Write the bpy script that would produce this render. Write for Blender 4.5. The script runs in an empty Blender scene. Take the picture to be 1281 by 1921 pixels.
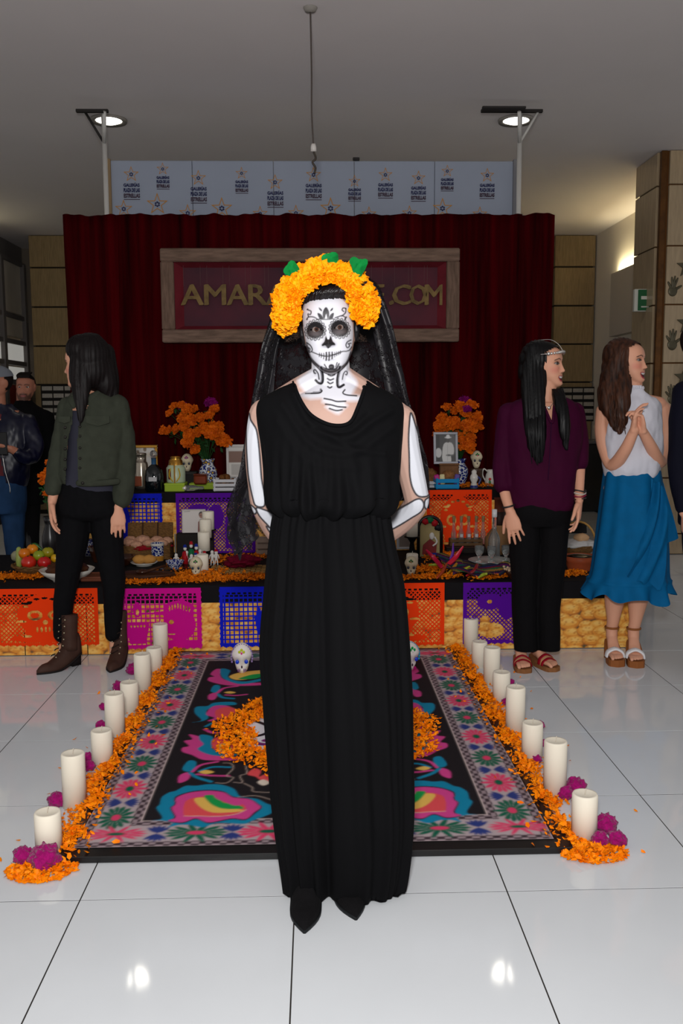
import bpy, bmesh, math, random
import numpy as np
from mathutils import Vector, Matrix, noise
random.seed(7); rng = np.random.default_rng(7)
S = bpy.context.scene; COL = S.collection
# ------------------------------------------------------------------ camera
F = 1710.0; CX, CY = 640.5, 960.5; CAMZ = 1.38; ROLL = 0.009
_f = np.array([-50.5, 202.5, -F]); _f /= np.linalg.norm(_f)
_z = np.array([-math.sin(ROLL), math.cos(ROLL), 0.0]); _z -= _z.dot(_f)*_f; _z /= np.linalg.norm(_z)
_x = np.cross(_f, _z)
RW = np.stack([_x, _f, _z])            # camera vector -> world vector
cam = bpy.data.objects.new('camera', bpy.data.cameras.new('camera')); COL.objects.link(cam)
m4 = Matrix.Identity(4)
for i in range(3):
    for j in range(3): m4[i][j] = RW[i][j]
m4[2][3] = CAMZ; cam.matrix_world = m4
cam.data.sensor_fit = 'HORIZONTAL'; cam.data.sensor_width = 24.0; cam.data.lens = 24.0*F/1281.0
cam.data.clip_start = 0.05; cam.data.clip_end = 100
S.camera = cam
# ------------------------------------------------------------------ light
S.view_settings.view_transform = 'Standard'; S.view_settings.look = 'None'
S.view_settings.gamma = 1; S.view_settings.use_curve_mapping = False
S.view_settings.exposure = 0.0
w = bpy.data.worlds.new('world'); S.world = w; w.use_nodes = True
w.node_tree.nodes['Background'].inputs[0].default_value = (1.0, 0.975, 0.96, 1)
w.node_tree.nodes['Background'].inputs[1].default_value = 0.42
def area(name, loc, tgt, size, power, col=(1, 1, 1), sy=None):
    l = bpy.data.lights.new(name, 'AREA'); l.energy = power; l.color = col; l.size = size
    if sy: l.shape = 'RECTANGLE'; l.size_y = sy
    o = bpy.data.objects.new(name, l); COL.objects.link(o); o.location = loc
    o.rotation_euler = (Vector(tgt)-Vector(loc)).to_track_quat('-Z', 'Y').to_euler(); return o
area('flash', (-0.05, -0.15, 1.75), (0.05, 3.5, 1.25), 0.22, 100, (1, 0.985, 0.97))
def spot(name, loc, power, col, size=2.6):
    l = bpy.data.lights.new(name, 'SPOT'); l.energy = power; l.color = col; l.spot_size = size; l.spot_blend = .8; l.shadow_soft_size = .08
    o = bpy.data.objects.new(name, l); COL.objects.link(o); o.location = loc; return o
# ------------------------------------------------------------------ helpers
def P(px, py, Y):
    d = RW @ np.array([(px-CX)/F, -(py-CY)/F, -1.0]); return d*(Y/d[1]) + np.array([0, 0, CAMZ])
def Pz(px, py, z=0.0):
    d = RW @ np.array([(px-CX)/F, -(py-CY)/F, -1.0]); return d*((z-CAMZ)/d[2]) + np.array([0, 0, CAMZ])
def lin(c):
    c = np.asarray(c, float)/255.0
    return np.where(c <= .04045, c/12.92, ((c+.055)/1.055)**2.4)
MATS = {}
def mat(name, col=(200, 200, 200), rough=.6, metal=0, var=0.0, vs=25, bump=0, bs=80, vcol=False, sheen=0, emit=0, trans=0, alpha=1, coat=0, stretch=None, ior=1.45, spec=None, sss=0, col2=None):
    if name in MATS: return MATS[name]
    if spec is None: spec = .5 if rough < .45 else .15
    m = bpy.data.materials.new(name); m.use_nodes = True; MATS[name] = m
    nt = m.node_tree; N = nt.nodes; L = nt.links; b = N['Principled BSDF']
    c = tuple(lin(col))+(1,)
    b.inputs['Base Color'].default_value = c; b.inputs['Roughness'].default_value = rough
    b.inputs['Metallic'].default_value = metal; b.inputs['IOR'].default_value = ior
    b.inputs['Specular IOR Level'].default_value = spec
    if sheen: b.inputs['Sheen Weight'].default_value = sheen; b.inputs['Sheen Roughness'].default_value = .4
    if trans: b.inputs['Transmission Weight'].default_value = trans
    if alpha < 1: b.inputs['Alpha'].default_value = alpha
    if coat: b.inputs['Coat Weight'].default_value = coat; b.inputs['Coat Roughness'].default_value = .1
    if sss:
        b.inputs['Subsurface Weight'].default_value = sss; b.inputs['Subsurface Radius'].default_value = (.01, .006, .004); b.inputs['Subsurface Scale'].default_value = 1
    if emit: b.inputs['Emission Color'].default_value = c; b.inputs['Emission Strength'].default_value = emit
    tc = None
    def coord():
        t = N.new('ShaderNodeTexCoord'); mp = N.new('ShaderNodeMapping'); L.new(t.outputs['Object'], mp.inputs[0])
        if stretch: mp.inputs['Scale'].default_value = stretch
        return mp.outputs[0]
    src = None
    if vcol:
        a = N.new('ShaderNodeVertexColor'); a.layer_name = 'Col'; src = a.outputs[0]; L.new(src, b.inputs['Base Color'])
    if var or col2:
        tc = coord(); n = N.new('ShaderNodeTexNoise'); n.inputs['Scale'].default_value = vs; n.inputs['Detail'].default_value = 5; L.new(tc, n.inputs[0])
        mx = N.new('ShaderNodeMix'); mx.data_type = 'RGBA'
        rp = N.new('ShaderNodeMapRange'); rp.inputs[1].default_value = .3; rp.inputs[2].default_value = .7; L.new(n.outputs[0], rp.inputs[0]); L.new(rp.outputs[0], mx.inputs[0])
        if src is not None:
            mx.blend_type = 'MULTIPLY'; L.new(src, mx.inputs[6]); mx.inputs[7].default_value = (1-var,)*3+(1,)
        else:
            mx.inputs[6].default_value = c
            mx.inputs[7].default_value = (tuple(lin(col2))+(1,)) if col2 else tuple(x*(1-var) for x in c[:3])+(1,)
        L.new(mx.outputs[2], b.inputs['Base Color'])
    if bump:
        tc = tc or coord(); n = N.new('ShaderNodeTexNoise'); n.inputs['Scale'].default_value = bs; n.inputs['Detail'].default_value = 4; L.new(tc, n.inputs[0])
        bp = N.new('ShaderNodeBump'); bp.inputs['Strength'].default_value = bump; bp.inputs['Distance'].default_value = .01
        L.new(n.outputs[0], bp.inputs['Height']); L.new(bp.outputs[0], b.inputs['Normal'])
    return m
WM = {}
def mk(v, f, mats, smooth=True, mi=None, col=None, name='m'):
    me = bpy.data.meshes.new(name); v = np.asarray(v, float)
    if isinstance(f, np.ndarray):
        n, k = f.shape; me.vertices.add(len(v)); me.vertices.foreach_set('co', v.ravel())
        me.loops.add(n*k); me.loops.foreach_set('vertex_index', f.ravel().astype(np.int32)); me.polygons.add(n)
        me.polygons.foreach_set('loop_start', np.arange(0, n*k, k, dtype=np.int32)); me.update(calc_edges=True); me.validate()
    else:
        me.from_pydata(v.tolist(), [], [tuple(int(a) for a in q) for q in f])
    for m in (mats if isinstance(mats, (list, tuple)) else [mats]): me.materials.append(m)
    if smooth: me.polygons.foreach_set('use_smooth', np.ones(len(me.polygons), bool))
    if mi is not None and len(mi) == len(me.polygons): me.polygons.foreach_set('material_index', np.asarray(mi, np.int32))
    if col is not None: setcol(me, col)
    return me
def setcol(me, col):
    a = me.color_attributes.new('Col', 'FLOAT_COLOR', 'POINT')
    d = np.ones((len(me.vertices), 4)); d[:, :3] = col; a.data.foreach_set('color', d.ravel())
def link(name, me, parent=None, local=False):
    o = bpy.data.objects.new(name, me); COL.objects.link(o)
    if parent is not None:
        o.parent = parent
        if not local: o.matrix_parent_inverse = WM.get(parent.name, Matrix.Identity(4)).inverted()
        WM[o.name] = Matrix.Identity(4)
    elif not local:
        n = len(me.vertices); c = np.empty(n*3); me.vertices.foreach_get('co', c); c = c.reshape(-1, 3)
        b = np.array([(c[:, 0].min()+c[:, 0].max())/2, (c[:, 1].min()+c[:, 1].max())/2, c[:, 2].min()])
        me.vertices.foreach_set('co', (c-b).ravel()); me.update(); o.location = b; WM[o.name] = Matrix.Translation(b)
    return o
class MB:
    def __init__(s): s.v = []; s.f = []; s.n = 0; s.mi = []; s.c = []
    def add(s, vf, m=0, col=None):
        v, f = vf; v = np.asarray(v, float); s.v.append(v); s.c.append(np.tile(lin(col) if col is not None else [1, 1, 1], (len(v), 1)))
        for q in (f.tolist() if isinstance(f, np.ndarray) else f): s.f.append([a+s.n for a in q]); s.mi.append(m)
        s.n += len(v); return s
    def V(s): return np.concatenate(s.v)
    def mesh(s, mats, smooth=True, vc=False): return mk(s.V(), s.f, mats, smooth, s.mi, np.concatenate(s.c) if vc else None)
    def obj(s, name, mats, parent=None, smooth=True, local=False, vc=False): return link(name, s.mesh(mats, smooth, vc), parent, local)
def ob(name, vf, mats, parent=None, smooth=True, local=False): return link(name, mk(vf[0], vf[1], mats, smooth), parent, local)
def tag(o, label=None, cat=None, group=None, kind=None):
    if label: o['label'] = label
    if cat: o['category'] = cat
    if group: o['group'] = group
    if kind: o['kind'] = kind
    return o
def thing(name, label, cat, loc=(0, 0, 0), rz=0, group=None):
    o = bpy.data.objects.new(name, None); COL.objects.link(o); o.location = loc; o.rotation_euler = (0, 0, rz); o.empty_display_size = .05
    WM[o.name] = Matrix.Translation(loc) @ Matrix.Rotation(rz, 4, 'Z'); return tag(o, label, cat, group)
def dup(o, loc=None, rz=None, label=None, scale=None, parent=None):
    c = o.copy(); COL.objects.link(c)
    if parent is not None: c.parent = parent
    if loc is not None: c.location = loc
    if rz is not None: c.rotation_euler = (0, 0, rz)
    if scale is not None: c.scale = (scale,)*3 if not isinstance(scale, tuple) else scale
    if label: c['label'] = label
    for ch in list(o.children): dup(ch, parent=c)
    return c
# primitives -> (verts, faces)
def gridf(m, n, closed=False):
    i, j = np.meshgrid(np.arange(m-1), np.arange(n if closed else n-1), indexing='ij'); k = (j+1) % n
    return np.stack([i*n+j, i*n+k, (i+1)*n+k, (i+1)*n+j], -1).reshape(-1, 4)
def loft(R, closed=True, cap=True):
    R = np.asarray(R, float); m, n, _ = R.shape; f = gridf(m, n, closed).tolist(); v = R.reshape(-1, 3)
    if closed and cap:
        f += [list(range(n))[::-1], list(range((m-1)*n, m*n))]
    return v, f
def lathe(prof, n=24, c=(0, 0, 0), cap=False):
    a = np.linspace(0, 2*np.pi, n, endpoint=False)
    R = np.stack([np.stack([r*np.cos(a), r*np.sin(a), np.full(n, z)], -1) for r, z in prof]); return loft(R+np.array([c[0], c[1], 0]), True, cap)
def spl(p, k=8, closed=False):
    p = np.asarray(p, float)
    q = np.concatenate([p[-1:], p, p[:2]]) if closed else np.concatenate([2*p[:1]-p[1:2], p, 2*p[-1:]-p[-2:-1]])
    t = np.linspace(0, 1, k, endpoint=False)[:, None]; o = []
    for i in range(1, len(q)-2):
        a, b, c, d = q[i-1], q[i], q[i+1], q[i+2]
        o.append(.5*((2*b)+(c-a)*t+(2*a-5*b+4*c-d)*t**2+(3*b-a-3*c+d)*t**3))
    r = np.concatenate(o)
    return r if closed else np.concatenate([r, p[-1:]])
def tube(pts, rad, n=10, k=0, round_ends=False, flat=1.0, ref=None):
    pts = np.asarray(pts, float); rad = np.broadcast_to(np.asarray(rad, float), (len(pts),))
    if k: q = spl(np.c_[pts, rad], k); pts, rad = q[:, :3], np.maximum(q[:, 3], 1e-4)
    T = np.gradient(pts, axis=0); T /= np.linalg.norm(T, axis=1)[:, None]+1e-12
    if round_ends:
        e = [1, .94, .75, .45, .08]; s = [0, .35, .66, .89, 1]
        a0 = [pts[0]-T[0]*rad[0]*x for x in s[:0:-1]]; a1 = [pts[-1]+T[-1]*rad[-1]*x for x in s[1:]]
        r0 = [rad[0]*x for x in e[:0:-1]]; r1 = [rad[-1]*x for x in e[1:]]
        pts = np.concatenate([a0, pts, a1]); rad = np.concatenate([r0, rad, r1]); T = np.concatenate([[T[0]]*4, T, [T[-1]]*4])
    u = np.array(ref if ref is not None else ([0, 1, 0] if abs(T[0][1]) < .9 else [1, 0, 0]), float)
    a = np.linspace(0, 2*np.pi, n, endpoint=False); R = []
    for p, t, r in zip(pts, T, rad):
        u = u-u.dot(t)*t; u /= np.linalg.norm(u)+1e-12; w_ = np.cross(t, u)
        R.append(p+r*(np.cos(a)[:, None]*u*flat+np.sin(a)[:, None]*w_))
    return loft(R)
_bx = None
def box(c, s, bev=.004):
    global _bx
    def pts(h, b):
        o = []
        for sx in (-1, 1):
            for sy in (-1, 1):
                for sz in (-1, 1):
                    for k in range(3):
                        q = np.array([sx*(h[0]-b), sy*(h[1]-b), sz*(h[2]-b)]); q[k] = (sx, sy, sz)[k]*h[k]; o.append(q)
        return np.array(o)
    if _bx is None:
        p = pts((1, 1, 1), .2); fs = []
        for k in range(3):
            for s_ in (-1, 1): fs.append([i for i in range(24) if abs(p[i][k]-s_) < 1e-6])
        for i in range(8): fs.append([3*i, 3*i+1, 3*i+2])
        for i in range(8):
            for j in range(i+1, 8):
                x = i ^ j
                if x in (1, 2, 4):
                    ax = {4: 0, 2: 1, 1: 2}[x]; o = [k for k in range(3) if k != ax]
                    fs.append([3*i+o[0], 3*i+o[1], 3*j+o[1], 3*j+o[0]])
        out = []
        for q in fs:
            cc = p[q].mean(0); nn = cc/np.linalg.norm(cc); u = p[q[0]]-cc; u -= u.dot(nn)*nn; u /= np.linalg.norm(u); w_ = np.cross(nn, u)
            out.append(sorted(q, key=lambda i: math.atan2((p[i]-cc).dot(w_), (p[i]-cc).dot(u))))
        _bx = out
    h = np.asarray(s, float)/2; return pts(h, min(bev, h.min()*.6))+np.asarray(c, float), _bx
def ell(c, r, n=20, m=12, rot=None):
    th = np.linspace(0.02, np.pi-.02, m); a = np.linspace(0, 2*np.pi, n, endpoint=False)
    R = np.stack([np.stack([np.sin(t)*np.cos(a)*r[0], np.sin(t)*np.sin(a)*r[1], np.full(n, np.cos(t)*r[2])], -1) for t in th[::-1]])
    if rot is not None: R = R @ np.asarray(rot).T
    return loft(R+np.asarray(c, float))
def rotz(a): c, s = math.cos(a), math.sin(a); return np.array([[c, -s, 0], [s, c, 0], [0, 0, 1]])
def rotx(a): c, s = math.cos(a), math.sin(a); return np.array([[1, 0, 0], [0, c, -s], [0, s, c]])
def roty(a): c, s = math.cos(a), math.sin(a); return np.array([[c, 0, s], [0, 1, 0], [-s, 0, c]])
def tr(vf, M=None, t=(0, 0, 0)):
    v = np.asarray(vf[0], float); v = v @ np.asarray(M).T if M is not None else v; return v+np.asarray(t, float), vf[1]
def blob(c, r, amp=.15, fr=3, n=24, m=14, seed=0):
    v, f = ell((0, 0, 0), (1, 1, 1), n, m); o = []
    for p in v: o.append(p*(1+amp*noise.fractal(Vector(p)*fr+Vector((seed*7.3, seed*3.1, 0)), 1, 2, 3)))
    return np.array(o)*np.asarray(r)+np.asarray(c), f
def prism(poly, c, ax='xz', d=.01):
    """closed outline (2D) extruded by d towards -y (xz) or +z (xy)"""
    p = np.asarray(poly, float); n = len(p); z = np.zeros(n)
    if ax == 'xz': a = np.c_[p[:, 0], z, p[:, 1]]; b = a-np.array([0, d, 0])
    else: a = np.c_[p, z]; b = a+np.array([0, 0, d])
    return np.concatenate([a, b])+np.asarray(c), [list(range(n)), list(range(n, 2*n))[::-1]]+[[i, (i+1) % n, n+(i+1) % n, n+i] for i in range(n)]
def evalmesh(v, f, mods):
    me = mk(v, f, [], False); o = bpy.data.objects.new('tmp', me); COL.objects.link(o)
    for t, kw in mods:
        q = o.modifiers.new(t, t)
        for a, b in kw.items(): setattr(q, a, b)
    dg = bpy.context.evaluated_depsgraph_get(); r = bpy.data.meshes.new_from_object(o.evaluated_get(dg))
    bpy.data.objects.remove(o); bpy.data.meshes.remove(me); return r
def fuse(mb, vox, it=4, fac=.5):
    me = evalmesh(mb.V(), mb.f, [('REMESH', dict(mode='VOXEL', voxel_size=vox)), ('SMOOTH', dict(iterations=it, factor=fac))])
    n = len(me.vertices); v = np.empty(n*3); me.vertices.foreach_get('co', v); k = len(me.polygons)
    l = np.empty(len(me.loops), np.int32); me.loops.foreach_get('vertex_index', l)
    bpy.data.meshes.remove(me)
    return v.reshape(-1, 3), l.reshape(k, 4)
def vnorm(v, f):
    n = np.zeros_like(v); a = np.cross(v[f[:, 2]]-v[f[:, 0]], v[f[:, 3]]-v[f[:, 1]])
    for k in range(4): np.add.at(n, f[:, k], a)
    return n/(np.linalg.norm(n, axis=1)[:, None]+1e-12)
def cut(v, f, bad):
    f = f[~bad[f].any(1)]; u = np.unique(f); mp = np.zeros(len(v), int); mp[u] = np.arange(len(u)); return v[u], mp[f], u
def textmesh(txt, size, align='CENTER', ext=0.002, bold=0.0, sp=1.0, lsp=.8):
    c = bpy.data.curves.new('t', 'FONT'); c.body = txt; c.size = size; c.align_x = align; c.extrude = ext; c.offset = bold; c.space_character = sp; c.space_line = lsp; c.resolution_u = 2
    o = bpy.data.objects.new('t', c); COL.objects.link(o); dg = bpy.context.evaluated_depsgraph_get()
    me = bpy.data.meshes.new_from_object(o.evaluated_get(dg)); bpy.data.objects.remove(o); bpy.data.curves.remove(c)
    v = np.array([x.co[:] for x in me.vertices]); f = [list(p.vertices) for p in me.polygons]; bpy.data.meshes.remove(me)
    return np.c_[v[:, 0], -v[:, 2], v[:, 1]], f      # stands in the xz plane, faces -y
class Paint:
    """colour a set of points by flat shapes given in the same 2D frame"""
    def __init__(s, X, Z, base, aa=.001, wt=None):
        s.X = X; s.Z = Z; s.c = np.tile(lin(base), (len(X), 1)) if np.ndim(base) == 1 else base; s.aa = aa; s.w = wt
    def _mix(s, i, a, c):
        if s.w is not None: a = a*s.w[i]
        s.c[i] += (lin(c)-s.c[i])*a[:, None]
    def _near(s, p, pad):
        lo = p.min(0)-pad; hi = p.max(0)+pad
        return np.nonzero((s.X > lo[0]) & (s.X < hi[0]) & (s.Z > lo[1]) & (s.Z < hi[1]))[0]
    def _dist(s, i, p, closed):
        x, z = s.X[i], s.Z[i]; d = np.full(len(i), 1e9); ins = np.zeros(len(i), bool); n = len(p)
        for k in range(n if closed else n-1):
            a, b = p[k], p[(k+1) % n]; e = b-a; L2 = e.dot(e)+1e-18
            t = np.clip(((x-a[0])*e[0]+(z-a[1])*e[1])/L2, 0, 1); d = np.minimum(d, (x-a[0]-t*e[0])**2+(z-a[1]-t*e[1])**2)
            if closed and a[1] != b[1]: ins ^= ((a[1] > z) != (b[1] > z)) & (x < (b[0]-a[0])*(z-a[1])/(b[1]-a[1])+a[0])
        return np.sqrt(d), ins
    def poly(s, p, c, k=0, a=1, soft=None):
        p = np.asarray(p, float); p = spl(p, k, True) if k else p; aa = soft or s.aa; i = s._near(p, aa)
        if len(i) == 0: return
        d, ins = s._dist(i, p, True); s._mix(i, a*np.clip(np.where(ins, d, -d)/aa+.5, 0, 1), c)
    def line(s, p, w, c, k=0, a=1, taper=None):
        p = np.asarray(p, float); p = spl(p, k) if k else p; i = s._near(p, w+s.aa)
        if len(i) == 0: return
        d, _ = s._dist(i, p, False); s._mix(i, a*np.clip((w/2-d)/s.aa+.5, 0, 1), c)
    def ell(s, x, z, rx, rz, c, ang=0, a=1, soft=None):
        i = s._near(np.array([[x-rx-rz, z-rz-rx], [x+rx+rz, z+rz+rx]]), s.aa)
        if len(i) == 0: return
        dx, dz = s.X[i]-x, s.Z[i]-z; ca, sa = math.cos(ang), math.sin(ang); u = (dx*ca+dz*sa)/rx; v = (-dx*sa+dz*ca)/rz
        r = np.sqrt(u*u+v*v); s._mix(i, a*np.clip((1-r)*min(rx, rz)/(soft or s.aa)+.5, 0, 1), c)
def marigold(r=.03, npet=90, seed=0, h=.62):
    g = np.random.default_rng(seed); V = []; Fc = []; n = 0
    V_, F_ = ell((0, 0, .0), (r*.72, r*.72, r*h*.8), 10, 6); V.append(V_); Fc += F_; n = len(V_)
    for k in range(npet):
        u = (k+.5)/npet; th = math.acos(1-1.05*u); ph = k*2.39996+g.normal()*.15
        d = np.array([math.sin(th)*math.cos(ph), math.sin(th)*math.sin(ph), math.cos(th)*h+.05]); d0 = d*r*.55; d1 = d*r*(1+.12*g.normal())
        t = np.array([-math.sin(ph), math.cos(ph), 0]); upv = np.cross(d, t); upv /= np.linalg.norm(upv)
        wd = r*(.20+.1*u); cu = upv*r*.10*g.normal(); a = g.normal()*.5; t = t*math.cos(a)+upv*math.sin(a)
        V.append(np.array([d0-t*wd*.4, d0+t*wd*.4, d1*.86-t*wd+cu, d1*.9+cu*-1, d1*.86+t*wd+cu, d1-t*wd*.6-cu, d1*1.03+t*wd*.5+cu]))
        Fc += [[n, n+1, n+3], [n, n+3, n+2], [n+1, n+4, n+3], [n+2, n+3, n+5], [n+3, n+4, n+6], [n+3, n+6, n+5]]; n += 7
    return np.concatenate(V), Fc
def petals(pos, L=.02, seed=0, flatness=.5):
    g = np.random.default_rng(seed); n = len(pos); a = g.uniform(0, 2*np.pi, n); el = g.normal(0, flatness, n); ro = g.normal(0, .6, n); l = L*g.uniform(.6, 1.25, n); wd = l*g.uniform(.25, .42, n)
    d = np.c_[np.cos(a)*np.cos(el), np.sin(a)*np.cos(el), np.sin(el)]; t = np.c_[-np.sin(a), np.cos(a), np.zeros(n)]; u = np.cross(d, t)
    t = t*np.cos(ro)[:, None]+u*np.sin(ro)[:, None]; u = np.cross(d, t); L_, W_ = l[:, None], wd[:, None]
    q = [pos-d*L_/2, pos+t*W_*.8-u*W_*.3, pos+u*W_*.2, pos-t*W_*.8-u*W_*.3, pos+d*L_/2+t*W_*.5, pos+d*L_/2-t*W_*.45]
    V = np.stack(q, 1).reshape(-1, 3); b = np.arange(n)[:, None]*6
    f = np.concatenate([b+np.array([0, 1, 2]), b+np.array([0, 2, 3]), b+np.array([1, 4, 2]), b+np.array([2, 5, 3]), b+np.array([2, 4, 5])])
    V[:, 2] = np.maximum(V[:, 2], np.repeat(pos[:, 2].min(), len(V))-.002); return V, f
def put(me, pos, d, s, parent, spin=0, name='marigold'):
    o = bpy.data.objects.new(name, me); COL.objects.link(o); o.parent = parent; o.matrix_parent_inverse = WM.get(parent.name, Matrix.Identity(4)).inverted(); o.location = pos; o.rotation_mode = 'QUATERNION'
    o.rotation_quaternion = Vector(d).to_track_quat('Z', 'Y') @ Matrix.Rotation(spin, 3, 'Z').to_quaternion(); o.scale = (s,)*3; return o
# ------------------------------------------------------------------ the setting
ZC = 3.55
def struct(o): o['kind'] = 'structure'; return o
m_tile = mat('floor_tile', (214, 218, 222), .05, var=.04, vs=3, spec=.5)
m_grout = mat('grout', (44, 41, 39), .9)
fl = struct(ob('floor', box((0, 6.8, -.0260), (13, 14.4, .05), .0005), m_grout))
tv = box((0, 0, -.0035), (.5992, .6162, .007), .0002)
tme = mk(tv[0], tv[1], m_tile, False)
for i in range(-6, 6):
    for j in range(-1, 16):
        X, Y = -.068+.603*i+.3015, 1.815+.62*j+.31
        if abs(X)-.35 > .40*Y+.9: continue
        if Y > 11.9: continue
        t = bpy.data.objects.new('tile', tme); COL.objects.link(t); t.parent = fl
        t.matrix_parent_inverse = WM[fl.name].inverted(); t.location = (X, Y, 0)
        t.rotation_euler = (rng.normal()*.0005, rng.normal()*.0005, 0)
m_ceil = mat('ceiling_paint', (236, 230, 229), .85, var=.04, vs=1.2)
struct(ob('ceiling', box((0, 6.8, ZC+.04), (13, 14.4, .08), .001), m_ceil, smooth=False))
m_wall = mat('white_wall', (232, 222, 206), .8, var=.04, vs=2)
struct(ob('wall_back', box((0, 13.2, ZC/2), (13, .1, ZC), .001), mat('back_wall', (120, 110, 98), .8, var=.1, vs=2), smooth=False))
struct(ob('wall_right', box((3.95, 10.6, ZC/2), (.5, 4.6, ZC), .001), m_wall, smooth=False))
struct(ob('wall_left', box((-6.45, 10.6, ZC/2), (.1, 5.2, ZC), .001), m_wall, smooth=False))
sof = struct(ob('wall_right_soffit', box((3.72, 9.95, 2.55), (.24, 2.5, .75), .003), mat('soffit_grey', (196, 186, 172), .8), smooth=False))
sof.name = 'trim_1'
area('cove_light', (3.625, 10.15, 2.945), (3.70, 10.15, 2.99), 2.1, 11, (1, .88, .55), .04)
area('cove_light', (-4.35, 11.2, 3.0), (-4.3, 11.2, 3.5), 2.4, 7, (1, .88, .55), .1)
m_blk = mat('sandstone', (150, 128, 92), .8, var=.28, vs=14, bump=.25, bs=40, stretch=(6, 6, .5))
m_gap = mat('joint_dark', (40, 34, 26), .9)  # dark core showing in the joints between blocks
def column(name, x0, x1, y, gap_m, blk, dz, z0, depth=.5):
    c = struct(ob(name, box(((x0+x1)/2, y+depth/2+.02, ZC/2), (x1-x0-.04, depth-.03, ZC-.002), .002), gap_m, smooth=False))
    z = ZC
    k = 0
    while z > .02:
        zb = max(z0-dz*k, .0)
        hh = z-zb
        if hh > .05: ob('block', box(((x0+x1)/2, y+depth/2, zb+hh/2), (x1-x0, depth, hh-.018), .006), blk, c, False)
        z = zb; k += 1
    return c
cl = column('wall_column', -3.64, -3.13, 12.1, m_gap, m_blk, .497, 3.14); cl.name = 'wall_left_column'
cr = column('wall_column', 3.15, 3.68, 12.1, m_gap, m_blk, .497, 3.14); cr.name = 'wall_right_column'
# marble pillar, right
m_slab = mat('travertine_slab', (186, 164, 132), .22, var=.22, vs=9, stretch=(5, 5, .6))
m_brz = mat('bronze_strip', (110, 70, 28), .35, metal=.5, var=.5, vs=12)
pil = struct(ob('wall_right_pillar', box((3.38, 8.43, ZC/2), (.66, .56, ZC-.002), .003), mat('pillar_core', (110, 70, 35), .6), smooth=False))
PX0, PY0, PY1 = 3.02, 8.12, 8.73
zr = [ZC, 3.26, 2.74, 2.235, 1.725, 1.21, .70, .19, 0]
for k in range(8):
    a, b = zr[k]-.006, zr[k+1]+.006
    ob('slab', box((PX0+.01, (PY0+PY1)/2+.03, (a+b)/2), (.03, PY1-PY0-.08, a-b), .003), m_slab, pil, False)
    ob('slab', box((PX0+.42, PY0+.01, (a+b)/2), (.68, .03, a-b), .003), m_slab, pil, False)
ob('corner_strip', box((PX0+.035, PY0+.03, ZC/2), (.05, .05, ZC-.01), .003), m_brz, pil, False)
m_hand = mat('bronze_cast', (92, 86, 66), .4, metal=.4, var=.3)
def handprint(cx, cz, s=1.0, rot=0):
    b = MB(); y = PY0-.008
    b.add(tr(ell((0, 0, 0), (.042, .012, .048), 14, 8)))
    for a, l, r in ((-.62, .085, .011), (-.2, .115, .0105), (.03, .125, .0105), (.26, .115, .0105), (.95, .085, .012)):
        d = np.array([math.sin(a), 0, math.cos(a)]); b.add(tube([d*.03, d*l*.75, d*l], [r, r, r*.7], 8, round_ends=True))
    v = b.V()*s; v[:, 1] *= .6; v = v @ roty(rot).T
    return ob('handprint', (v+np.array([cx, y, cz]), b.f), m_hand, pil)
def star_pts(r, q=.42, rot=0, n=5): return np.array([[(r if k % 2 == 0 else r*q)*math.sin(k*math.pi/n+rot), (r if k % 2 == 0 else r*q)*math.cos(k*math.pi/n+rot)] for k in range(2*n)])
hp = P(1263, 541, 8.1); handprint(hp[0], hp[2]-.02, 1, .1)
hp = P(1262, 642, 8.1); handprint(hp[0], hp[2]-.02, 1.05, 0)
hp = P(1262, 744, 8.1); handprint(hp[0], hp[2]-.02, 1, -.15)
for px, py in ((1290, 500), (1290, 606), (1285, 708)):
    q = P(px, py, 8.1); ob('star_plaque', prism(star_pts(.1), (q[0], PY0-.004, q[2]), d=.014), m_hand, pil, False)
# green exit sign standing out from the pillar's side
q = P(1207, 563, 8.35)
sg = thing('exit_sign', 'small green safety sign box jutting from the side of the stone pillar', 'sign', (q[0], 8.35, q[2]-.12))
ob('sign_box', box((q[0], 8.38, q[2]), (.16, .05, .2), .005), mat('sign_white', (215, 215, 205), .4), sg, False)
ob('sign_face', box((q[0]+.012, 8.35, q[2]), (.125, .012, .185), .002), mat('sign_green', (10, 92, 48), .4), sg, False)
ob('symbol', box((q[0]+.005, 8.342, q[2]+.02), (.06, .006, .03), .002), mat('sign_white'), sg, False)
ob('symbol', box((q[0]+.012, 8.342, q[2]-.06), (.07, .006, .012), .002), mat('sign_white'), sg, False)
# notice boards on the columns
def board(x, z, wd, ht, lab):
    t = thing('notice_board', lab, 'notice board', (x, 12.06, z))
    ob('frame', box((x, 12.075, z+ht/2), (wd, .03, ht), .004), mat('board_black', (30, 28, 26), .6), t, False)
    n = int(ht/.085)
    for r in range(n):
        for c in range(3):
            ob('nameplate', box((x+(c-1)*wd/3.15, 12.055, z+ht-(r+.5)*ht/n), (wd/3.5, .012, ht/n*.58), .002), mat('plate_silver', (168, 162, 152), .4, var=.3, vs=60), t, False)
q = P(82, 790, 12.1); board(q[0]+.22, q[2], .46, .47, 'black framed notice board with rows of silver plates on left stone column')
q = P(1075, 790, 12.1); board(q[0]+.04, q[2], .46, .45, 'black framed notice board with rows of silver plates on right stone column')
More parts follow.
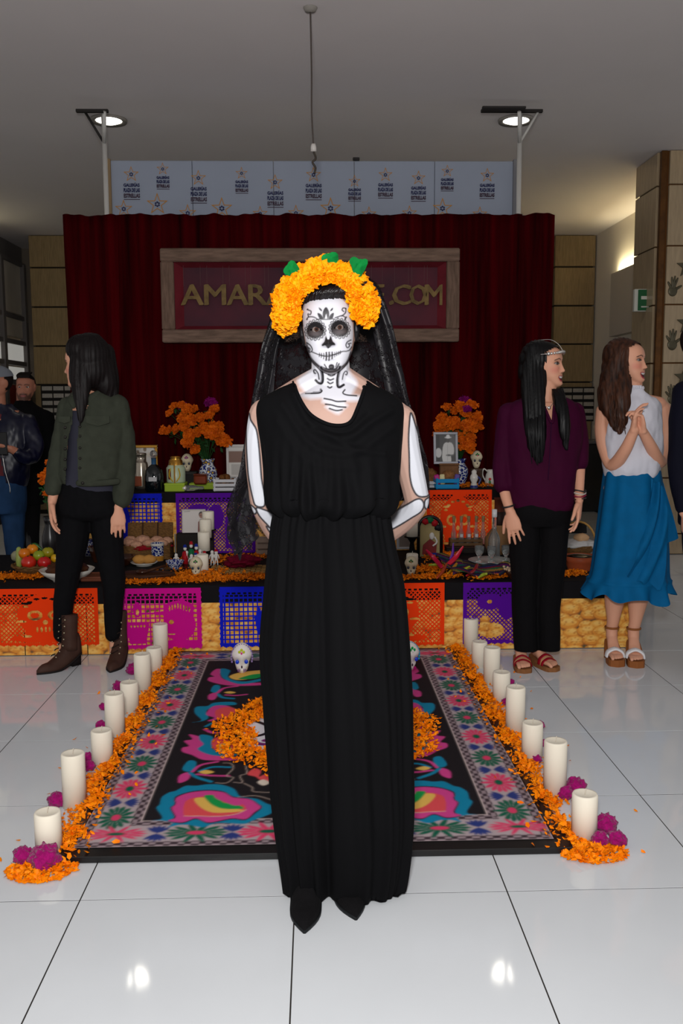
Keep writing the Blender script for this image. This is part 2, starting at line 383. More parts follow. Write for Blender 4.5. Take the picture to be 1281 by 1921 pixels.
# shop front on the left, receding behind the column
m_frm = mat('grey_frame', (112, 107, 105), .5); m_pane = mat('shop_glass', (176, 172, 166), .25, var=.2, vs=4)
wn = struct(ob('window_1', box((-4.1, 12.3, 3.42), (.12, 1.6, .26), .005), m_frm, smooth=False))
def wl(nm, y0, y1, z0, z1, m, x=-4.05, th=.04): return ob(nm, box((x, (y0+y1)/2, (z0+z1)/2), (th, y1-y0, z1-z0), .004), m, wn, False)
Xs = -4.5
for y0, y1, z0, z1, m in ((11.2, 12.05, 2.55, 3.28, mat('pane_dark', (96, 88, 78), .25)), (12.1, 13.1, 2.62, 3.28, mat('pane_light', (236, 226, 208), .3, var=.15, vs=3)),
                          (11.2, 12.1, 2.25, 2.5, m_pane), (12.15, 13.1, 2.3, 2.55, mat('pane_light')),
                          (11.2, 12.2, 1.98, 2.2, mat('pane_bright', (250, 248, 240), .3, emit=.25)), (12.25, 13.1, 1.95, 2.22, mat('pane_bright')),
                          (11.2, 12.1, 1.72, 1.93, m_pane), (12.25, 13.1, 1.72, 1.9, mat('pane_bright'))): wl('pane', y0, y1, z0, z1, m)
for z in (3.3, 2.57, 2.23, 1.95, 1.7): wl('rail', 11.2, 13.1, z-.03, z+.03, m_frm, -4.03, .07)
for y in (11.3, 12.08, 13.0): wl('mullion', y-.05, y+.05, 0, 3.3, m_frm, -4.02, .09)
wl('poster', 11.35, 11.75, .3, 1.66, mat('poster_lime', (150, 150, 60), .4)); wl('poster', 11.78, 12.0, .2, 1.66, mat('poster_cream', (150, 140, 110), .5))
wl('poster', 12.15, 12.6, .2, 1.66, mat('poster_red', (150, 40, 26), .4)); wl('poster', 12.62, 12.72, .2, 1.66, mat('poster_black', (30, 22, 20), .4)); wl('poster', 12.73, 13.0, .2, 1.66, mat('poster_orange', (200, 90, 30), .4, emit=.05))
# grey litter bin by the right column
lb = thing('litter_bin', 'dark grey square litter bin standing before right stone column', 'bin', (3.44, 11.6, 0))
ob('body', box((3.44, 11.6, .43), (.42, .34, .86), .015), mat('bin_grey', (52, 50, 48), .5, var=.15), lb, False)
ob('lid', box((3.44, 11.6, .885), (.45, .37, .05), .012), mat('bin_lid', (105, 103, 102), .4), lb, False)
# ceiling lamps
m_glow = mat('lamp_glow', (255, 250, 238), .4, emit=6)
for px in (204, 968):
    q = Pz(px, 224, ZC)
    t = thing('ceiling_light', 'round recessed ceiling downlight glowing at the '+('left' if px < 600 else 'right')+' stand', 'ceiling light', (q[0], q[1], ZC-.03), 0, 'recessed downlights')
    ob('trim_ring', lathe([(.10, ZC-.012), (.135, ZC-.02), (.14, ZC-.002), (.10, ZC-.001)], 28, (q[0], q[1], 0)), mat('lamp_ring', (150, 145, 138), .5), t)
    ob('diffuser', lathe([(0.001, ZC-.03), (.06, ZC-.026), (.1, ZC-.01), (.1, ZC-.004)], 28, (q[0], q[1], 0)), m_glow, t)
    spot('lamp', (q[0], q[1], ZC-.06), 8, (1, .93, .8))
# pendant cable
q = Pz(582, 14, ZC)
pc = thing('pendant_cable', 'grey electric cable hanging from ceiling with white socket end', 'cable', (q[0], q[1], 0))
b = P(588, 280, q[1])
ob('rosette', lathe([(.001, ZC-.025), (.03, ZC-.02), (.04, ZC-.002)], 20, (q[0], q[1], 0)), mat('lamp_ring'), pc)
ob('cord', tube([(q[0], q[1], ZC-.01), (q[0]+.004, q[1], 3.2), ((q[0]+b[0])/2-.003, q[1], 3.0), (b[0], q[1], b[2]+.02)], .0045, 8, 5), mat('cord_grey', (82, 74, 70), .6), pc)
ob('socket', lathe([(.001, b[2]+.03), (.012, b[2]+.028), (.016, b[2]+.012), (.017, b[2]-.012), (.001, b[2]-.014)], 14, (b[0], q[1], 0)), mat('socket_white', (205, 200, 195), .4), pc)
ob('hook', tube([(b[0], q[1], b[2]-.01), (b[0]+.012, q[1], b[2]-.05), (b[0]-.006, q[1], b[2]-.07), (b[0]+.01, q[1], b[2]-.1), (b[0]+.004, q[1], b[2]-.13)], .006, 8, 5), mat('hook_metal', (70, 62, 55), .4, metal=.6), pc)
# ------------------------------------------------------------------ stage
m_pole = mat('pole_white', (205, 203, 198), .4); m_arm = mat('arm_dark', (48, 45, 44), .5)
for px, sd in ((197, -1), (974, 1)):
    q = P(px, 400, 6.9); x = P(197 if sd < 0 else 974, 300, 6.9)[0]
    t = thing('stage_stand', 'white stage stand with braced crossbar beside '+('left' if sd < 0 else 'right')+' end of star backdrop', 'stand', (x, 6.9, 0), 0, 'white backdrop stands')
    zt = P(px, 210, 6.9)[2]
    ob('pole', tube([(x, 6.9, 0), (x, 6.9, zt)], .017, 14), m_pole, t)
    ob('base_plate', box((x, 6.9, .008), (.4, .16, .016), .004), m_arm, t, False)
    ax = (-.19, .04) if sd < 0 else (-.29, .16)
    ob('crossbar', box((x+(ax[0]+ax[1])/2, 6.88, zt), (ax[1]-ax[0], .03, .022), .003), m_arm, t, False)
    if sd > 0: ob('crossbar', box((x-.2, 6.5, zt-.095), (.3, .03, .016), .003), m_arm, t, False)
    else: ob('crossbar', box((x+.0, 6.6, zt-.09), (.13, .03, .012), .003), m_arm, t, False)
    ob('brace', tube([(x, 6.9, zt-.22), (x+sd*.13, 6.88, zt)], .009, 8), m_pole if sd > 0 else m_arm, t)
    ob('brace', tube([(x, 6.9, zt-.22), (x-sd*.05, 6.7, zt-.06)], .014, 8), m_pole, t)
# backdrop banner
YB = 6.98
bl = P(206, 299, YB); br = P(966, 304, YB)
bk = thing('star_backdrop', 'pale blue-grey press backdrop printed with star logos above the red curtain', 'backdrop', (0, YB, 0))
m_ban = mat('banner_cloth', (152, 160, 176), .7, var=.05, vs=3)
zt = (bl[2]+br[2])/2
n = 5; wx = (br[0]-bl[0])/n
for k in range(n): ob('banner_panel', box((bl[0]+wx*(k+.5), YB+.02, zt-.8), (wx-.003, .03, 1.6), .003), m_ban, bk, False)
ob('end_post', box((br[0]+.01, YB+.01, zt-.8), (.05, .06, 1.62), .004), mat('post_grey', (120, 120, 125), .5), bk, False)
ob('end_post', box((bl[0]-.01, YB+.01, zt-.8), (.03, .05, 1.62), .004), mat('post_tan', (140, 118, 90), .5), bk, False)
ob('clip', box((P(668, 297, YB)[0], YB, zt+.012), (.05, .03, .02), .003), m_arm, bk, False)
m_gold = mat('star_gold', (186, 128, 44), .6); m_navy = mat('ink_navy', (34, 36, 78), .6); m_ink = mat('ink_maroon', (58, 34, 50), .6)
def outline_star(R, wd):
    a = star_pts(R, .4); b_ = star_pts(R-wd*2.2, .4); n = len(a); v = np.concatenate([np.c_[a[:, 0], np.full(n, -.002), a[:, 1]], np.c_[b_[:, 0], np.full(n, -.002), b_[:, 1]]])
    return v, [[i, (i+1) % n, n+(i+1) % n, n+i] for i in range(n)]
logo = {}
def logo_mesh(R, text):
    key = (R, text)
    if key not in logo:
        b = MB(); b.add(outline_star(R, R*.09), 0)
        for k in range(6):
            a = k*math.pi/3; b.add(tr(prism(star_pts(R*.1, .7, 0, 4), (0, 0, 0), d=.001), t=(R*.17*math.sin(a), -.001, R*.17*math.cos(a))), 1)
        if text:
            for i, (s, l) in enumerate((('GALERÍAS', R*.62), ('PLAZA DE LAS', R*.5), ('ESTRELLAS', R*.62))):
                v, f = textmesh(s, l, bold=.0012); wdt = v[:, 0].max()-v[:, 0].min(); v[:, 0] *= R*2.0/wdt
                v[:, 2] = (v[:, 2]-v[:, 2].min())/(v[:, 2].max()-v[:, 2].min())*R*.5
                b.add((v+np.array([0, -.002, -R*1.5-i*R*.66]), f), 1 if i < 2 else 2)
            b.add(box((0, -.001, -R*3.02), (R*2, .001, R*.08), .0002), 2)
        logo[key] = b.mesh([m_gold, m_navy, m_ink], False)
    return logo[key]
for px, py, r, tx in ((246, 327, 15, 1), (305, 317, 12, 1), (372, 334, 15, 1), (453, 325, 12, 1), (516, 342, 15, 1), (588, 328, 15, 1), (665, 340, 12, 1), (723, 328, 14, 1), (785, 334, 14, 1), (839, 321, 12, 1), (914, 329, 14, 1),
                      (232, 392, 17, 0), (295, 383, 21, 0), (352, 400, 17, 0), (416, 391, 21, 0), (488, 401, 15, 0), (555, 400, 16, 0), (620, 391, 21, 0), (692, 402, 15, 0), (768, 400, 15, 0), (830, 391, 20, 0), (900, 402, 15, 0)):
    q = P(px, py, YB); link('star_logo', logo_mesh(round(r/255, 3), tx), bk).location = (q[0], YB+.002, q[2])
# red velvet curtain
m_velvet = mat('red_velvet', (70, 0, 5), .85, var=.8, vs=5, stretch=(4, 1, .15), spec=.04)
YC = 6.68
cu = thing('stage_curtain', 'dark red velvet curtain hanging in folds behind the altar', 'curtain', (0, YC, 0))
def curtain(x0, x1, zt, seed, yo=0, amp=.022):
    g = np.random.default_rng(seed); n = int((x1-x0)*170)+40; m = 26
    x = np.linspace(x0, x1, n); R = []
    fr = [(g.uniform(14, 22), g.uniform(0, 6), .5), (g.uniform(30, 42), g.uniform(0, 6), .55), (g.uniform(60, 80), g.uniform(0, 6), .25), (5, g.uniform(0, 6), .5)]
    for k in range(m):
        u = k/(m-1); z = zt*(1-u)+.004*u
        y = sum(a*np.sin(f*x+p+.35*math.sin(2.3*u+p)) for f, p, a in fr); y = np.sign(y)*np.abs(y)**.8
        zz = z+(.006*np.sin(x*23+seed)+.004*np.sin(x*61) if k == 0 else 0)*np.ones(n)
        R.append(np.stack([x+.004*np.sin(9*u+x*8), YC+yo-amp*y*(.55+.45*u), zz], -1))
    front = np.array(R); back = front[:, ::-1]+np.array([0, .012, 0])
    return loft(np.concatenate([front, back], 1), True, True)
ob('curtain_panel', curtain(-1.748, -1.378, 2.705, 3, -.03, .02), m_velvet, cu)
ob('curtain_panel', curtain(-1.388, 1.50, 2.717, 5), m_velvet, cu)
ob('curtain_panel', curtain(1.49, 1.722, 2.717, 8, -.03, .03), m_velvet, cu)
# wooden sign
YS = 6.57
a, b_, c, d = P(302, 470, YS), P(860, 465, YS), P(860, 640, YS), P(307, 646, YS)
x0, x1, z1, z0 = -1.066, 1.029, 2.462, 1.815
sgn = thing('wooden_sign', 'wide rough wood framed sign with dark red inside and gold letters on curtain', 'sign', (0, YS, z0))
m_wood = mat('rough_wood', (128, 104, 90), .8, var=.45, vs=9, bump=.5, bs=30, stretch=(1, 4, 6)); m_woodv = mat('rough_wood_upright', (122, 98, 84), .8, var=.45, vs=9, bump=.5, bs=30, stretch=(6, 4, 1))
fw = .091
ob('frame_rail', box(((x0+x1)/2, YS, z1-fw/2), (x1-x0, .07, fw), .008), m_wood, sgn, False)
ob('frame_rail', box(((x0+x1)/2, YS, z0+fw/2), (x1-x0, .07, fw), .008), m_wood, sgn, False)
ob('frame_rail', box((x0+fw/2, YS+.001, (z0+z1)/2), (fw, .068, z1-z0-2*fw), .006), m_woodv, sgn, False)
ob('frame_rail', box((x1-fw/2, YS+.001, (z0+z1)/2), (fw, .068, z1-z0-2*fw), .006), m_woodv, sgn, False)
v = np.array([[x0+fw, YS, z0+fw], [x1-fw, YS, z0+fw], [x1-fw, YS, z1-fw], [x0+fw, YS, z1-fw]]); i = np.array([[1, 0, .25], [-1, 0, .25], [-1, 0, -.25], [1, 0, -.25]])
w2 = v+i*np.array([.055, 0, .12])+np.array([0, .055, 0])
ob('inner_side', (np.concatenate([v, w2]), [[0, 1, 5, 4], [1, 2, 6, 5], [2, 3, 7, 6], [3, 0, 4, 7]]), mat('sign_inner', (112, 34, 44), .6, var=.3, vs=8), sgn, False)
ob('back_panel', box(((x0+x1)/2, YS+.062, (z0+z1)/2), (x1-x0-.2, .012, z1-z0-.2), .001), mat('sign_back', (92, 36, 48), .6, col2=(48, 34, 44), vs=2.2), sgn, False)
m_let = mat('letter_gold', (128, 104, 62), .55, var=.55, vs=18); m_str = mat('string', (110, 80, 80), .8)
for ch, px, wd in (('A', 361, 40), ('M', 404, 38), ('A', 446, 38), ('R', 484, 33), ('A', 519, 38), ('E', 707, 26), ('.', 734, 7), ('C', 753, 33), ('O', 784, 30), ('M', 814, 33)):
    q = P(px, 572, YS+.03); v, f = textmesh(ch, .2, ext=.007)
    v[:, 0] = (v[:, 0]-(v[:, 0].min()+v[:, 0].max())/2)*(wd/261)/(v[:, 0].max()-v[:, 0].min())
    v[:, 2] -= v[:, 2].min(); v[:, 2] *= (.14 if ch != '.' else .03)/v[:, 2].max()
    f = f+[[i_+len(v)*s_ for i_ in q_] for s_ in (1, 2) for q_ in f]; v = np.concatenate([v, v+[.005, -.0005, .002], v+[-.005, .0005, -.002]])
    ob('letter', (v+np.array([q[0], YS+.03, q[2]]), f), m_let, sgn, False)
    if ch != '.':
        for s in (-.4, .4): ob('string', tube([(q[0]+s*wd/270, YS+.035, q[2]+.13), (q[0]+s*wd/270, YS+.035, z1-fw)], .0012, 5), m_str, sgn)
# ------------------------------------------------------------------ altar tiers
ZL, ZU, YF, YM = .385, .797, 4.99, 6.12
m_blk2 = mat('black_cloth', (22, 20, 23), .8, var=.3, vs=8)
def print_panel(x0, x1, z0, z1, y, seed, cell=.005):
    nx, nz = int((x1-x0)/cell), int((z1-z0)/cell); X, Z = np.meshgrid(np.linspace(x0, x1, nx), np.linspace(z0, z1, nz)); X = X.ravel(); Z = Z.ravel()
    g = np.random.default_rng(seed); pt = Paint(X, Z, (92, 84, 60), .004)
    z = z1+.03; row = 0
    while z > z0-.05:
        x = x0-.1+g.uniform(0, .08)
        while x < x1+.1:
            r = g.uniform(.036, .058); zz = z+g.normal()*.008
            pt.ell(x, zz-.006, r*1.12, r*.66, (176, 104, 48)); pt.ell(x, zz, r*1.08, r*.6, (226, 150, 62)); pt.ell(x, zz+.006, r*.86, r*.42, (240, 178, 84)); pt.ell(x, zz+.010, r*.5, r*.22, (246, 198, 110))
            for k in range(16):
                a = g.uniform(0, 6.28); d = g.uniform(.2, .98); pt.ell(x+r*d*math.cos(a), zz+r*.6*d*math.sin(a), .006, .0035, [(206, 128, 52), (250, 200, 110), (190, 112, 48)][k % 3], a=.7)
            x += r*g.uniform(1.65, 2.0)
        z -= .045; row += 1
    v = np.c_[X, np.full(len(X), y), Z]; f = gridf(nz, nx)
    return mk(v, f, mat('flower_print', (255, 255, 255), .5, vcol=True), True, None, pt.c)
al = thing('altar_table', 'long low black altar platform faced with a marigold photo print', 'altar', (-.4, 5.55, 0))
ob('platform', box((-.42, (YF+YM)/2, ZL/2), (4.44, YM-YF, ZL), .004), m_blk2, al, False)
for a, b in ((-2.64, -1.62), (-1.615, -1.275), (-1.27, .35), (.355, 1.795)): link('print_panel', print_panel(a, b, .004, .288, YF-.006, int(a*10)+40), al)
au = thing('altar_shelf', 'raised black upper tier of the altar with marigold print front', 'altar', (-.2, 6.34, ZL))
ob('platform', box((-.2, 6.34, (ZL+ZU)/2), (3.02, .43, ZU-ZL), .004), m_blk2, au, False)
for a, b in ((-1.70, -.3), (-.295, 1.30)): link('print_panel', print_panel(a, b, ZL+.004, ZU-.07, YM+.001, int(a*10)+90), au)
# papel picado: a mask on a fine grid, cells outside the mask are really cut away
def papel(label, x0, x1, z0, z1, y, kind, colr, seed=0):
    c = .0035; nx, nz = int((x1-x0)/c), int((z1-z0)/c); u, v = np.meshgrid((np.arange(nx)+.5)/nx, (np.arange(nz)+.5)/nz)
    X = u*(x1-x0); Z = v*(z1-z0); asp = (x1-x0)/(z1-z0); W_ = x1-x0; H_ = z1-z0
    keep = np.ones(u.shape, bool)
    inner = (X > .022) & (X < W_-.022) & (Z > .028) & (Z < H_-.045)
    if kind in ('skull', 'dove'):
        p = .024; d1 = (X+Z) % p; d2 = (X-Z) % p; lat = (d1 < .0085) | (d2 < .0085)
    else:
        p = .026; lat = (X % p < .0075) | (Z % p < .0075)
    keep = np.where(inner, lat, True)
    slot = (Z > H_-.042) & (Z < H_-.03) & ((X % .03) > .012) & (X > .03) & (X < W_-.03) & ((np.abs(u-.5) > .1) if kind == 'skull' else True); keep &= ~slot
    E_ = lambda cx, cz, rx, rz: ((u-cx)/rx)**2+((v-cz)/rz)**2 < 1
    if kind == 'skull':
        keep |= E_(.48, .55, .27, .36) | E_(.48, .3, .2, .22) | E_(.48, .16, .35, .07)
        for cx in (.38, .58): keep &= ~(E_(cx, .55, .075, .085) & ~E_(cx, .55, .04, .045))
        for k in range(7):
            a = -1.2+k*.4; keep &= ~(E_(.48+.2*math.sin(a), .62+.22*math.cos(a), .03, .018))
        keep &= ~E_(.48, .43, .025, .04)
        for k in range(5): keep &= ~E_(.40+.04*k, .31, .011, .045)
        for cx, cz in ((.3, .75), (.66, .75), (.25, .45), (.71, .45), (.3, .2), (.66, .2)): keep &= ~E_(cx, cz, .05, .02)
    elif kind == 'hat':
        keep |= E_(.2, .66, .055, .12) | ((v > .12) & (v < .45) & (np.abs(u-.2) < .1+.14*(v-.12)))
        keep &= ~E_(.2, .62, .02, .05)
        for k in range(5): keep &= ~E_(.12+.04*k, .40, .012, .02)
        keep |= E_(.72, .42, .2, .26) | E_(.72, .68, .19, .12) | E_(.66, .60, .3, .035) | E_(.76, .8, .03, .05)
        for k in range(8): keep &= ~E_(.60+.035*k, .72-.06*abs(k-3)/4, .009, .045)
        keep &= ~(E_(.62, .46, .03, .035)); keep &= ~E_(.62, .27, .05, .012); keep |= E_(.72, .12, .24, .06)
    elif kind == 'skeleton':
        keep |= E_(.72, .78, .1, .1) | E_(.7, .3, .12, .14) | ((np.abs(u-.68) < .025) & (v > .3) & (v < .7))
        for k in range(5): keep |= (np.abs(v-(.42+.06*k)) < .018) & (np.abs(u-.68) < .1)
        for q in (((.6, .66), (.46, .5)), ((.46, .5), (.52, .3)), ((.76, .66), (.92, .5)), ((.62, .3), (.55, .1)), ((.78, .3), (.85, .1))):
            (a, b), (c_, d) = q; t = np.clip(((u-a)*(c_-a)+(v-b)*(d-b))/((c_-a)**2+(d-b)**2), 0, 1); keep |= (u-a-t*(c_-a))**2+(v-b-t*(d-b))**2 < .022**2
        keep |= E_(.5, .45, .04, .22); keep &= ~E_(.69, .79, .025, .03); keep &= ~E_(.76, .79, .025, .03); keep &= ~E_(.7, .3, .04, .05)
    elif kind == 'dove':
        keep |= E_(.3, .7, .14, .13) | E_(.5, .62, .1, .2) | ((np.abs(u-.72) < .1) & (v > .12) & (v < .62))
        for k in range(4): keep &= ~((np.abs(v-(.2+.1*k)) < .02) & (np.abs(u-.72) < .06))
        keep &= ~(E_(.32, .25, .15, .12) | E_(.25, .36, .06, .12)); keep &= ~E_(.3, .7, .03, .03); keep |= E_(.3, .1, .25, .05) & (v < .1)
    elif kind == 'corner':
        keep |= E_(.12, .55, .2, .3) | E_(.2, .2, .3, .12) ; keep &= ~E_(.14, .58, .04, .05); keep &= ~E_(.1, .35, .05, .02)
    keep &= v*H_ > .008+.008*np.abs(np.sin(X*math.pi/.036))
    if kind not in ('skull', 'dove'): keep &= (np.minimum(X, W_-X) > .003*np.abs(np.sin(Z*math.pi/.03)))
    iz, ix = np.nonzero(keep); g = np.random.default_rng(seed); a, b = g.uniform(0, 6), g.uniform(8, 14)
    vid = -np.ones((nz+1, nx+1), int); q = np.stack([iz*(nx+1)+ix, iz*(nx+1)+ix+1, (iz+1)*(nx+1)+ix+1, (iz+1)*(nx+1)+ix], -1)
    un = np.unique(q); mp = np.zeros((nz+1)*(nx+1), int); mp[un] = np.arange(len(un)); vz, vx = un//(nx+1), un % (nx+1)
    XX = x0+vx/nx*W_; ZZ = z0+vz/nz*H_; YY = y-.004-.004*(1-vz/nz)*(1+np.sin(b*vx/nx*W_*2+a))
    o = link('papel_picado', mk(np.c_[XX, YY, ZZ], mp[q], mat('paper_'+colr[0], colr[1], .7, var=.06, vs=6), False))
    return tag(o, label, 'paper banner')
OR, MG, BL, PU = ('orange', (240, 58, 0)), ('magenta', (200, 0, 136)), ('blue', (4, 22, 190)), ('purple', (84, 2, 150))
def xz(px0, px1, py0, py1, y):
    a, b = P(px0, py0, y), P(px1, py1, y); return a[0], b[0], b[2], a[2]
papel('orange cut paper banner with skull on the left end of the lower tier', *xz(-8, 188, 1104, 1212, YF), YF-.014, 'skull', OR, 1)
papel('magenta cut paper banner with candle and hat skull on lower tier', *xz(227, 381, 1103, 1218, YF), YF-.014, 'hat', MG, 2)
papel('blue cut paper banner with skeleton beside the black gown', *xz(411, 560, 1100, 1214, YF), YF-.014, 'skeleton', BL, 3)
papel('orange cut paper banner right of the black gown on lower tier', *xz(640, 832, 1094, 1212, YF), YF-.014, 'skull', OR, 4)
papel('purple cut paper banner with bird cut-out behind the purple blouse person', *xz(868, 1030, 1092, 1208, YF), YF-.014, 'dove', PU, 5)
papel('blue cut paper banner on upper tier beside the green jacket', *xz(215, 308, 926, 1040, YM), YM-.014, 'corner', BL, 6)
papel('purple cut paper banner on upper tier behind pillar candles', *xz(330, 480, 925, 1040, YM), YM-.014, 'dove', PU, 7)
papel('orange cut paper banner on upper tier behind the small bottles', *xz(800, 920, 919, 1042, YM), YM-.014, 'skull', OR, 8)
# ------------------------------------------------------------------ rug
rb = thing('rug', 'patterned black rug with floral border and pink and blue flowers on black board', 'rug', (0, 3.78, 0))
ob('board', box((-.003, 3.8, .0115), (1.575, 2.32, .021), .002), mat('board_black2', (16, 15, 16), .4), rb, False)
x0, x1, y0, y1 = -.757, .737, 2.695, 4.93
cell = .005; nx, ny = int((x1-x0)/cell), int((y1-y0)/cell); X, Y = np.meshgrid(np.linspace(x0, x1, nx), np.linspace(y0, y1, ny)); X = X.ravel(); Y = Y.ravel()
BEI, BKK, PK, GR, NV = (176, 160, 164), (30, 27, 31), (216, 62, 104), (14, 92, 70), (44, 58, 122)
pt = Paint(X, Y, BKK, .004)
e = np.minimum(np.minimum(X-x0, x1-X), np.minimum(Y-y0, y1-Y)); along = np.where((np.minimum(X-x0, x1-X) < np.minimum(Y-y0, y1-Y)), Y, X)
def band(a, b, c): pt.c[(e >= a) & (e < b)] = lin(c)
band(0, .178, BEI)
ck = lambda p: ((along/p).astype(int)+((e/.0135).astype(int))) % 2 == 0
for a, b in ((.004, .031), (.142, .172)):
    s = (e >= a) & (e < b) & ((np.floor(along/.022)+np.floor(e/.0135)) % 2 == 0); pt.c[s] = lin((56, 42, 50))
    s = (e >= a) & (e < b) & ((np.floor(along/.022)+np.floor(e/.0135)) % 2 == 1); pt.c[s] = lin((150, 132, 138))
band(.172, .178, (200, 180, 178))
def bloom(cx, cy, rx, ry, c, cc, n=14):
    for k in range(n):
        a = 2*math.pi*k/n; pt.ell(cx+rx*.62*math.cos(a), cy+ry*.62*math.sin(a), max(rx, ry)*.40, min(rx, ry)*.21, c, math.atan2(ry*math.sin(a), rx*math.cos(a)))
    pt.ell(cx, cy, rx*.62, ry*.62, c)
    for k in range(n):
        a = 2*math.pi*(k+.5)/n; pt.line([(cx+rx*.4*math.cos(a), cy+ry*.4*math.sin(a)), (cx+rx*.95*math.cos(a), cy+ry*.95*math.sin(a))], .0022, BEI, a=.7)
    pt.ell(cx, cy, rx*.3, ry*.27, cc)
def fan(cx, cy, a0):
    for k in range(5):
        a = a0+(k-2)*.38; pt.ell(cx+.026*math.cos(a), cy+.026*math.sin(a), .024, .0075, NV, a)
for sx in (-1, 1):
    xc = (x0+.087) if sx < 0 else (x1-.087); k = 0; yy = 2.90
    while yy < 4.9:
        bloom(xc, yy, .05, .082, (GR, PK)[k % 2], (PK, GR)[k % 2])
        if yy < 4.75:
            for s in (-1, 1):
                fan(xc+s*.006, yy+.114, 0 if s > 0 else math.pi)
        yy += .228; k += 1
for yc in (y0+.087, y1-.087):
    for xk, ck_ in ((-.39, 0), (-.16, 1), (.16, 1), (.39, 0)): bloom(xk, yc, .1, .046, (GR, PK)[ck_], (PK, GR)[ck_])
    for xk in (-.275, 0, .275):
        for s in (-1, 1): fan(xk, yc+s*.004, s*math.pi/2)
    for s in (-1, 1): bloom(s*.645, yc, .095, .036, PK, GR); fan(s*.515, yc+.004, math.pi/2); fan(s*.515, yc-.004, -math.pi/2)
TQ, P2, CO, YE, G2 = (14, 128, 164), (206, 66, 138), (222, 78, 84), (228, 182, 88), (24, 150, 72)
def cp(pts):
    return np.array([Pz(130+a/3.2025, 1210+b/3.2025, .021)[:2] for a, b in pts])
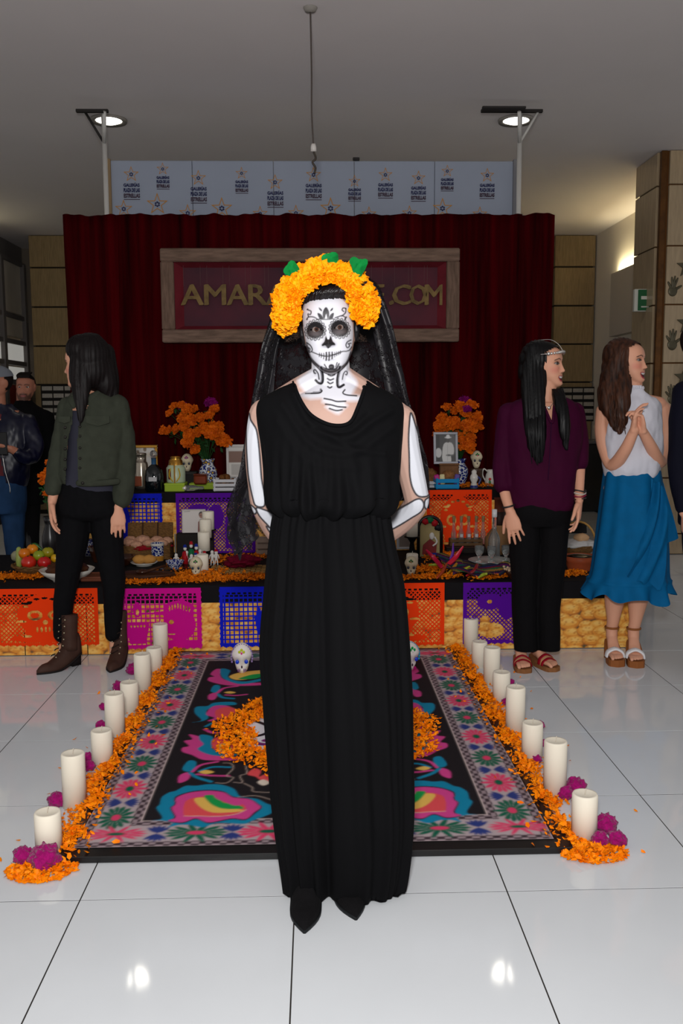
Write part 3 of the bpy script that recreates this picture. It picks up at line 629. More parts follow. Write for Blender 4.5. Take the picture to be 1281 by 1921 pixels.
shapes = [
 ('p', TQ, [(490, 1060), (560, 1045), (525, 985), (545, 960), (555, 920), (600, 890), (640, 880), (700, 850), (760, 850), (840, 840), (920, 845), (990, 870), (1020, 910), (1060, 920), (1130, 930), (1180, 955), (1230, 975), (1220, 1010), (1180, 1030), (1100, 1060), (1050, 1080), (960, 1075), (880, 1075), (800, 1100), (720, 1085), (660, 1085), (590, 1100), (620, 1075), (560, 1060)]),
 ('p', (30, 20, 40), [(590, 1062), (630, 1040), (606, 985), (632, 960), (632, 920), (690, 894), (760, 879), (850, 874), (930, 884), (985, 914), (1080, 926), (1138, 960), (1158, 980), (1118, 1016), (1060, 1056), (980, 1051), (900, 1066), (830, 1076), (760, 1051), (680, 1076)]),
 ('p', P2, [(594, 1060), (640, 1040), (615, 985), (640, 960), (640, 925), (690, 900), (760, 885), (850, 880), (930, 890), (985, 920), (1080, 930), (1130, 960), (1150, 980), (1110, 1010), (1060, 1050), (980, 1045), (900, 1060), (830, 1070), (760, 1045), (680, 1070)]),
 ('p', CO, [(690, 960), (720, 930), (790, 915), (870, 910), (950, 925), (1040, 960), (1060, 995), (1000, 1020), (880, 1035), (760, 1030), (690, 1030)]),
 ('p', YE, [(750, 930), (810, 920), (880, 940), (1000, 985), (1050, 1000), (960, 1010), (860, 1010), (790, 980)]),
 ('p', G2, [(810, 910), (860, 905), (900, 925), (930, 950), (1000, 960), (1050, 985), (980, 990), (910, 985), (860, 965), (830, 940)]),
 ('p', P2, [(870, 908), (930, 905), (1000, 930), (1040, 960), (990, 968), (930, 945), (890, 930)]),
 ('l', (222, 180, 160), .004, [(690, 1031), (790, 1032), (900, 1033), (1000, 1020), (1060, 995)]),
 ('p', TQ, [(680, 750), (715, 700), (760, 705), (755, 745), (720, 765)]), ('l', P2, .013, [(740, 765), (790, 725), (890, 705)]), ('l', TQ, .013, [(780, 762), (860, 737), (965, 738)]),
 ('p', YE, [(780, 767), (820, 755), (870, 767), (820, 779)]), ('l', P2, .013, [(770, 780), (850, 788), (955, 790)]), ('p', P2, [(655, 830), (660, 790), (700, 770), (725, 775), (720, 805), (690, 825)]), ('l', TQ, .016, [(725, 772), (770, 800), (850, 825)]),
 ('p', P2, [(720, 540), (800, 560), (820, 590), (850, 620), (870, 650), (1010, 680), (1010, 695), (900, 697), (800, 692), (740, 665), (680, 645), (680, 620), (720, 610), (690, 580), (740, 570)]),
 ('p', TQ, [(790, 542), (860, 555), (855, 600), (870, 635), (940, 648), (1010, 655), (1000, 668), (930, 672), (840, 662), (770, 630), (805, 600), (780, 570)]),
 ('p', CO, [(862, 570), (920, 555), (970, 590), (1010, 640), (900, 643), (860, 615)]), ('p', YE, [(890, 612), (930, 592), (950, 625), (905, 640)]), ('p', G2, [(930, 625), (960, 610), (975, 638), (940, 642)]),
 ('l', TQ, .014, [(820, 492), (870, 470), (940, 478)]), ('l', P2, .016, [(815, 510), (860, 530), (935, 530)]),
 ('p', TQ, [(740, 468), (795, 455), (755, 412), (762, 375), (830, 370), (870, 350), (980, 345), (1000, 362), (900, 368), (850, 382), (822, 402), (835, 440), (800, 460)]),
 ('p', P2, [(830, 458), (872, 440), (822, 420), (862, 372), (940, 367), (980, 385), (960, 430), (900, 445), (860, 460)]), ('p', CO, [(890, 440), (880, 395), (950, 375), (1000, 390), (980, 430)]),
 ('p', TQ, [(850, 280), (870, 245), (905, 250), (890, 290)]), ('l', P2, .016, [(888, 292), (930, 262), (1010, 250)]), ('p', YE, [(930, 288), (965, 281), (1000, 289), (965, 295)]), ('l', TQ, .018, [(890, 297), (920, 318), (985, 325)]),
 ('p', P2, [(835, 328), (840, 300), (880, 290), (887, 310), (868, 332)]), ('l', P2, .014, [(940, 303), (1000, 306), (1065, 300)]),
 ('p', P2, [(880, 148), (912, 150), (905, 180), (930, 210), (1020, 230), (1160, 228), (1240, 215), (1240, 235), (1100, 247), (980, 247), (900, 237), (835, 217), (840, 197), (870, 192), (848, 177)]),
 ('p', TQ, [(910, 145), (965, 155), (952, 190), (980, 212), (1060, 222), (1180, 198), (1180, 212), (1040, 238), (950, 217), (912, 187)]),
 ('p', YE, [(962, 190), (1040, 165), (1180, 155), (1180, 182), (1080, 207), (1000, 212)]), ('p', G2, [(1015, 207), (1100, 180), (1190, 176), (1120, 204)]),
 ('p', CO, [(1070, 780), (1110, 745), (1150, 760), (1140, 795), (1180, 780), (1230, 790), (1215, 830), (1150, 815), (1120, 795)]), ('p', (220, 205, 190), [(1130, 828), (1165, 812), (1205, 830), (1165, 848)]),
 ('l', (170, 150, 140), .004, [(925, 712), (970, 715), (985, 745), (945, 790), (985, 800), (945, 832), (880, 832)]), ('l', (170, 150, 140), .004, [(1060, 730), (1065, 775), (1025, 790), (1040, 830), (985, 828)]), ('l', (170, 150, 140), .004, [(1050, 835), (1100, 860), (1110, 885), (1240, 890)]), ('l', (170, 150, 140), .004, [(1010, 918), (1120, 910), (1220, 935)]),
]
for s in shapes:
    q = cp(s[-1])
    for sg_ in (1, -1):
        qq = q*np.array([sg_, 1])+np.array([0 if sg_ > 0 else -.02, 0])
        if s[0] == 'p': pt.poly(qq, s[1], 4)
        else: pt.line(qq, s[2], s[1], 5)
for k in range(-2, 3): pt.ell(0, 3.0+k*.0, .12, .10, TQ); pt.ell(0, 3.0, .08, .065, P2); pt.ell(0, 3.0, .04, .03, YE)
col = pt.c.reshape(ny, nx, 3); bl = (np.roll(col, 1, 0)+np.roll(col, -1, 0)+np.roll(col, 1, 1)+np.roll(col, -1, 1)); col = .5*col+.125*bl
link('carpet_print', mk(np.c_[X, Y, np.full(len(X), .0235)], gridf(ny, nx), mat('rug_weave', (255, 255, 255), .75, vcol=True, bump=.12, bs=350), True, None, col.reshape(-1, 3)), rb)
# printed skull disc in the petal ring
cx, cy = Pz(612, 1372, .02)[:2]
g_ = np.linspace(-.36, .36, 150); X, Y = np.meshgrid(g_, g_); X = X.ravel(); Y = Y.ravel(); pt = Paint(X, Y, (232, 230, 236), .004)
for sx in (-1, 1):
    pt.ell(sx*.13, .06, .07, .08, (34, 28, 36)); pt.ell(sx*.13, .06, .04, .05, (120, 40, 110))
    pt.line(np.array([(sx*.30, .12), (sx*.25, .06), (sx*.245, -.02), (sx*.29, -.06), (sx*.33, -.07)]), .022, (34, 26, 34), 6)
    pt.line(np.array([(sx*.31, -.10), (sx*.27, -.145), (sx*.22, -.15), (sx*.19, -.12), (sx*.22, -.09), (sx*.25, -.11)]), .03, (120, 40, 112), 6)
    for k in range(3): pt.ell(sx*.235, .035-k*.045, .016, .012, (60, 30, 60)); pt.ell(sx*.235, .035-k*.045, .008, .006, (170, 120, 60))
    for k, a in enumerate((.2, .9, 1.6, 2.4)): pt.ell(sx*(.26+.035*math.cos(a)), .18+.045*math.sin(a), .05, .026, (226, 150, 70), sx*a); pt.ell(sx*(.26+.03*math.cos(a)), .18+.04*math.sin(a), .03, .012, (240, 186, 110), sx*a)
for k in range(9): pt.line([(-.12+.03*k, -.2), (-.12+.03*k, -.15)], .006, (34, 26, 34))
r = np.hypot(X, Y*.9).reshape(150, 150); f = gridf(150, 150); kp = (r.ravel()[f] < .35).all(1)
v, f2, u = cut(np.c_[X+cx, Y+cy, np.full(len(X), .026)], f[kp], np.zeros(len(X), bool))
tag(link('skull_print', mk(v, f2, mat('print_sheet', (255, 255, 255), .5, vcol=True), True, None, pt.c[u])), 'flat white printed skull with purple swirls inside the ring of marigold petals', 'floor print')
# ------------------------------------------------------------------ petals
m_pet = mat('petal_orange', (255, 150, 4), .55, col2=(240, 112, 0), vs=30)
m_pet2 = mat('petal_dark_orange', (240, 132, 10), .6, col2=(196, 92, 6), vs=30)
def pile(name, label, pos, L=.02, seed=0, m=None, fl_=.5): return tag(ob(name, petals(pos, L, seed, fl_), m or m_pet, None, False), label, 'petals', None, 'stuff')
for sx, lab in ((-1, 'left'), (1, 'right')):
    n = 5000; Y = rng.uniform(2.58, 4.96, n); X = (-.797 if sx < 0 else .795)+rng.normal(0, .028, n)+.010*np.sin(Y*19)
    keep = rng.uniform(size=n) < .62+.38*np.sin(Y*23+1)
    X, Y = X[keep], Y[keep]; d = np.abs(X-(-.79 if sx < 0 else .79))
    inb = (np.abs(X) < .785) & (Y > 2.64); Z = np.where(inb, .023, .002)+.004+np.maximum(0, .03-d*.4)*rng.uniform(0, 1, len(X))
    q = Pz(78, 1634) if sx < 0 else Pz(1112, 1600); m = 620
    a = rng.uniform(0, 6.28, m); rr = np.sqrt(rng.uniform(0, 1, m)); ex = q[0]+.105*rr*np.cos(a); ey = q[1]+.075*rr*np.sin(a); ez = .006+rng.uniform(0, .022, m)*(1-rr)
    mo = 150; ox = (-.8 if sx < 0 else .8)+sx*np.abs(rng.normal(.05, .09, mo))*rng.choice([1, -.8], mo); oy = rng.uniform(2.6, 4.9, mo); oz = np.where(np.abs(ox) < .785, .028, .006)
    pile('marigold_petals', 'orange marigold petals strewn along the '+lab+' edge of the rug', np.c_[np.r_[X, ex, ox], np.r_[Y, ey, oy], np.r_[Z, ez, oz]], .021, 3+sx)
n = 5200; a = rng.uniform(0, 6.28, n); rr = rng.uniform(.31, .465, n)+rng.normal(0, .012, n)+.02*np.sin(a*9); Z = .032+np.maximum(0, .02-np.abs(rr-.385)*.2)*rng.uniform(0, 1, n)
pile('marigold_petals', 'ring of orange marigold petals round the skull print on the rug', np.c_[cx+rr*np.cos(a), cy+rr*1.08*np.sin(a), Z], .02, 9)
def strip(label, segs, z, seed, m=None, L=.02):
    out = []
    for (xa, ya, xb, yb, wd, n) in segs:
        a, b = Pz(xa, ya, z), Pz(xb, yb, z); t = rng.uniform(0, 1, n); q = a[None]*(1-t[:, None])+b[None]*t[:, None]
        q[:, 0] += rng.normal(0, .02, n); q[:, 1] += rng.normal(0, wd, n); q[:, 2] = z+.005+rng.uniform(0, .014, n); q[:, 1] = np.clip(q[:, 1], YF+.012, YM-.02) if z == ZL else np.clip(q[:, 1], YM+.03, 6.5)
        out.append(q)
    pile('marigold_petals', label, np.concatenate(out), L, seed, m or m_pet2)
strip('orange petals strewn on the left end of the lower tier', [(-30, 1085, 85, 1082, .045, 1100)], ZL, 21)
strip('orange petals strewn along lower tier front left of the black gown', [(235, 1092, 500, 1084, .05, 2300), (250, 1086, 420, 1074, .07, 900), (320, 1056, 500, 1046, .08, 900)], ZL, 22)
strip('orange petals strewn along lower tier front right of the black gown', [(745, 1086, 860, 1082, .03, 700), (890, 1088, 960, 1082, .02, 260), (785, 1070, 850, 1066, .06, 700), (800, 1046, 850, 1040, .06, 500), (1050, 1080, 1090, 1076, .04, 300)], ZL, 23)
strip('orange petals strewn on the right end of upper tier', [(860, 912, 930, 910, .08, 800)], ZU, 24)
# ------------------------------------------------------------------ candles
m_wax = mat('candle_wax', (238, 230, 212), .45, var=.03, vs=5); m_wick = mat('wick', (210, 200, 185), .8)
def candle(x, y, z, r, h, label, group):
    t = thing('pillar_candle', label, 'candle', (x, y, z), 0, group)
    ob('wax', lathe([(.001, z), (r, z), (r, z+h-.006), (r-.003, z+h), (r-.008, z+h-.001), (r*.5, z+h-.004), (.001, z+h-.005)], 32, (x, y, 0)), m_wax, t)
    ob('wick', tube([(x, y, z+h-.006), (x+.001, y, z+h+.008), (x+.003, y, z+h+.016)], .0013, 6), m_wick, t); return t
ordn = ['first', 'second', 'third', 'fourth', 'fifth', 'sixth', 'seventh', 'eighth']
LC = [(96, 1605, 1522), (140.5, 1513, 1412), (196, 1435, 1369), (216.5, 1383, 1300), (244, 1336, 1279), (268.5, 1296, 1226), (290, 1261, 1214), (302, 1235, 1170)]
RC = [(1095, 1574, 1488), (1040, 1492, 1389), (997.5, 1426, 1355), (966, 1375, 1288), (940, 1317, 1260), (922, 1283, 1214), (899, 1251, 1203), (883, 1222, 1160)]
for L_, side in ((LC, 'left'), (RC, 'right')):
    for k, (px, yb, yt) in enumerate(L_):
        q = Pz(px, yb-1); h = P(px, yt, q[1])[2]; z = .0225 if abs(q[0]) < .82 and q[1] > 2.6 else 0.0
        x = q[0]; x = math.copysign(max(abs(x), .832), x)
        candle(x, q[1], 0, .0405, h, ('short ' if h < .155 else 'tall ')+'cream pillar candle, '+ordn[k]+' from the front on the '+side+' side of the rug', 'candles along the rug')
# cockscomb flowers
m_cel = mat('celosia_magenta', (168, 8, 110), .7, var=.5, vs=60, bump=.6, bs=140, sheen=.2)
def cock(px, py, rpx, lab, k, z=0, sq=.85):
    q = Pz(px, py, z); r = rpx*q[1]/F; q[1] += r*.2
    o = ob('cockscomb_flower', blob((q[0], q[1], z+r*sq*.92), (r, r*.9, r*sq), .34, 2.6, 36, 22, k), m_cel); return tag(o, lab, 'flower')
for k, (px, py, r, lab) in enumerate([(44, 1622, 20, 'magenta cockscomb at the outer front end of the left petal bed'), (84, 1632, 29, 'large magenta cockscomb before the front candle on the left'), (106, 1514, 17, 'magenta cockscomb beside the second candle on the left'),
        (165, 1432, 12, 'magenta cockscomb behind the second candle on the left'), (168, 1446, 11, 'small magenta cockscomb low beside the third candle on the left'), (190, 1370, 11, 'magenta cockscomb beside fourth candle on the left'), (194, 1332, 8, 'magenta cockscomb behind the fourth candle on the left'), (222, 1296, 11, 'magenta cockscomb beside fifth candle on the left'), (248, 1265, 12, 'magenta cockscomb beside sixth candle on the left'),
        (1136, 1562, 22, 'magenta cockscomb touching the front candle on the right'), (1158, 1588, 18, 'magenta cockscomb at outer front end of the right petal bed'), (1126, 1588, 17, 'magenta cockscomb low beside front candle on the right'),
        (1080, 1490, 20, 'magenta cockscomb between the first and second candles on the right'), (1060, 1500, 16, 'magenta cockscomb at foot of second candle on the right'), (1012, 1368, 10, 'magenta cockscomb behind the third candle on the right'), (1019, 1400, 8, 'magenta cockscomb behind the second candle on the right'), (1006, 1432, 11, 'magenta cockscomb at foot of third candle on the right'), (948, 1322, 8, 'magenta cockscomb at foot of fifth candle on the right'), (958, 1285, 7, 'small magenta cockscomb behind fifth candle on the right')]):
    cock(px, py, r, lab, k)
# sugar skulls
m_sug = mat('sugar_white', (232, 226, 222), .6, var=.06, vs=60, bump=.15, bs=200); m_bone = mat('clay_ivory', (214, 200, 170), .55, var=.08, vs=30)
def skull(px, py, z, wpx, label, trim, m=None, eye=(20, 60, 200), flower=((190, 200, 40), (226, 60, 140)), teeth=(96, 40, 120), yaw=0):
    q = Pz(px, py, z); s = wpx*q[1]/F/1.0; x, y = q[0], q[1]+s*.4
    t = thing('sugar_skull', label, 'skull', (x, y, z)); M = rotz(yaw) @ np.diag([1, 1, 1.16]); T = lambda vf: tr(vf, M*s, (x, y, z))
    nv, nu = 40, 56; th = np.linspace(.02, np.pi-.02, nv); a = np.linspace(0, 2*np.pi, nu, endpoint=False); TH, A = np.meshgrid(th, a, indexing='ij')
    D = np.stack([np.sin(TH)*np.sin(A), -np.sin(TH)*np.cos(A), np.cos(TH)], -1)
    up = np.clip((D[..., 2]+.25)*1.6, 0, 1); up = up*up*(3-2*up)
    V = np.stack([D[..., 0]*(.33+.17*up), D[..., 1]*(.38+.14*up), D[..., 2]*.62], -1)
    fx, fz = V[..., 0], V[..., 2]; fr = np.clip(-D[..., 1]*1.5, 0, 1)
    for sx in (-1, 1): V[..., 1] += fr*.10*np.exp(-((fx-sx*.2)/.10)**2-((fz+.04)/.11)**2); V[..., 1] -= fr*.06*np.exp(-((fx-sx*.26)/.1)**2-((fz+.24)/.08)**2)
    V[..., 1] += fr*.08*np.exp(-(fx/.06)**2-((fz+.22)/.07)**2); V[..., 1] -= fr*.05*np.exp(-(fx/.2)**2-((fz+.42)/.08)**2)
    V[..., 2] = (np.maximum(V[..., 2], -.56)+.56)
    ob('cranium', T(loft(V[::-1])), m or m_sug, t)
    sm = mat('icing_%d_%d_%d' % trim, trim, .5) if trim else None
    for sx in (-1, 1):
        ob('eye', T(ell((sx*.2, -.42, .52), (.085, .05, .085), 14, 8)), mat('icing_blue_%d' % eye[0], eye, .25), t)
        if teeth:
            b = MB()
            for k in range(3): b.add(T(ell((sx*(.09+.05*k), -.41+.02*k, .17-.0*k), (.018, .02, .09-.015*k), 8, 6)))
            b.obj('cheek_icing', mat('icing_%d_%d_%d' % teeth, teeth, .5), t)
    b = MB(); b.add(T(ell((0, -.44, .32), (.04, .03, .06), 10, 6))); b.obj('nose_hole', mat('icing_dark', (60, 40, 60), .6), t)
    if flower:
        b = MB()
        for k in range(5): b.add(T(ell((.1*math.sin(k*1.257), -.46+.04*abs(math.cos(k*1.257)), .88+.1*math.cos(k*1.257)), (.06, .03, .06), 10, 6)), 0)
        b.add(T(ell((0, -.5, .87), (.045, .04, .05), 10, 6)), 1)
        b.obj('forehead_flower', [mat('icing_%d_%d_%d' % flower[0], flower[0], .5), mat('icing_%d_%d_%d' % flower[1], flower[1], .5)], t)
    if trim:
        b = MB()
        for k in range(19):
            a_ = -1.9+k*3.8/18; b.add(T(ell((.47*math.sin(a_), -.12, .62+.5*math.cos(a_)), (.05, .07, .05), 8, 6)))
        b.obj('icing_trim', sm, t)
    return t
skull(453, 1266, .0235, 43, 'white sugar skull with lilac icing edge on the rug left of gown', (140, 120, 170), yaw=.05)
skull(768, 1262, .0235, 43, 'white sugar skull with turquoise icing edge on the rug right of gown', (20, 150, 190), flower=((20, 160, 80), (240, 240, 240)), teeth=(190, 10, 120), yaw=.3)
# ------------------------------------------------------------------ offerings on the altar
def at(px, py, z):
    q = Pz(px, py, z); hi, lo = (YM-.07, YF+.03) if z == ZL else (6.42, YM+.05); y = min(max(q[1], lo), hi)
    return np.array([P(px, py, y)[0], y, z])
def sz(q): return q[1]/F                      # metres per picture pixel at that distance
m_glass = mat('clear_glass', (235, 238, 238), .04, trans=.92, ior=1.4); m_gold2 = mat('brass', (190, 140, 60), .25, metal=.9); m_cer = mat('white_ceramic', (206, 202, 194), .25, var=.04)
def talavera(name, seed, s=60):
    if name in MATS: return MATS[name]
    m = mat(name, (205, 205, 205), .22); nt = m.node_tree; N = nt.nodes; L = nt.links; t = N.new('ShaderNodeTexCoord'); v = N.new('ShaderNodeTexVoronoi'); v.inputs['Scale'].default_value = s; L.new(t.outputs['Object'], v.inputs[0])
    r = N.new('ShaderNodeValToRGB'); r.color_ramp.interpolation = 'CONSTANT'; e = r.color_ramp.elements; e[0].position = 0; e[0].color = tuple(lin((190, 150, 40) if seed else (20, 34, 110)))+(1,); e[1].position = .3; e[1].color = tuple(lin((22, 34, 104)))+(1,)
    q = e.new(.5); q.color = tuple(lin((200, 204, 208)))+(1,); q = e.new(.68); q.color = tuple(lin((24, 38, 112)))+(1,); L.new(v.outputs['Distance'], r.inputs[0]); L.new(r.outputs[0], N['Principled BSDF'].inputs['Base Color']); return m
m_tal = talavera('talavera_blue', 0); m_tal2 = talavera('talavera_dark', 1, 34)
def lat(name, label, cat, q, prof, m, n=28, group=None, part='body'):
    t = thing(name, label, cat, q, 0, group); ob(part, lathe(prof, n, q), m, t); return t
m_mar2 = mat('marigold_deep', (222, 108, 10), .65, col2=(178, 70, 4), vs=50); mm2 = [mk(*marigold(.03, 60, 30+k), m_mar2, False) for k in range(3)]; mm3 = [mk(*marigold(.03, 60, 40), mat('bloom_magenta', (130, 10, 100), .7, var=.4, vs=60), False)]
m_stem = mat('stem_green', (30, 70, 30), .6, var=.3)
def bouquet(name, label, q, fl, vase_h, vase_r, vm, mouth):
    """fl: picture positions of the blooms (px, py, radius px, depth offset, magenta)"""
    t = thing(name, label, 'flowers', q); x, y, z = q
    ob('vase', lathe([(.001, z), (vase_r*.62, z), (vase_r*.6, z+.01), (vase_r, z+vase_h*.45), (vase_r*.95, z+vase_h*.62), (vase_r*.55, z+vase_h*.84), (vase_r*.62, z+vase_h*.9), (vase_r*.78, z+vase_h), (vase_r*.7, z+vase_h), (vase_r*.45, z+vase_h*.85), (.001, z+vase_h*.8)], 30, q), vm, t)
    top = np.array([x, y, z+vase_h]); stems = MB(); lv = MB(); g = np.random.default_rng(int(abs(x)*100))
    for k, (px, py, r, dy, mg) in enumerate(fl):
        p = P(px, py, y+dy); d = p-top; d[1] -= .12; put((mm3 if mg else mm2)[0 if mg else k % 3], p, d/np.linalg.norm(d)+np.array([0, -.6, .1]), r*y/F/.03, t, g.uniform(0, 6), 'bloom')
        stems.add(tube([top+np.array([0, 0, -.03]), top*.5+p*.5+np.array([0, 0, .02]), p], .0025, 5, 3))
        for j in range(3):
            u = g.uniform(.4, .95); c = top*(1-u)+p*u+g.normal(0, .012, 3); l = g.uniform(.025, .05); a = g.uniform(0, 6); e = np.array([math.cos(a), g.normal()*.4, math.sin(a)]); lv.add((np.array([c, c+e*l*.5+np.array([.008, 0, .006]), c+e*l, c+e*l*.5-np.array([.008, 0, .006])]), [[0, 1, 2, 3]]))
    stems.obj('stems', m_stem, t); tag(lv.obj('leaves', m_stem, t), kind='stuff'); return t
q = np.array([P(390, 886, 6.44)[0], 6.44, ZU])
g = np.random.default_rng(41)
fl = [(326, 762, 8, 0, 0), (340, 760, 9, 0, 0), (352, 768, 11, -.05, 0), (364, 768, 9, 0, 0), (402, 768, 11, 0, 0), (318, 775, 8, 0, 0), (342, 784, 11, -.04, 0), (358, 790, 14, -.08, 0), (376, 784, 11, -.04, 0), (392, 780, 10, -.02, 0), (346, 800, 12, -.06, 0), (305, 808, 8, .0, 0), (316, 808, 9, 0, 0), (330, 806, 10, 0, 0), (356, 816, 12, -.1, 0), (370, 812, 10, -.06, 0), (382, 800, 10, -.05, 0), (396, 812, 15, -.1, 0), (398, 798, 9, 0, 0), (412, 806, 9, 0, 0), (418, 826, 14, -.04, 0), (352, 830, 12, -.1, 0), (366, 843, 10, -.06, 0), (394, 756, 12, .04, 1), (342, 762, 9, .05, 1), (412, 797, 8, .03, 0)]
bouquet('marigold_vase', 'dark painted talavera vase of orange marigolds on left of the upper tier', q, fl, .205, .066, m_tal2, 0)
q = np.array([P(862, 884, 6.42)[0], 6.42, ZU])
fl = [(838, 764, 9, 0, 0), (862, 762, 11, -.04, 0), (884, 760, 11, 0, 0), (852, 772, 9, 0, 0), (872, 774, 12, -.06, 0), (894, 784, 12, -.02, 0), (830, 784, 11, 0, 0), (824, 798, 12, -.04, 0), (850, 794, 14, -.08, 0), (880, 800, 16, -.08, 0), (898, 800, 9, 0, 0), (868, 800, 9, -.05, 0), (834, 808, 11, -.02, 0), (866, 822, 12, -.06, 0), (882, 820, 11, -.04, 0), (878, 836, 15, -.08, 0), (862, 834, 10, -.05, 0), (852, 815, 11, 0, 0), (820, 815, 9, 0, 0), (872, 752, 11, .05, 1), (876, 768, 8, -.08, 1)]
bouquet('marigold_vase', 'blue and white talavera vase of orange marigolds on right of the upper tier', q, fl, .195, .062, talavera('talavera_blue2', 0, 40), 0)
q = at(92, 1040, ZL); q = np.array([P(92, 960, 5.6)[0], 5.6, ZL]); fl = [(91, 868, 7, 0, 0), (90, 884, 9, 0, 0), (82, 892, 9, 0, 0), (95, 893, 9, -.02, 0), (80, 904, 8, 0, 0), (90, 900, 9, -.03, 0), (92, 918, 8, 0, 0), (88, 925, 8, 0, 0), (97, 908, 8, 0, 0)]
bouquet('marigold_vase', 'tall dark vase with orange marigolds behind the hand of green jacket person', q, fl, .32, .05, mat('vase_black', (20, 18, 20), .3), 0)
# upper tier, left
def picture(name, label, px0, px1, py0, py1, y, z, frame, m_frame, paint, fw=.012, lean=.12, mattec=None, back=.02):
    a, b = P(px0, py0, y), P(px1, py1, y); W_, H_ = b[0]-a[0], a[2]-b[2]; t = thing(name, label, 'picture', (a[0]+W_/2, y, b[2]))
    n = 60; X, Z = np.meshgrid(np.linspace(0, 1, n), np.linspace(0, 1, n)); p = Paint(X.ravel(), Z.ravel(), mattec or (200, 196, 190), .02); paint(p); v = np.c_[a[0]+X.ravel()*W_, np.full(n*n, y-.002), b[2]+Z.ravel()*H_]
    def L(vf): v_ = np.asarray(vf[0], float).copy(); v_[:, 1] += (v_[:, 2]-b[2])*lean; return v_, vf[1]
    link('photo', mk(L((v, 0))[0], gridf(n, n), mat('photo_print', (255, 255, 255), .4, vcol=True), True, None, p.c), t); f = MB()
    for c, s in (((a[0]+W_/2, y, a[2]-fw/2), (W_, .02, fw)), ((a[0]+W_/2, y, b[2]+fw/2), (W_, .02, fw)), ((a[0]+fw/2, y, (a[2]+b[2])/2), (fw, .02, H_-2*fw)), ((b[0]-fw/2, y, (a[2]+b[2])/2), (fw, .02, H_-2*fw))): f.add(L(box(c, s, .003)))
    f.obj('frame', m_frame, t, False); ob('back_board', L(box((a[0]+W_/2, y+.012, (a[2]+b[2])/2), (W_-.006, .012, H_-.006), .002)), mat('card_brown', (90, 66, 46), .8), t, False); return t
def pnt_pattern(p):
    for k in range(60): p.ell(rng.uniform(), rng.uniform(), .06, .05, [(120, 104, 84), (196, 186, 170), (150, 140, 128)][k % 3])
picture('framed_picture', 'gold framed pale picture at left end of the upper tier', 243, 298, 835, 922, 6.52, ZU, 1, m_gold2, pnt_pattern, .02, 0)
def pnt_plain(p): p.poly([(0, .45), (1, .45), (1, .8), (0, .8)], (110, 70, 50)); p.poly([(.2, .0), (.8, .0), (.8, .4), (.2, .4)], (170, 165, 160))
picture('framed_picture', 'white framed picture behind the black veil on the upper tier', 424, 470, 834, 895, 6.5, ZU, 1, mat('frame_white', (205, 200, 196), .5), pnt_plain, .018, 0)
q = at(266, 915, ZU); t = lat('metal_canister', 'silver metal canister behind the dark bottle on upper tier', 'canister', q, [(.001, q[2]), (.048, q[2]), (.049, q[2]+.02), (.047, q[2]+.17), (.044, q[2]+.18), (.044, q[2]+.185), (.036, q[2]+.19), (.036, q[2]+.235), (.040, q[2]+.24), (.038, q[2]+.25), (.001, q[2]+.252)], mat('tin_silver', (170, 160, 145), .22, metal=.85))
ob('amber_window', box((q[0]-.015, q[1]-.045, q[2]+.055), (.05, .012, .07), .004), mat('amber', (150, 66, 20), .3), t, False)
q = at(290, 922, ZU); t = lat('glass_bottle', 'round dark glass bottle with clear ball stopper on upper tier', 'bottle', q, [(.001, q[2]), (.055, q[2]), (.062, q[2]+.012), (.064, q[2]+.10), (.058, q[2]+.145), (.03, q[2]+.175), (.016, q[2]+.185), (.014, q[2]+.215), (.018, q[2]+.225), (.001, q[2]+.226)], mat('dark_glass', (8, 16, 20), .06, spec=.8))
ob('collar', lathe([(.0165, q[2]+.182), (.0165, q[2]+.222), (.0185, q[2]+.227), (.001, q[2]+.228)], 18, q), mat('collar_blue', (30, 74, 110), .3), t); ob('stopper', ell(q+[0, 0, .255], (.025, .025, .025)), m_glass, t); ob('label', box(q+[.0, -.061, .088], (.055, .008, .03), .003), mat('label_grey', (180, 180, 182), .5), t, False)
q = at(328, 924, ZU); t = thing('lime_box', 'lime green box under the tin lantern on upper tier', 'box', q); ob('carton', box(q+[-.002, .07, .027], (.135, .14, .054), .003), mat('lime_card', (150, 176, 50), .6), t, False); ob('lid', box(q+[-.002, .07, .05], (.139, .144, .012), .003), mat('lime_card2', (164, 190, 62), .6), t, False)
q = at(328, 924, ZU)+np.array([0, .07, .057]); t = lat('tin_lantern', 'pale green tin lantern with brass lid standing on lime box', 'lantern', q, [(.001, q[2]), (.062, q[2]), (.064, q[2]+.01), (.064, q[2]+.10), (.056, q[2]+.11), (.05, q[2]+.12)], mat('tin_mint', (176, 190, 160), .35))
ob('lid', lathe([(.05, q[2]+.118), (.045, q[2]+.15), (.03, q[2]+.165), (.036, q[2]+.17), (.034, q[2]+.178), (.001, q[2]+.182)], 22, q), m_gold2, t)
ob('brass_bar', box(q+[.0, -.064, .07], (.01, .008, .15), .002), m_gold2, t, False); ob('painted_flower', box(q+[-.034, -.056, .06], (.018, .01, .07), .004), mat('paint_maroon', (100, 20, 24), .5), t, False)
for sx in (-.03, .03): ob('yellow_stripe', tube([q+[sx*.4, -.066, .01], q+[sx*1.2, -.060, .05], q+[sx*.9, -.062, .1]], .004, 6, 3), mat('paint_yellow', (190, 160, 30), .5), t)
q = at(360, 902, ZU); q[1] = 6.47; q[0] -= .025; t = thing('black_box', 'black box carrying the small skull on the upper tier', 'box', q); ob('carton', box(q+[0, 0, .055], (.11, .1, .11), .004), mat('box_black', (34, 32, 30), .6, var=.3, vs=30), t, False); ob('lid', box(q+[0, 0, .105], (.117, .107, .022), .004), mat('box_black2', (46, 44, 42), .6), t, False)
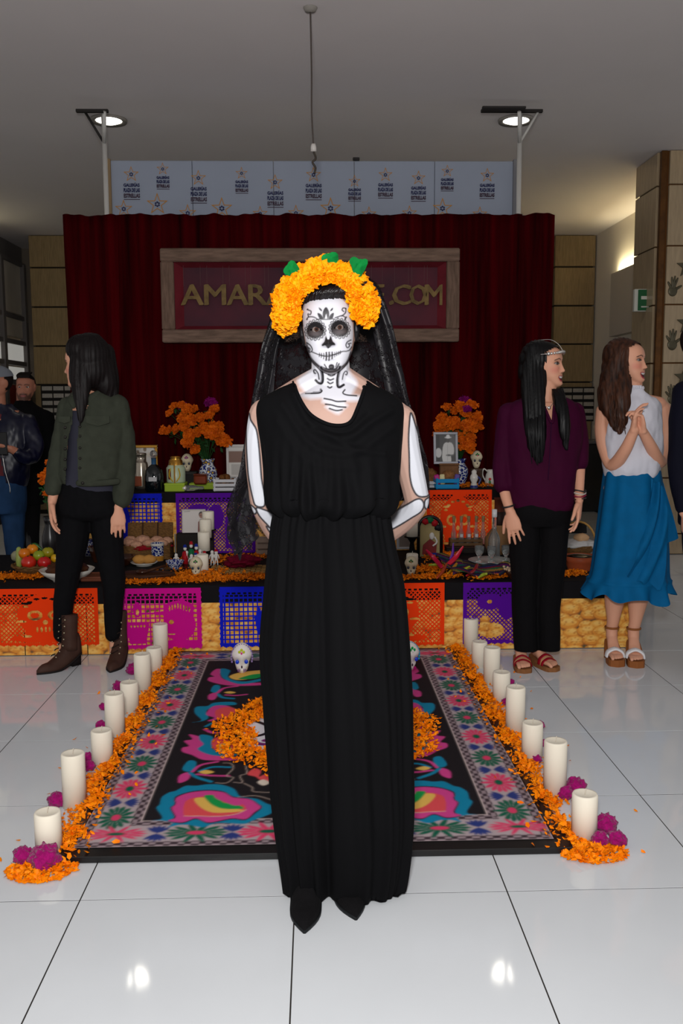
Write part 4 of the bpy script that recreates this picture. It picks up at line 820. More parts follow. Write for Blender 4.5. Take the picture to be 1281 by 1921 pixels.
def skull_at(p, wpx, label, **k):
    t = skull(600, 1000, .4, 37, label, None, m_bone, **k)     # built once, then moved where it stands
    s = wpx*p[1]/F/(37*Pz(600, 1000, .4)[1]/F); t.location = p; t.scale = (s,)*3; return t
skull_at(q+[-.012, 0, .117], 24, 'small ivory skull on the black box, upper tier left', eye=(30, 40, 60), flower=((140, 60, 120), (150, 90, 140)), teeth=None)
q = at(396, 918, ZU); t = thing('lime_box', 'flat lime green box behind the glass bottle on upper tier', 'box', q+[-.05, 0, 0]); ob('carton', box(q+[-.05, .06, .02], (.20, .11, .04), .003), mat('lime_card'), t, False); ob('lid', box(q+[-.05, .06, .036], (.204, .114, .012), .003), mat('lime_card2'), t, False)
q = at(383, 914, ZU); q[1] = 6.24; q[2] += .044; t = thing('copper_tin', 'shiny copper brown tin on the flat lime box', 'tin', q); ob('body', box(q+[0, 0, .032], (.09, .07, .064), .01), mat('copper', (120, 50, 24), .15, metal=.3), t, False); ob('lid', box(q+[0, 0, .066], (.094, .074, .01), .004), mat('copper2', (96, 40, 22), .15), t, False)
q = at(358, 924, ZU); t = thing('glass_bottle', 'clear glass perfume bottle lying before lime box', 'bottle', q); ob('bottle', tube([q+[-.045, .02, .022], q+[-.02, .02, .022], q+[.02, .02, .022], q+[.045, .02, .022], q+[.075, .02, .022]], [.018, .02, .019, .013, .012], 16, 3, True), m_glass, t); ob('cap', ell(q+[-.045, .015, .022], (.02, .018, .018)), mat('crystal', (220, 214, 205), .1, metal=.4), t)
m_nut = mat('walnut_shell', (120, 76, 38), .6, var=.5, vs=40, bump=.5, bs=120)
def crate(name, label, q, w_, d_, h, m, rows=3, taper=.0):
    t = thing(name, label, 'crate', q)
    for r in range(rows):
        z = q[2]+h*(r+.5)/rows; hh = h/rows*.72
        for sy in (-1, 1): ob('slat', box((q[0], q[1]+sy*d_/2, z), (w_, .006, hh), .0015), m, t, False)
        for sx in (-1, 1): ob('slat', box((q[0]+sx*w_/2, q[1], z), (.006, d_, hh), .0015), m, t, False)
    for sx in (-1, 1):
        for sy in (-1, 1): ob('corner_post', box((q[0]+sx*(w_/2-.006), q[1]+sy*(d_/2-.006), q[2]+h/2), (.012, .012, h), .002), m, t, False)
    ob('bottom', box((q[0], q[1], q[2]+.004), (w_-.01, d_-.01, .006), .001), m, t, False); return t
q = at(422, 922, ZU); q[1] += .06; crate('small_crate', 'small white slatted crate of walnuts by the veil on upper tier', q, .15, .14, .085, mat('crate_white', (196, 196, 200), .6), 3)
def heap(name, label, cat, group, q, n, r, spread, m, sq=.85, amp=.12, z0=0, layer=2):
    g = np.random.default_rng(int(q[0]*1000) % 997); me = mk(*blob((0, 0, 0), (r, r*.95, r*sq), amp, 3, 14, 9, 3), m); k = 0
    for l in range(layer):
        for i in range(max(1, int(n/(1+l)))):
            a = 2.4*k+.3; rr = spread*math.sqrt((i+.3)/max(1, n/(1+l)))*(1-.35*l); o = bpy.data.objects.new(name, me); COL.objects.link(o); o.location = (q[0]+rr*math.cos(a), q[1]+rr*math.sin(a)*.8, q[2]+z0+r*sq*.9+l*r*1.3); o.rotation_euler = (g.uniform(0, 3), g.uniform(0, 3), g.uniform(0, 6)); WM[o.name] = Matrix.Identity(4); tag(o, label, cat, group); k += 1
heap('walnut', 'brown walnut heaped in the white slatted crate on upper tier', 'nut', 'walnuts in the white crate', q, 9, .022, .06, m_nut, z0=.045)
# upper tier, right
def pnt_man(p):
    p.poly([(.06, .05), (.94, .05), (.94, .95), (.06, .95)], (70, 70, 70)); p.poly([(.06, .05), (.25, .05), (.25, .95), (.06, .95)], (50, 50, 50)); p.ell(.2, .35, .13, .15, (190, 190, 190)); p.ell(.75, .6, .2, .36, (96, 96, 96))
    p.poly([(.38, .05), (.36, .4), (.42, .62), (.55, .68), (.75, .66), (.84, .5), (.82, .3), (.7, .28), (.72, .05)], (196, 196, 194), 2); p.ell(.6, .75, .075, .085, (80, 78, 76)); p.ell(.6, .83, .13, .03, (205, 205, 205)); p.ell(.6, .86, .075, .06, (214, 214, 214)); p.ell(.62, .27, .11, .03, (90, 90, 90)); p.line([(.58, .6), (.57, .1)], .012, (150, 150, 150))
picture('framed_photo', 'white framed black and white photo of person in a white suit and hat', 814, 859, 811, 870, 6.3, ZU, 1, mat('frame_grey', (166, 168, 176), .4), lambda p: (p.poly([(.0, .0), (1, 0), (1, 1), (0, 1)], (150, 152, 160)), pnt_man(p)), .016, .16)
hb_ = P(836, 869, 6.3)[2]-ZU; q = np.array([P(842, 880, 6.31)[0], 6.31, ZU]); t = thing('wooden_block', 'wooden block propping up the white framed photo', 'block', q); ob('block', box(q+[0, 0, hb_/2-.007], (.13, .06, hb_-.014), .006), mat('block_wood', (120, 84, 56), .7, var=.3), t, False); ob('top_board', box(q+[0, 0, hb_-.007], (.14, .066, .0135), .003), mat('block_wood'), t, False)
q = at(840, 920, ZU); q[1] += .08; crate('small_crate', 'small blue slatted crate of sweets on right of the upper tier', q, .155, .13, .075, mat('crate_blue', (24, 130, 186), .6), 2)
m_loaf = mat('sweet_brown', (146, 100, 60), .7, var=.5, vs=50, bump=.5, bs=90)
o = ob('sesame_sweet', blob((q[0]+.015, q[1], q[2]+.085), (.052, .045, .04), .15, 4, 24, 14, 4), m_loaf); tag(o, 'brown sesame sweet heaped in the blue crate', 'sweet')
for k, (dx, c, l) in enumerate(((-.055, (176, 14, 120), 'magenta wrapped sweet standing in the blue crate'), (-.03, (210, 200, 150), 'cream wafer leaning in the blue crate'), (.06, (90, 70, 150), 'lilac wrapped sweet at the end of blue crate'))):
    tag(ob('wrapped_sweet', tr(box((0, 0, .035), (.035, .02, .07), .006), roty(-.3+.25*k), q+[dx, -.03, .03]), mat('sweet_%d' % k, c, .4), None, False), l, 'sweet')
q = at(810, 905, ZU); o = ob('bread_loaf', blob(q+[-.005, .05, .062], (.055, .05, .062), .2, 3, 26, 16, 6), m_loaf); tag(o, 'round brown bread loaf beside the blue crate', 'bread')
q = at(812, 916, ZU); q[1] += .05; crate('small_crate', 'small pale crate below the brown loaf near arm of gown person', q, .1, .07, .045, mat('crate_white'), 2)
q = at(884, 913, ZU); q[1] = 6.25; t = lat('ceramic_bottle', 'white and blue ceramic bottle figure on the right of upper tier', 'bottle', q, [(.001, q[2]), (.024, q[2]), (.026, q[2]+.01), (.018, q[2]+.04), (.029, q[2]+.065), (.026, q[2]+.085), (.016, q[2]+.1), (.018, q[2]+.115), (.01, q[2]+.125), (.001, q[2]+.13)], m_cer); ob('blue_band', lathe([(.0275, q[2]+.002), (.0275, q[2]+.02)], 20, q), mat('glaze_blue', (30, 44, 110), .3), t); ob('blue_handle', tube([q+[.024, -.01, .08], q+[.042, -.01, .06], q+[.03, -.01, .025]], .006, 7, 4), mat('glaze_blue'), t)
q = at(893, 904, ZU); t = lat('brown_pot', 'dark brown cylinder pot under the skull on upper tier', 'pot', q, [(.001, q[2]), (.042, q[2]), (.044, q[2]+.11), (.047, q[2]+.12), (.04, q[2]+.125), (.001, q[2]+.126)], mat('pot_brown', (66, 42, 28), .4, var=.3)); ob('foot_ring', lathe([(.044, q[2]), (.046, q[2]+.004), (.044, q[2]+.012)], 20, q), mat('pot_brown'), t)
skull_at(q+[0, 0, .127], 24, 'small ivory skull with pink flower on the brown pot', eye=(30, 60, 50), flower=((30, 120, 60), (220, 20, 120)), teeth=None)
q = at(920, 910, ZU); t = lat('floral_pitcher', 'white pitcher with painted flowers beside the purple blouse', 'pitcher', q, [(.001, q[2]), (.036, q[2]), (.042, q[2]+.03), (.034, q[2]+.08), (.024, q[2]+.1), (.028, q[2]+.115), (.022, q[2]+.115), (.001, q[2]+.1)], m_cer); ob('handle', tube([q+[-.02, 0, .1], q+[-.05, 0, .12], q+[-.058, 0, .08], q+[-.035, 0, .03]], .005, 8, 5), m_cer, t); ob('painted_flower', ell(q+[-.012, -.038, .05], (.01, .006, .01)), mat('paint_red', (190, 20, 24), .4), t); ob('painted_leaf', ell(q+[-.012, -.038, .028], (.009, .006, .014)), mat('paint_green', (30, 110, 50), .4), t)
# lower tier, left
m_wick2 = mat('wicker', (128, 92, 52), .8, col2=(84, 58, 32), vs=60, bump=.8, bs=60, stretch=(1, 1, 3))
def bowl(name, label, cat, q, r, h, m, th=.006, foot=.5): return lat(name, label, cat, q, [(.001, q[2]), (r*foot, q[2]), (r*foot, q[2]+.006), (r*.82, q[2]+h*.55), (r, q[2]+h), (r-th, q[2]+h), (r*.8, q[2]+h*.55), (r*.45, q[2]+.014), (.001, q[2]+.012)], m, 36)
q = at(56, 1082, ZL); q[1] += .08; t = bowl('fruit_basket', 'shallow woven basket of fruit on left end of lower tier', 'basket', q, .125, .06, m_wick2)
a = np.linspace(0, 2*np.pi, 60); ob('rim', tube([q+np.array([.122*math.cos(x), .122*math.sin(x), .058+.003*math.sin(x*14)]) for x in a], .007, 7), m_wick2, t)
def fruit(name, label, px, py, rpx, dy, c, sq=.92, stem=True, rough=.3):
    p = P(px, py, q[1]+dy); r = rpx*p[1]/F; t = thing(name, label, 'fruit', p-[0, 0, r*sq]); ob('flesh', blob(p, (r, r, r*sq), .03, 1.5, 24, 16, rpx), mat('fruit_%d_%d_%d' % c, c, rough, var=.12, vs=30), t); ob('stem', ell(p+[0, -r*.25, r*sq*.95], (r*.16, r*.16, r*.1), 10, 6), mat('stem_green'), t); return t
fruit('tomato', 'red tomato at the front left of fruit basket', 54, 1055, 14, -.06, (196, 40, 22)); fruit('tomato', 'red tomato at the front right of fruit basket', 83, 1055, 12.5, -.06, (190, 26, 26)); fruit('orange', 'orange resting on the tomatoes at left of fruit basket', 46, 1038, 11, -.02, (214, 116, 14)); fruit('orange', 'orange at the top of fruit basket beside green leaf', 61, 1030, 10.5, .02, (220, 130, 16)); fruit('lime', 'green lime in the middle of fruit basket', 73, 1042, 11, -.03, (136, 150, 30)); fruit('lime', 'yellow green lime at the right top of fruit basket', 90, 1036, 11, .0, (150, 140, 24)); fruit('yellow_pepper', 'yellow pepper at right edge of fruit basket', 104, 1047, 9, -.03, (206, 160, 20))
p = P(35, 1045, q[1]+.0); o = ob('cucumber', tube([p+[0, 0, -.05], p+[.003, 0, 0], p+[0, .01, .045]], [.016, .02, .015], 14, 4, True), mat('pale_green', (150, 164, 80), .4, var=.2)); tag(o, 'pale green cucumber standing at left in fruit basket', 'vegetable')
p = P(66, 1028, q[1]+.03); o = ob('green_chile', tube([p+[-.04, 0, .0], p+[0, 0, .02], p+[.05, 0, -.02]], [.008, .012, .004], 10, 4, True), mat('chile_green', (36, 84, 24), .4)); tag(o, 'dark green chile laid across top of fruit basket', 'vegetable')
p = at(22, 1060, ZL); o = ob('squash', blob(p+[0, .1, .04], (.035, .03, .035), .12, 3, 20, 12, 2), mat('squash_white', (150, 148, 120), .5, var=.3)); tag(o, 'small pale squash left of fruit basket', 'vegetable')
q = at(117, 1096, ZL); q[1] += .105; t = bowl('white_bowl', 'large white bowl of brown mole on lower tier behind black jeans', 'bowl', q, .155, .068, m_cer); ob('mole', blob(q+[0, 0, .066], (.118, .118, .045), .14, 3, 30, 18, 8), mat('mole_brown', (84, 46, 24), .5, var=.4, vs=30), t)
q = at(178, 1092, ZL); q[1] += .08; t = thing('clay_tray', 'flat terracotta tray between the legs of black jeans person', 'tray', q); ob('tray', box(q+[0, 0, .012], (.17, .15, .022), .006), mat('terracotta_dark', (110, 62, 44), .6), t, False); ob('rim', tube([q+np.array([.085*sx, .075*sy, .024]) for sx, sy in ((-1, -1), (1, -1), (1, 1), (-1, 1), (-1, -1))], .006, 6), mat('terracotta_dark'), t)
m_brnclay = mat('brown_glaze', (60, 30, 16), .2, var=.2)
q = at(185, 1056, ZL); bowl('clay_pot', 'dark brown glazed clay pot left of the wicker chest', 'pot', q+[0, .05, 0], .075, .1, m_brnclay, .01, .6)
q = at(166, 1040, ZL); t = lat('talavera_jar', 'blue checked talavera jar behind the clay tray', 'jar', q, [(.001, q[2]), (.035, q[2]), (.05, q[2]+.04), (.048, q[2]+.08), (.034, q[2]+.1), (.036, q[2]+.108), (.001, q[2]+.1)], m_tal); ob('rim', lathe([(.034, q[2]+.1), (.039, q[2]+.105), (.034, q[2]+.11)], 20, q), mat('glaze_blue'), t)
# chest of bread
q = at(282, 1042, ZL); q[1] = 5.95; t = thing('wicker_chest', 'open wicker chest lined in red cloth and filled with bread', 'chest', q)
ob('front', box(q+[0, -.09, .045], (.30, .012, .09), .004), m_wick2, t, False); ob('back', box(q+[0, .09, .06], (.30, .012, .12), .004), m_wick2, t, False)
for sx in (-1, 1): ob('side', box(q+[sx*.15, 0, .05], (.012, .18, .1), .004), m_wick2, t, False)
ob('bottom', box(q+[0, 0, .008], (.29, .17, .012), .003), m_wick2, t, False); ob('lid', tr(box((0, 0, .05), (.30, .012, .1), .004), rotx(-.25), q+[0, .097, .12]), m_wick2, t, False)
for sx in (-.05, .05): ob('strap', tr(box((0, -.008, .05), (.01, .008, .1), .002), rotx(-.25), q+[sx, .097, .12]), mat('strap_brown', (60, 40, 24), .7), t, False)
v, f = blob((0, 0, 0), (.155, .1, .03), .25, 4, 40, 14, 5); ob('red_cloth', (v+q+np.array([0, -.005, .075]), f), mat('red_cloth', (140, 14, 28), .8, var=.3, vs=30), t)
m_bread = mat('sugared_bread', (206, 156, 128), .8, var=.35, vs=60, bump=.4, bs=160)
for k, (dx, dy, dz, r) in enumerate(((-.11, -.03, .10, .042), (-.03, .0, .115, .045), (.06, .01, .11, .042), (.12, .03, .105, .036), (-.12, .04, .11, .036), (-.06, -.07, .095, .034), (.02, -.06, .1, .038), (.1, -.05, .1, .036))):
    o = ob('sweet_bread', blob(q+[dx, dy, dz], (r*1.15, r*.9, r*.72), .14, 2.5, 24, 14, k), m_bread); tag(o, ('sugared bread roll by the left end of the wicker chest, back row', 'sugared bread roll second from left in the wicker chest', 'sugared bread roll third from left in the wicker chest', 'sugared bread roll at the right end of the wicker chest, back row', 'sugared bread roll deepest at left in the wicker chest', 'sugared bread roll front left against red cloth in the wicker chest', 'sugared bread roll front centre in the wicker chest', 'sugared bread roll front right in the wicker chest')[k], 'bread', 'bread rolls in the wicker chest')
q = at(296, 1052, ZL); t = lat('talavera_mug', 'blue and white talavera mug before the wicker chest', 'mug', q, [(.001, q[2]), (.036, q[2]), (.038, q[2]+.03), (.04, q[2]+.1), (.043, q[2]+.115), (.038, q[2]+.115), (.034, q[2]+.03), (.001, q[2]+.02)], m_tal); ob('yellow_base', lathe([(.0375, q[2]+.002), (.0395, q[2]+.035)], 24, q), mat('glaze_ochre', (176, 120, 40), .3), t); ob('white_rim', lathe([(.0415, q[2]+.1), (.0445, q[2]+.11), (.044, q[2]+.117)], 24, q), m_cer, t)
q = at(240, 1036, ZL); t = lat('bird_mug', 'white mug with painted bird next to hand of green jacket person', 'mug', q, [(.001, q[2]), (.034, q[2]), (.042, q[2]+.03), (.036, q[2]+.075), (.032, q[2]+.075), (.03, q[2]+.03), (.001, q[2]+.02)], m_cer); ob('painted_bird', ell(q+[-.006, -.04, .045], (.014, .006, .012)), mat('paint_sky', (60, 130, 180), .4), t); ob('painted_wing', ell(q+[.008, -.041, .038], (.01, .006, .008)), mat('paint_yellow'), t)
q = at(272, 1062, ZL); t = bowl('bread_plate', 'white plate of yellow bread rolls before the wicker chest', 'plate', q+[-.01, .03, 0], .085, .022, m_cer, .004, .6)
for k, dx in enumerate((-.035, .02)): tag(ob('bread_roll', blob(q+[dx, .03, .038], (.048, .034, .028), .1, 2, 20, 12, k+20), mat('bread_yellow', (196, 140, 70), .7, var=.2)), ('left' if k == 0 else 'right')+' yellow bread roll on white plate', 'bread')
q = at(268, 1092, ZL); q[1] += .09; t = thing('wooden_platter', 'long dark wooden platter with ladle beside leg of black jeans', 'platter', q); v, f = blob((0, 0, 0), (.19, .085, .022), .08, 2, 36, 12, 6); ob('platter', (v+q+np.array([-.02, 0, .022]), f), mat('dark_wood', (70, 40, 24), .45, var=.35, vs=12, stretch=(1, 5, 5)), t); ob('carved_edge', tube([q+np.array([-.02+.18*math.cos(x), .08*math.sin(x), .03]) for x in a], .008, 6), mat('dark_wood'), t)
q2 = q+[.03, .02, .06]; t = thing('wooden_spoon', 'dark wooden spoon lying across the long platter', 'spoon', q2); ob('handle', tube([q2+[-.02, -.04, -.01], q2+[.08, .03, .01]], .008, 8), mat('dark_wood'), t); ob('spoon_bowl', ell(q2+[-.045, -.055, -.01], (.035, .028, .014)), mat('brown_glaze'), t)
q = at(228, 1062, ZL); t = bowl('clay_bowl', 'shiny brown glazed clay bowl beside the white bread plate', 'bowl', q+[0, .04, 0], .08, .06, m_brnclay, .01)
q = at(326, 1072, ZL); q[1] += .05; lat('black_plate', 'black plate under the talavera bowl on lower tier', 'plate', q, [(.001, q[2]), (.06, q[2]), (.11, q[2]+.016), (.106, q[2]+.02), (.06, q[2]+.008), (.001, q[2]+.008)], mat('black_glaze', (16, 14, 14), .2))
t = bowl('talavera_bowl', 'small blue and white talavera bowl on the black plate', 'bowl', q+[.0, 0, .0085], .056, .05, talavera('talavera_blue3', 0, 75), .006)
# photo card + candle stand + figurines
def pnt_card(p):
    p.ell(.82, .78, .11, .13, (46, 34, 30)); p.ell(.82, .73, .09, .11, (150, 104, 84)); p.poly([(.66, .0), (.68, .45), (.78, .58), (.92, .56), (1, .45), (1, 0)], (120, 60, 50), 1); p.line([(.76, .73), (.88, .73)], .02, (40, 30, 28)); p.line([(.1, .9), (.34, .92)], .02, (120, 116, 112))
picture('photo_card', 'white card with photo of a person behind the pillar candles', 341, 386, 956, 999, 5.95, ZL+.1, 1, mat('card_white', (206, 200, 196), .5), pnt_card, .005, .06, (205, 198, 194))
q = at(362, 1050, ZL); q[1] = 5.97; t = thing('display_box', 'dark box supporting the photo card at back of lower tier', 'box', (q[0], 5.97, ZL)); zt = P(360, 1000, 5.95)[2]; ob('box', box((q[0], 5.98, (ZL+zt)/2), (.24, .07, zt-ZL-.004), .004), mat('box_dark', (30, 24, 22), .5), t, False); ob('glass_edge', box((q[0]-.125, 5.93, (ZL+zt)/2), (.008, .012, zt-ZL), .002), mat('edge_grey', (130, 130, 128), .2), t, False)
m_blkm = mat('black_iron', (14, 12, 12), .5)
for k, (px, py, dy, lab) in enumerate(((390, 1002, .2, 'cream candle at the back of the tiered black stand, left'), (385, 1012, .12, 'cream candle in the middle of the tiered black stand, left'), (382, 1030, .03, 'cream candle at the front of the tiered black stand, left'))):
    yb = 5.89-.08*k; top = P(px, (959, 974, 998)[k], yb); hh = .118; zc_ = top[2]-hh
    t = thing('candle_stand', 'black iron candle stand, '+('back', 'middle', 'front')[k]+' one of three behind figurines', 'candle stand', (top[0], yb, ZL)); ob('post', lathe([(.04, ZL), (.012, ZL+.02), (.012, zc_-.03), (.03, zc_-.012), (.05, zc_-.006), (.05, zc_-.001), (.001, zc_-.001)], 22, (top[0], yb, 0)), m_blkm, t); ob('base', lathe([(.001, ZL), (.05, ZL), (.05, ZL+.008), (.001, ZL+.012)], 22, (top[0], yb, 0)), m_blkm, t)
    candle(top[0], yb, zc_, .0385, hh, lab, None)
q = at(379, 1075, ZL); candle(q[0], q[1]+.03, ZL, .0365, .108, 'short cream candle standing behind the ivory skull on left of lower tier', None)
q = at(366, 1083, ZL); skull_at(q+[0, .05, 0], 27, 'ivory skull with blue eyes and green trim before a candle on lower tier', flower=((40, 110, 50), (120, 40, 110)), teeth=None, eye=(30, 90, 190), yaw=.05)
g = np.random.default_rng(9); m_wfig = mat('figure_white', (214, 210, 204), .5); cols = [(160, 20, 30), (20, 40, 130), (20, 100, 60), (140, 90, 40), (30, 30, 34)]
for k, (px, py, h, c, lab) in enumerate(((346, 1040, .08, 4, 'white skeleton figurine with horn at the left of the group'), (355, 1052, .1, 4, 'white skeleton figurine kneeling at front left of the group'), (357, 1046, .13, 0, 'blue capped figurine in red at the back left'), (368, 1046, .15, 2, 'tallest green robed figurine with red head in the group'), (377, 1046, .135, 0, 'blue capped figurine in red at the back right'), (362, 1056, .08, 4, 'small white skeleton figurine at front centre'), (370, 1056, .085, 0, 'red headed figurine at front centre'), (388, 1040, .11, 4, 'white skeleton figurine right of the red figures'), (394, 1042, .09, 3, 'brown dressed skeleton figurine beside the candle stand'), (404, 1048, .1, 4, 'white skeleton figurine right of candle stand'), (410, 1050, .1, 3, 'brown skeleton figurine at the right end of the group'))):
    q = at(px, py+4, ZL); q[1] = min(q[1], 5.68)-.06; x, y, z = q; t = thing('skeleton_figurine', lab, 'figurine', q, 0, 'clay figurines on the lower tier'); b = MB()
    robe = mat('robe_%d' % c, cols[c], .5)
    if c in (0, 2): ob('robe', lathe([(.001, z), (.02, z), (.018, z+h*.4), (.011, z+h*.7), (.001, z+h*.72)], 14, q), robe, t)
    else:
        for s in (-1, 1): b.add(tube([(x+s*.009, y, z), (x+s*.006, y, z+h*.4)], .004, 6))
        b.add(tube([(x, y, z+h*.38), (x, y, z+h*.7)], [.009, .011], 8, 0, True)); b.obj('bones', m_wfig, t)
    ob('arms', tube([(x-.018, y-.008, z+h*.42), (x-.013, y, z+h*.66), (x+.013, y, z+h*.66), (x+.019, y-.01, z+h*.45)], .0035, 6), m_wfig if c not in (0, 2) else robe, t); ob('head', ell((x, y, z+h*.83), (.011, .011, .013), 12, 8), m_wfig, t)
    if c != 4: ob('hat', lathe([(.013, z+h*.9), (.008, z+h*1.02), (.001, z+h*1.03)], 12, q), mat('robe_%d' % (1 if c == 0 else 0), cols[1 if c == 0 else 0], .5), t)
# mat, magenta cushion of celosia, crate by the gown
q = at(450, 1072, ZL); q[1] += .04; t = thing('woven_mat', 'woven palm mat lying on lower tier left of the gown', 'mat', q); n1, n2 = 12, 9
for i in range(n1):
    for j in range(n2): ob('weave', box(q+np.array([(i-n1/2+.5)*.031, (j-n2/2+.5)*.031, .004+.0015*((i+j) % 2)]), (.030, .026, .006) if (i+j) % 2 else (.026, .030, .006), .002), mat('palm_straw' if (i+j) % 3 else 'palm_straw2', (160, 124, 72) if (i+j) % 3 else (136, 104, 60), .8), t, False)
q = at(452, 1070, ZL); o = ob('cockscomb_flower', blob(q+[0, .06, .048], (.108, .075, .036), .4, 2.2, 44, 24, 3), mat('celosia_dark', (118, 4, 40), .8, var=.5, vs=50, bump=.6, bs=120)); tag(o, 'wide dark crimson cockscomb bloom lying on the woven mat', 'flower')
q = at(496, 1040, ZL); crate('slatted_box', 'pale wooden slatted box at left edge of the gown', q+[.02, 0, 0], .14, .09, .12, mat('pale_wood', (150, 132, 120), .7, var=.2), 3)
# lower tier, right
for k, (px, yt, yb, y, lab) in enumerate(((773, 975, 1006, 5.75, 'cream candle on black stand right of the gown'),)):
    top = P(px, yt, y); zc_ = P(px, yb, y)[2]; t = thing('candle_stand', 'turned black candle stand right of the gown on lower tier', 'candle stand', (top[0], y, ZL)); ob('post', lathe([(.05, ZL), (.014, ZL+.03), (.02, ZL+.06), (.013, zc_-.04), (.03, zc_-.012), (.05, zc_-.006), (.05, zc_-.001), (.001, zc_-.001)], 22, (top[0], y, 0)), m_blkm, t); ob('base', lathe([(.001, ZL), (.055, ZL), (.05, ZL+.01), (.001, ZL+.014)], 22, (top[0], y, 0)), m_blkm, t); candle(top[0], y, zc_, .036, top[2]-zc_, lab, None)
q = at(774, 1066, ZL); candle(q[0], q[1]+.03, ZL, .036, .085, 'short cream candle standing behind the skull right of the gown', None)
q = at(773, 1082, ZL); skull_at(q+[0, .05, 0], 27, 'ivory skull with blue eyes on lower tier right of the gown', flower=((60, 110, 60), (160, 120, 60)), teeth=None, eye=(30, 80, 180), yaw=-.15)
def pnt_pale(p): p.poly([(.15, .1), (.85, .1), (.85, .9), (.15, .9)], (120, 108, 100))
picture('framed_picture', 'grey framed picture behind the black candle stand right of gown', 744, 775, 988, 1030, 5.95, ZL, 1, mat('frame_grey'), pnt_pale, .012, 0)
# arched nicho
y = 5.85; a0, b0 = P(783, 968, y), P(829, 1046, y); W_, zb_, zt = b0[0]-a0[0], ZL, a0[2]; xc = (a0[0]+b0[0])/2; t = thing('arched_nicho', 'black arched frame with painted catrina scene right of the gown', 'ornament', (xc, y, ZL))
arch = lambda r, z0: np.array([(-r, z0)]+[(-r*math.cos(x), zt-zb_-W_/2+(r)*math.sin(x)) for x in np.linspace(0, math.pi, 16)]+[(r, z0)])
ob('back_panel', prism(arch(W_/2-.008, .004), (xc, y+.01, zb_), d=.008), mat('nicho_cream', (176, 158, 110), .6, var=.15, vs=20), t, False); pp = arch(W_/2-.006, .0); ob('arch_frame', tube(np.c_[xc+pp[:, 0], np.full(len(pp), y-.005), zb_+pp[:, 1]+.002], .011, 8), mat('nicho_black', (18, 16, 16), .35), t)
ob('red_dress', prism([(-.05, .02), (.04, .02), (.045, .09), (.0, .12), (-.045, .08)], (xc, y-.004, zb_), d=.008), mat('nicho_red', (130, 20, 20), .4, var=.3, vs=40), t, False); ob('white_figure', ell((xc+.012, y-.012, zb_+.14), (.017, .01, .024)), m_wfig, t); ob('white_arm', tube([(xc+.03, y-.012, zb_+.135), (xc+.045, y-.014, zb_+.1), (xc+.018, y-.016, zb_+.075)], .006, 7, 3), m_wfig, t)
for k, (dx, dz, c) in enumerate(((-.03, .235, 0), (.0, .245, 2), (.03, .225, 0), (.05, .195, 4))): ob('painted_rose', blob((xc+dx, y-.016, zb_+dz), (.022, .012, .02), .3, 3, 16, 10, k), mat('robe_%d' % c), t)
ob('blue_foot', box((xc+.03, y-.02, zb_+.02), (.06, .02, .02), .004), mat('robe_1', cols[1], .3), t, False)
# bottles in wooden crate
q = at(873, 1036, ZL); t = thing('riser', 'low dark riser under the bottle crate', 'riser', q); ob('box', box(q+[0, 0, .02], (.27, .11, .04), .004), mat('riser_black', (30, 24, 22), .7), t, False); ob('top_cloth', box(q+[0, 0, .042], (.275, .115, .006), .002), mat('riser_cloth', (60, 40, 34), .8), t, False); q = q+[0, 0, .046]; crate('bottle_crate', 'low brown wooden crate holding the corked miniature bottles', q, .215, .07, .05, mat('crate_brown', (96, 70, 46), .7, var=.3), 2)
m_corkb = mat('cork', (150, 122, 84), .8, var=.3, vs=80)
for k, px in enumerate((851, 865, 879, 893, 906)):
    x = P(px, 1000, q[1])[0]; z = q[2]+.009; t = thing('corked_bottle', ('leftmost', 'second', 'middle', 'fourth', 'rightmost')[k]+' small clear corked bottle standing in the wooden crate', 'bottle', (x, q[1], z), 0, 'corked bottles in the crate'); ob('glass', lathe([(.001, z), (.017, z), (.018, z+.01), (.018, z+.075), (.01, z+.105), (.0085, z+.16), (.0105, z+.165), (.009, z+.165)], 18, (x, q[1], 0)), m_glass, t); ob('cork', lathe([(.0085, z+.15), (.0105, z+.168), (.011, z+.19), (.001, z+.191)], 14, (x, q[1], 0)), m_corkb, t)
    if k in (1, 2, 3): ob('label', box((x, q[1]-.018, z+.06), (.02, .006, .022), .002), mat('label_grey'), t, False)
q = at(932, 1030, ZL); q[1] = 5.98; t = lat('demijohn', 'big brown jug with long neck behind the white capped bottle', 'jug', (q[0], 5.98, ZL), [(.001, ZL), (.075, ZL), (.095, ZL+.05), (.095, ZL+.1), (.06, ZL+.155), (.04, ZL+.175), (.036, ZL+.19), (.036, ZL+.225)], mat('jug_leather', (130, 96, 62), .6, var=.25)); x0 = q[0]
ob('dark_collar', lathe([(.037, ZL+.19), (.041, ZL+.2), (.04, ZL+.275), (.034, ZL+.28)], 22, (x0, 5.98, 0)), mat('collar_dark', (40, 26, 22), .5), t); ob('neck', lathe([(.034, ZL+.27), (.034, ZL+.36), (.04, ZL+.37), (.03, ZL+.372), (.001, ZL+.37)], 22, (x0, 5.98, 0)), mat('jug_brown', (92, 46, 32), .5), t)
q = at(927, 1040, ZL); q[1] = 5.75; q[0] = P(927, 1000, 5.75)[0]; x, y, z = q[0], 5.75, ZL; zt = P(927, 955, y)[2]; t = thing('tequila_bottle', 'clear glass bottle with white cap before the brown jug', 'bottle', (x, y, z)); ob('glass', lathe([(.001, z), (.036, z), (.038, z+.01), (.038, z+.13), (.03, z+.155), (.014, z+.185), (.013, zt-.05), (.015, zt-.045)], 26, (x, y, 0)), m_glass, t); ob('cap', lathe([(.014, zt-.052), (.0165, zt-.05), (.0165, zt-.002), (.001, zt)], 18, (x, y, 0)), mat('cap_white', (214, 214, 216), .3), t)
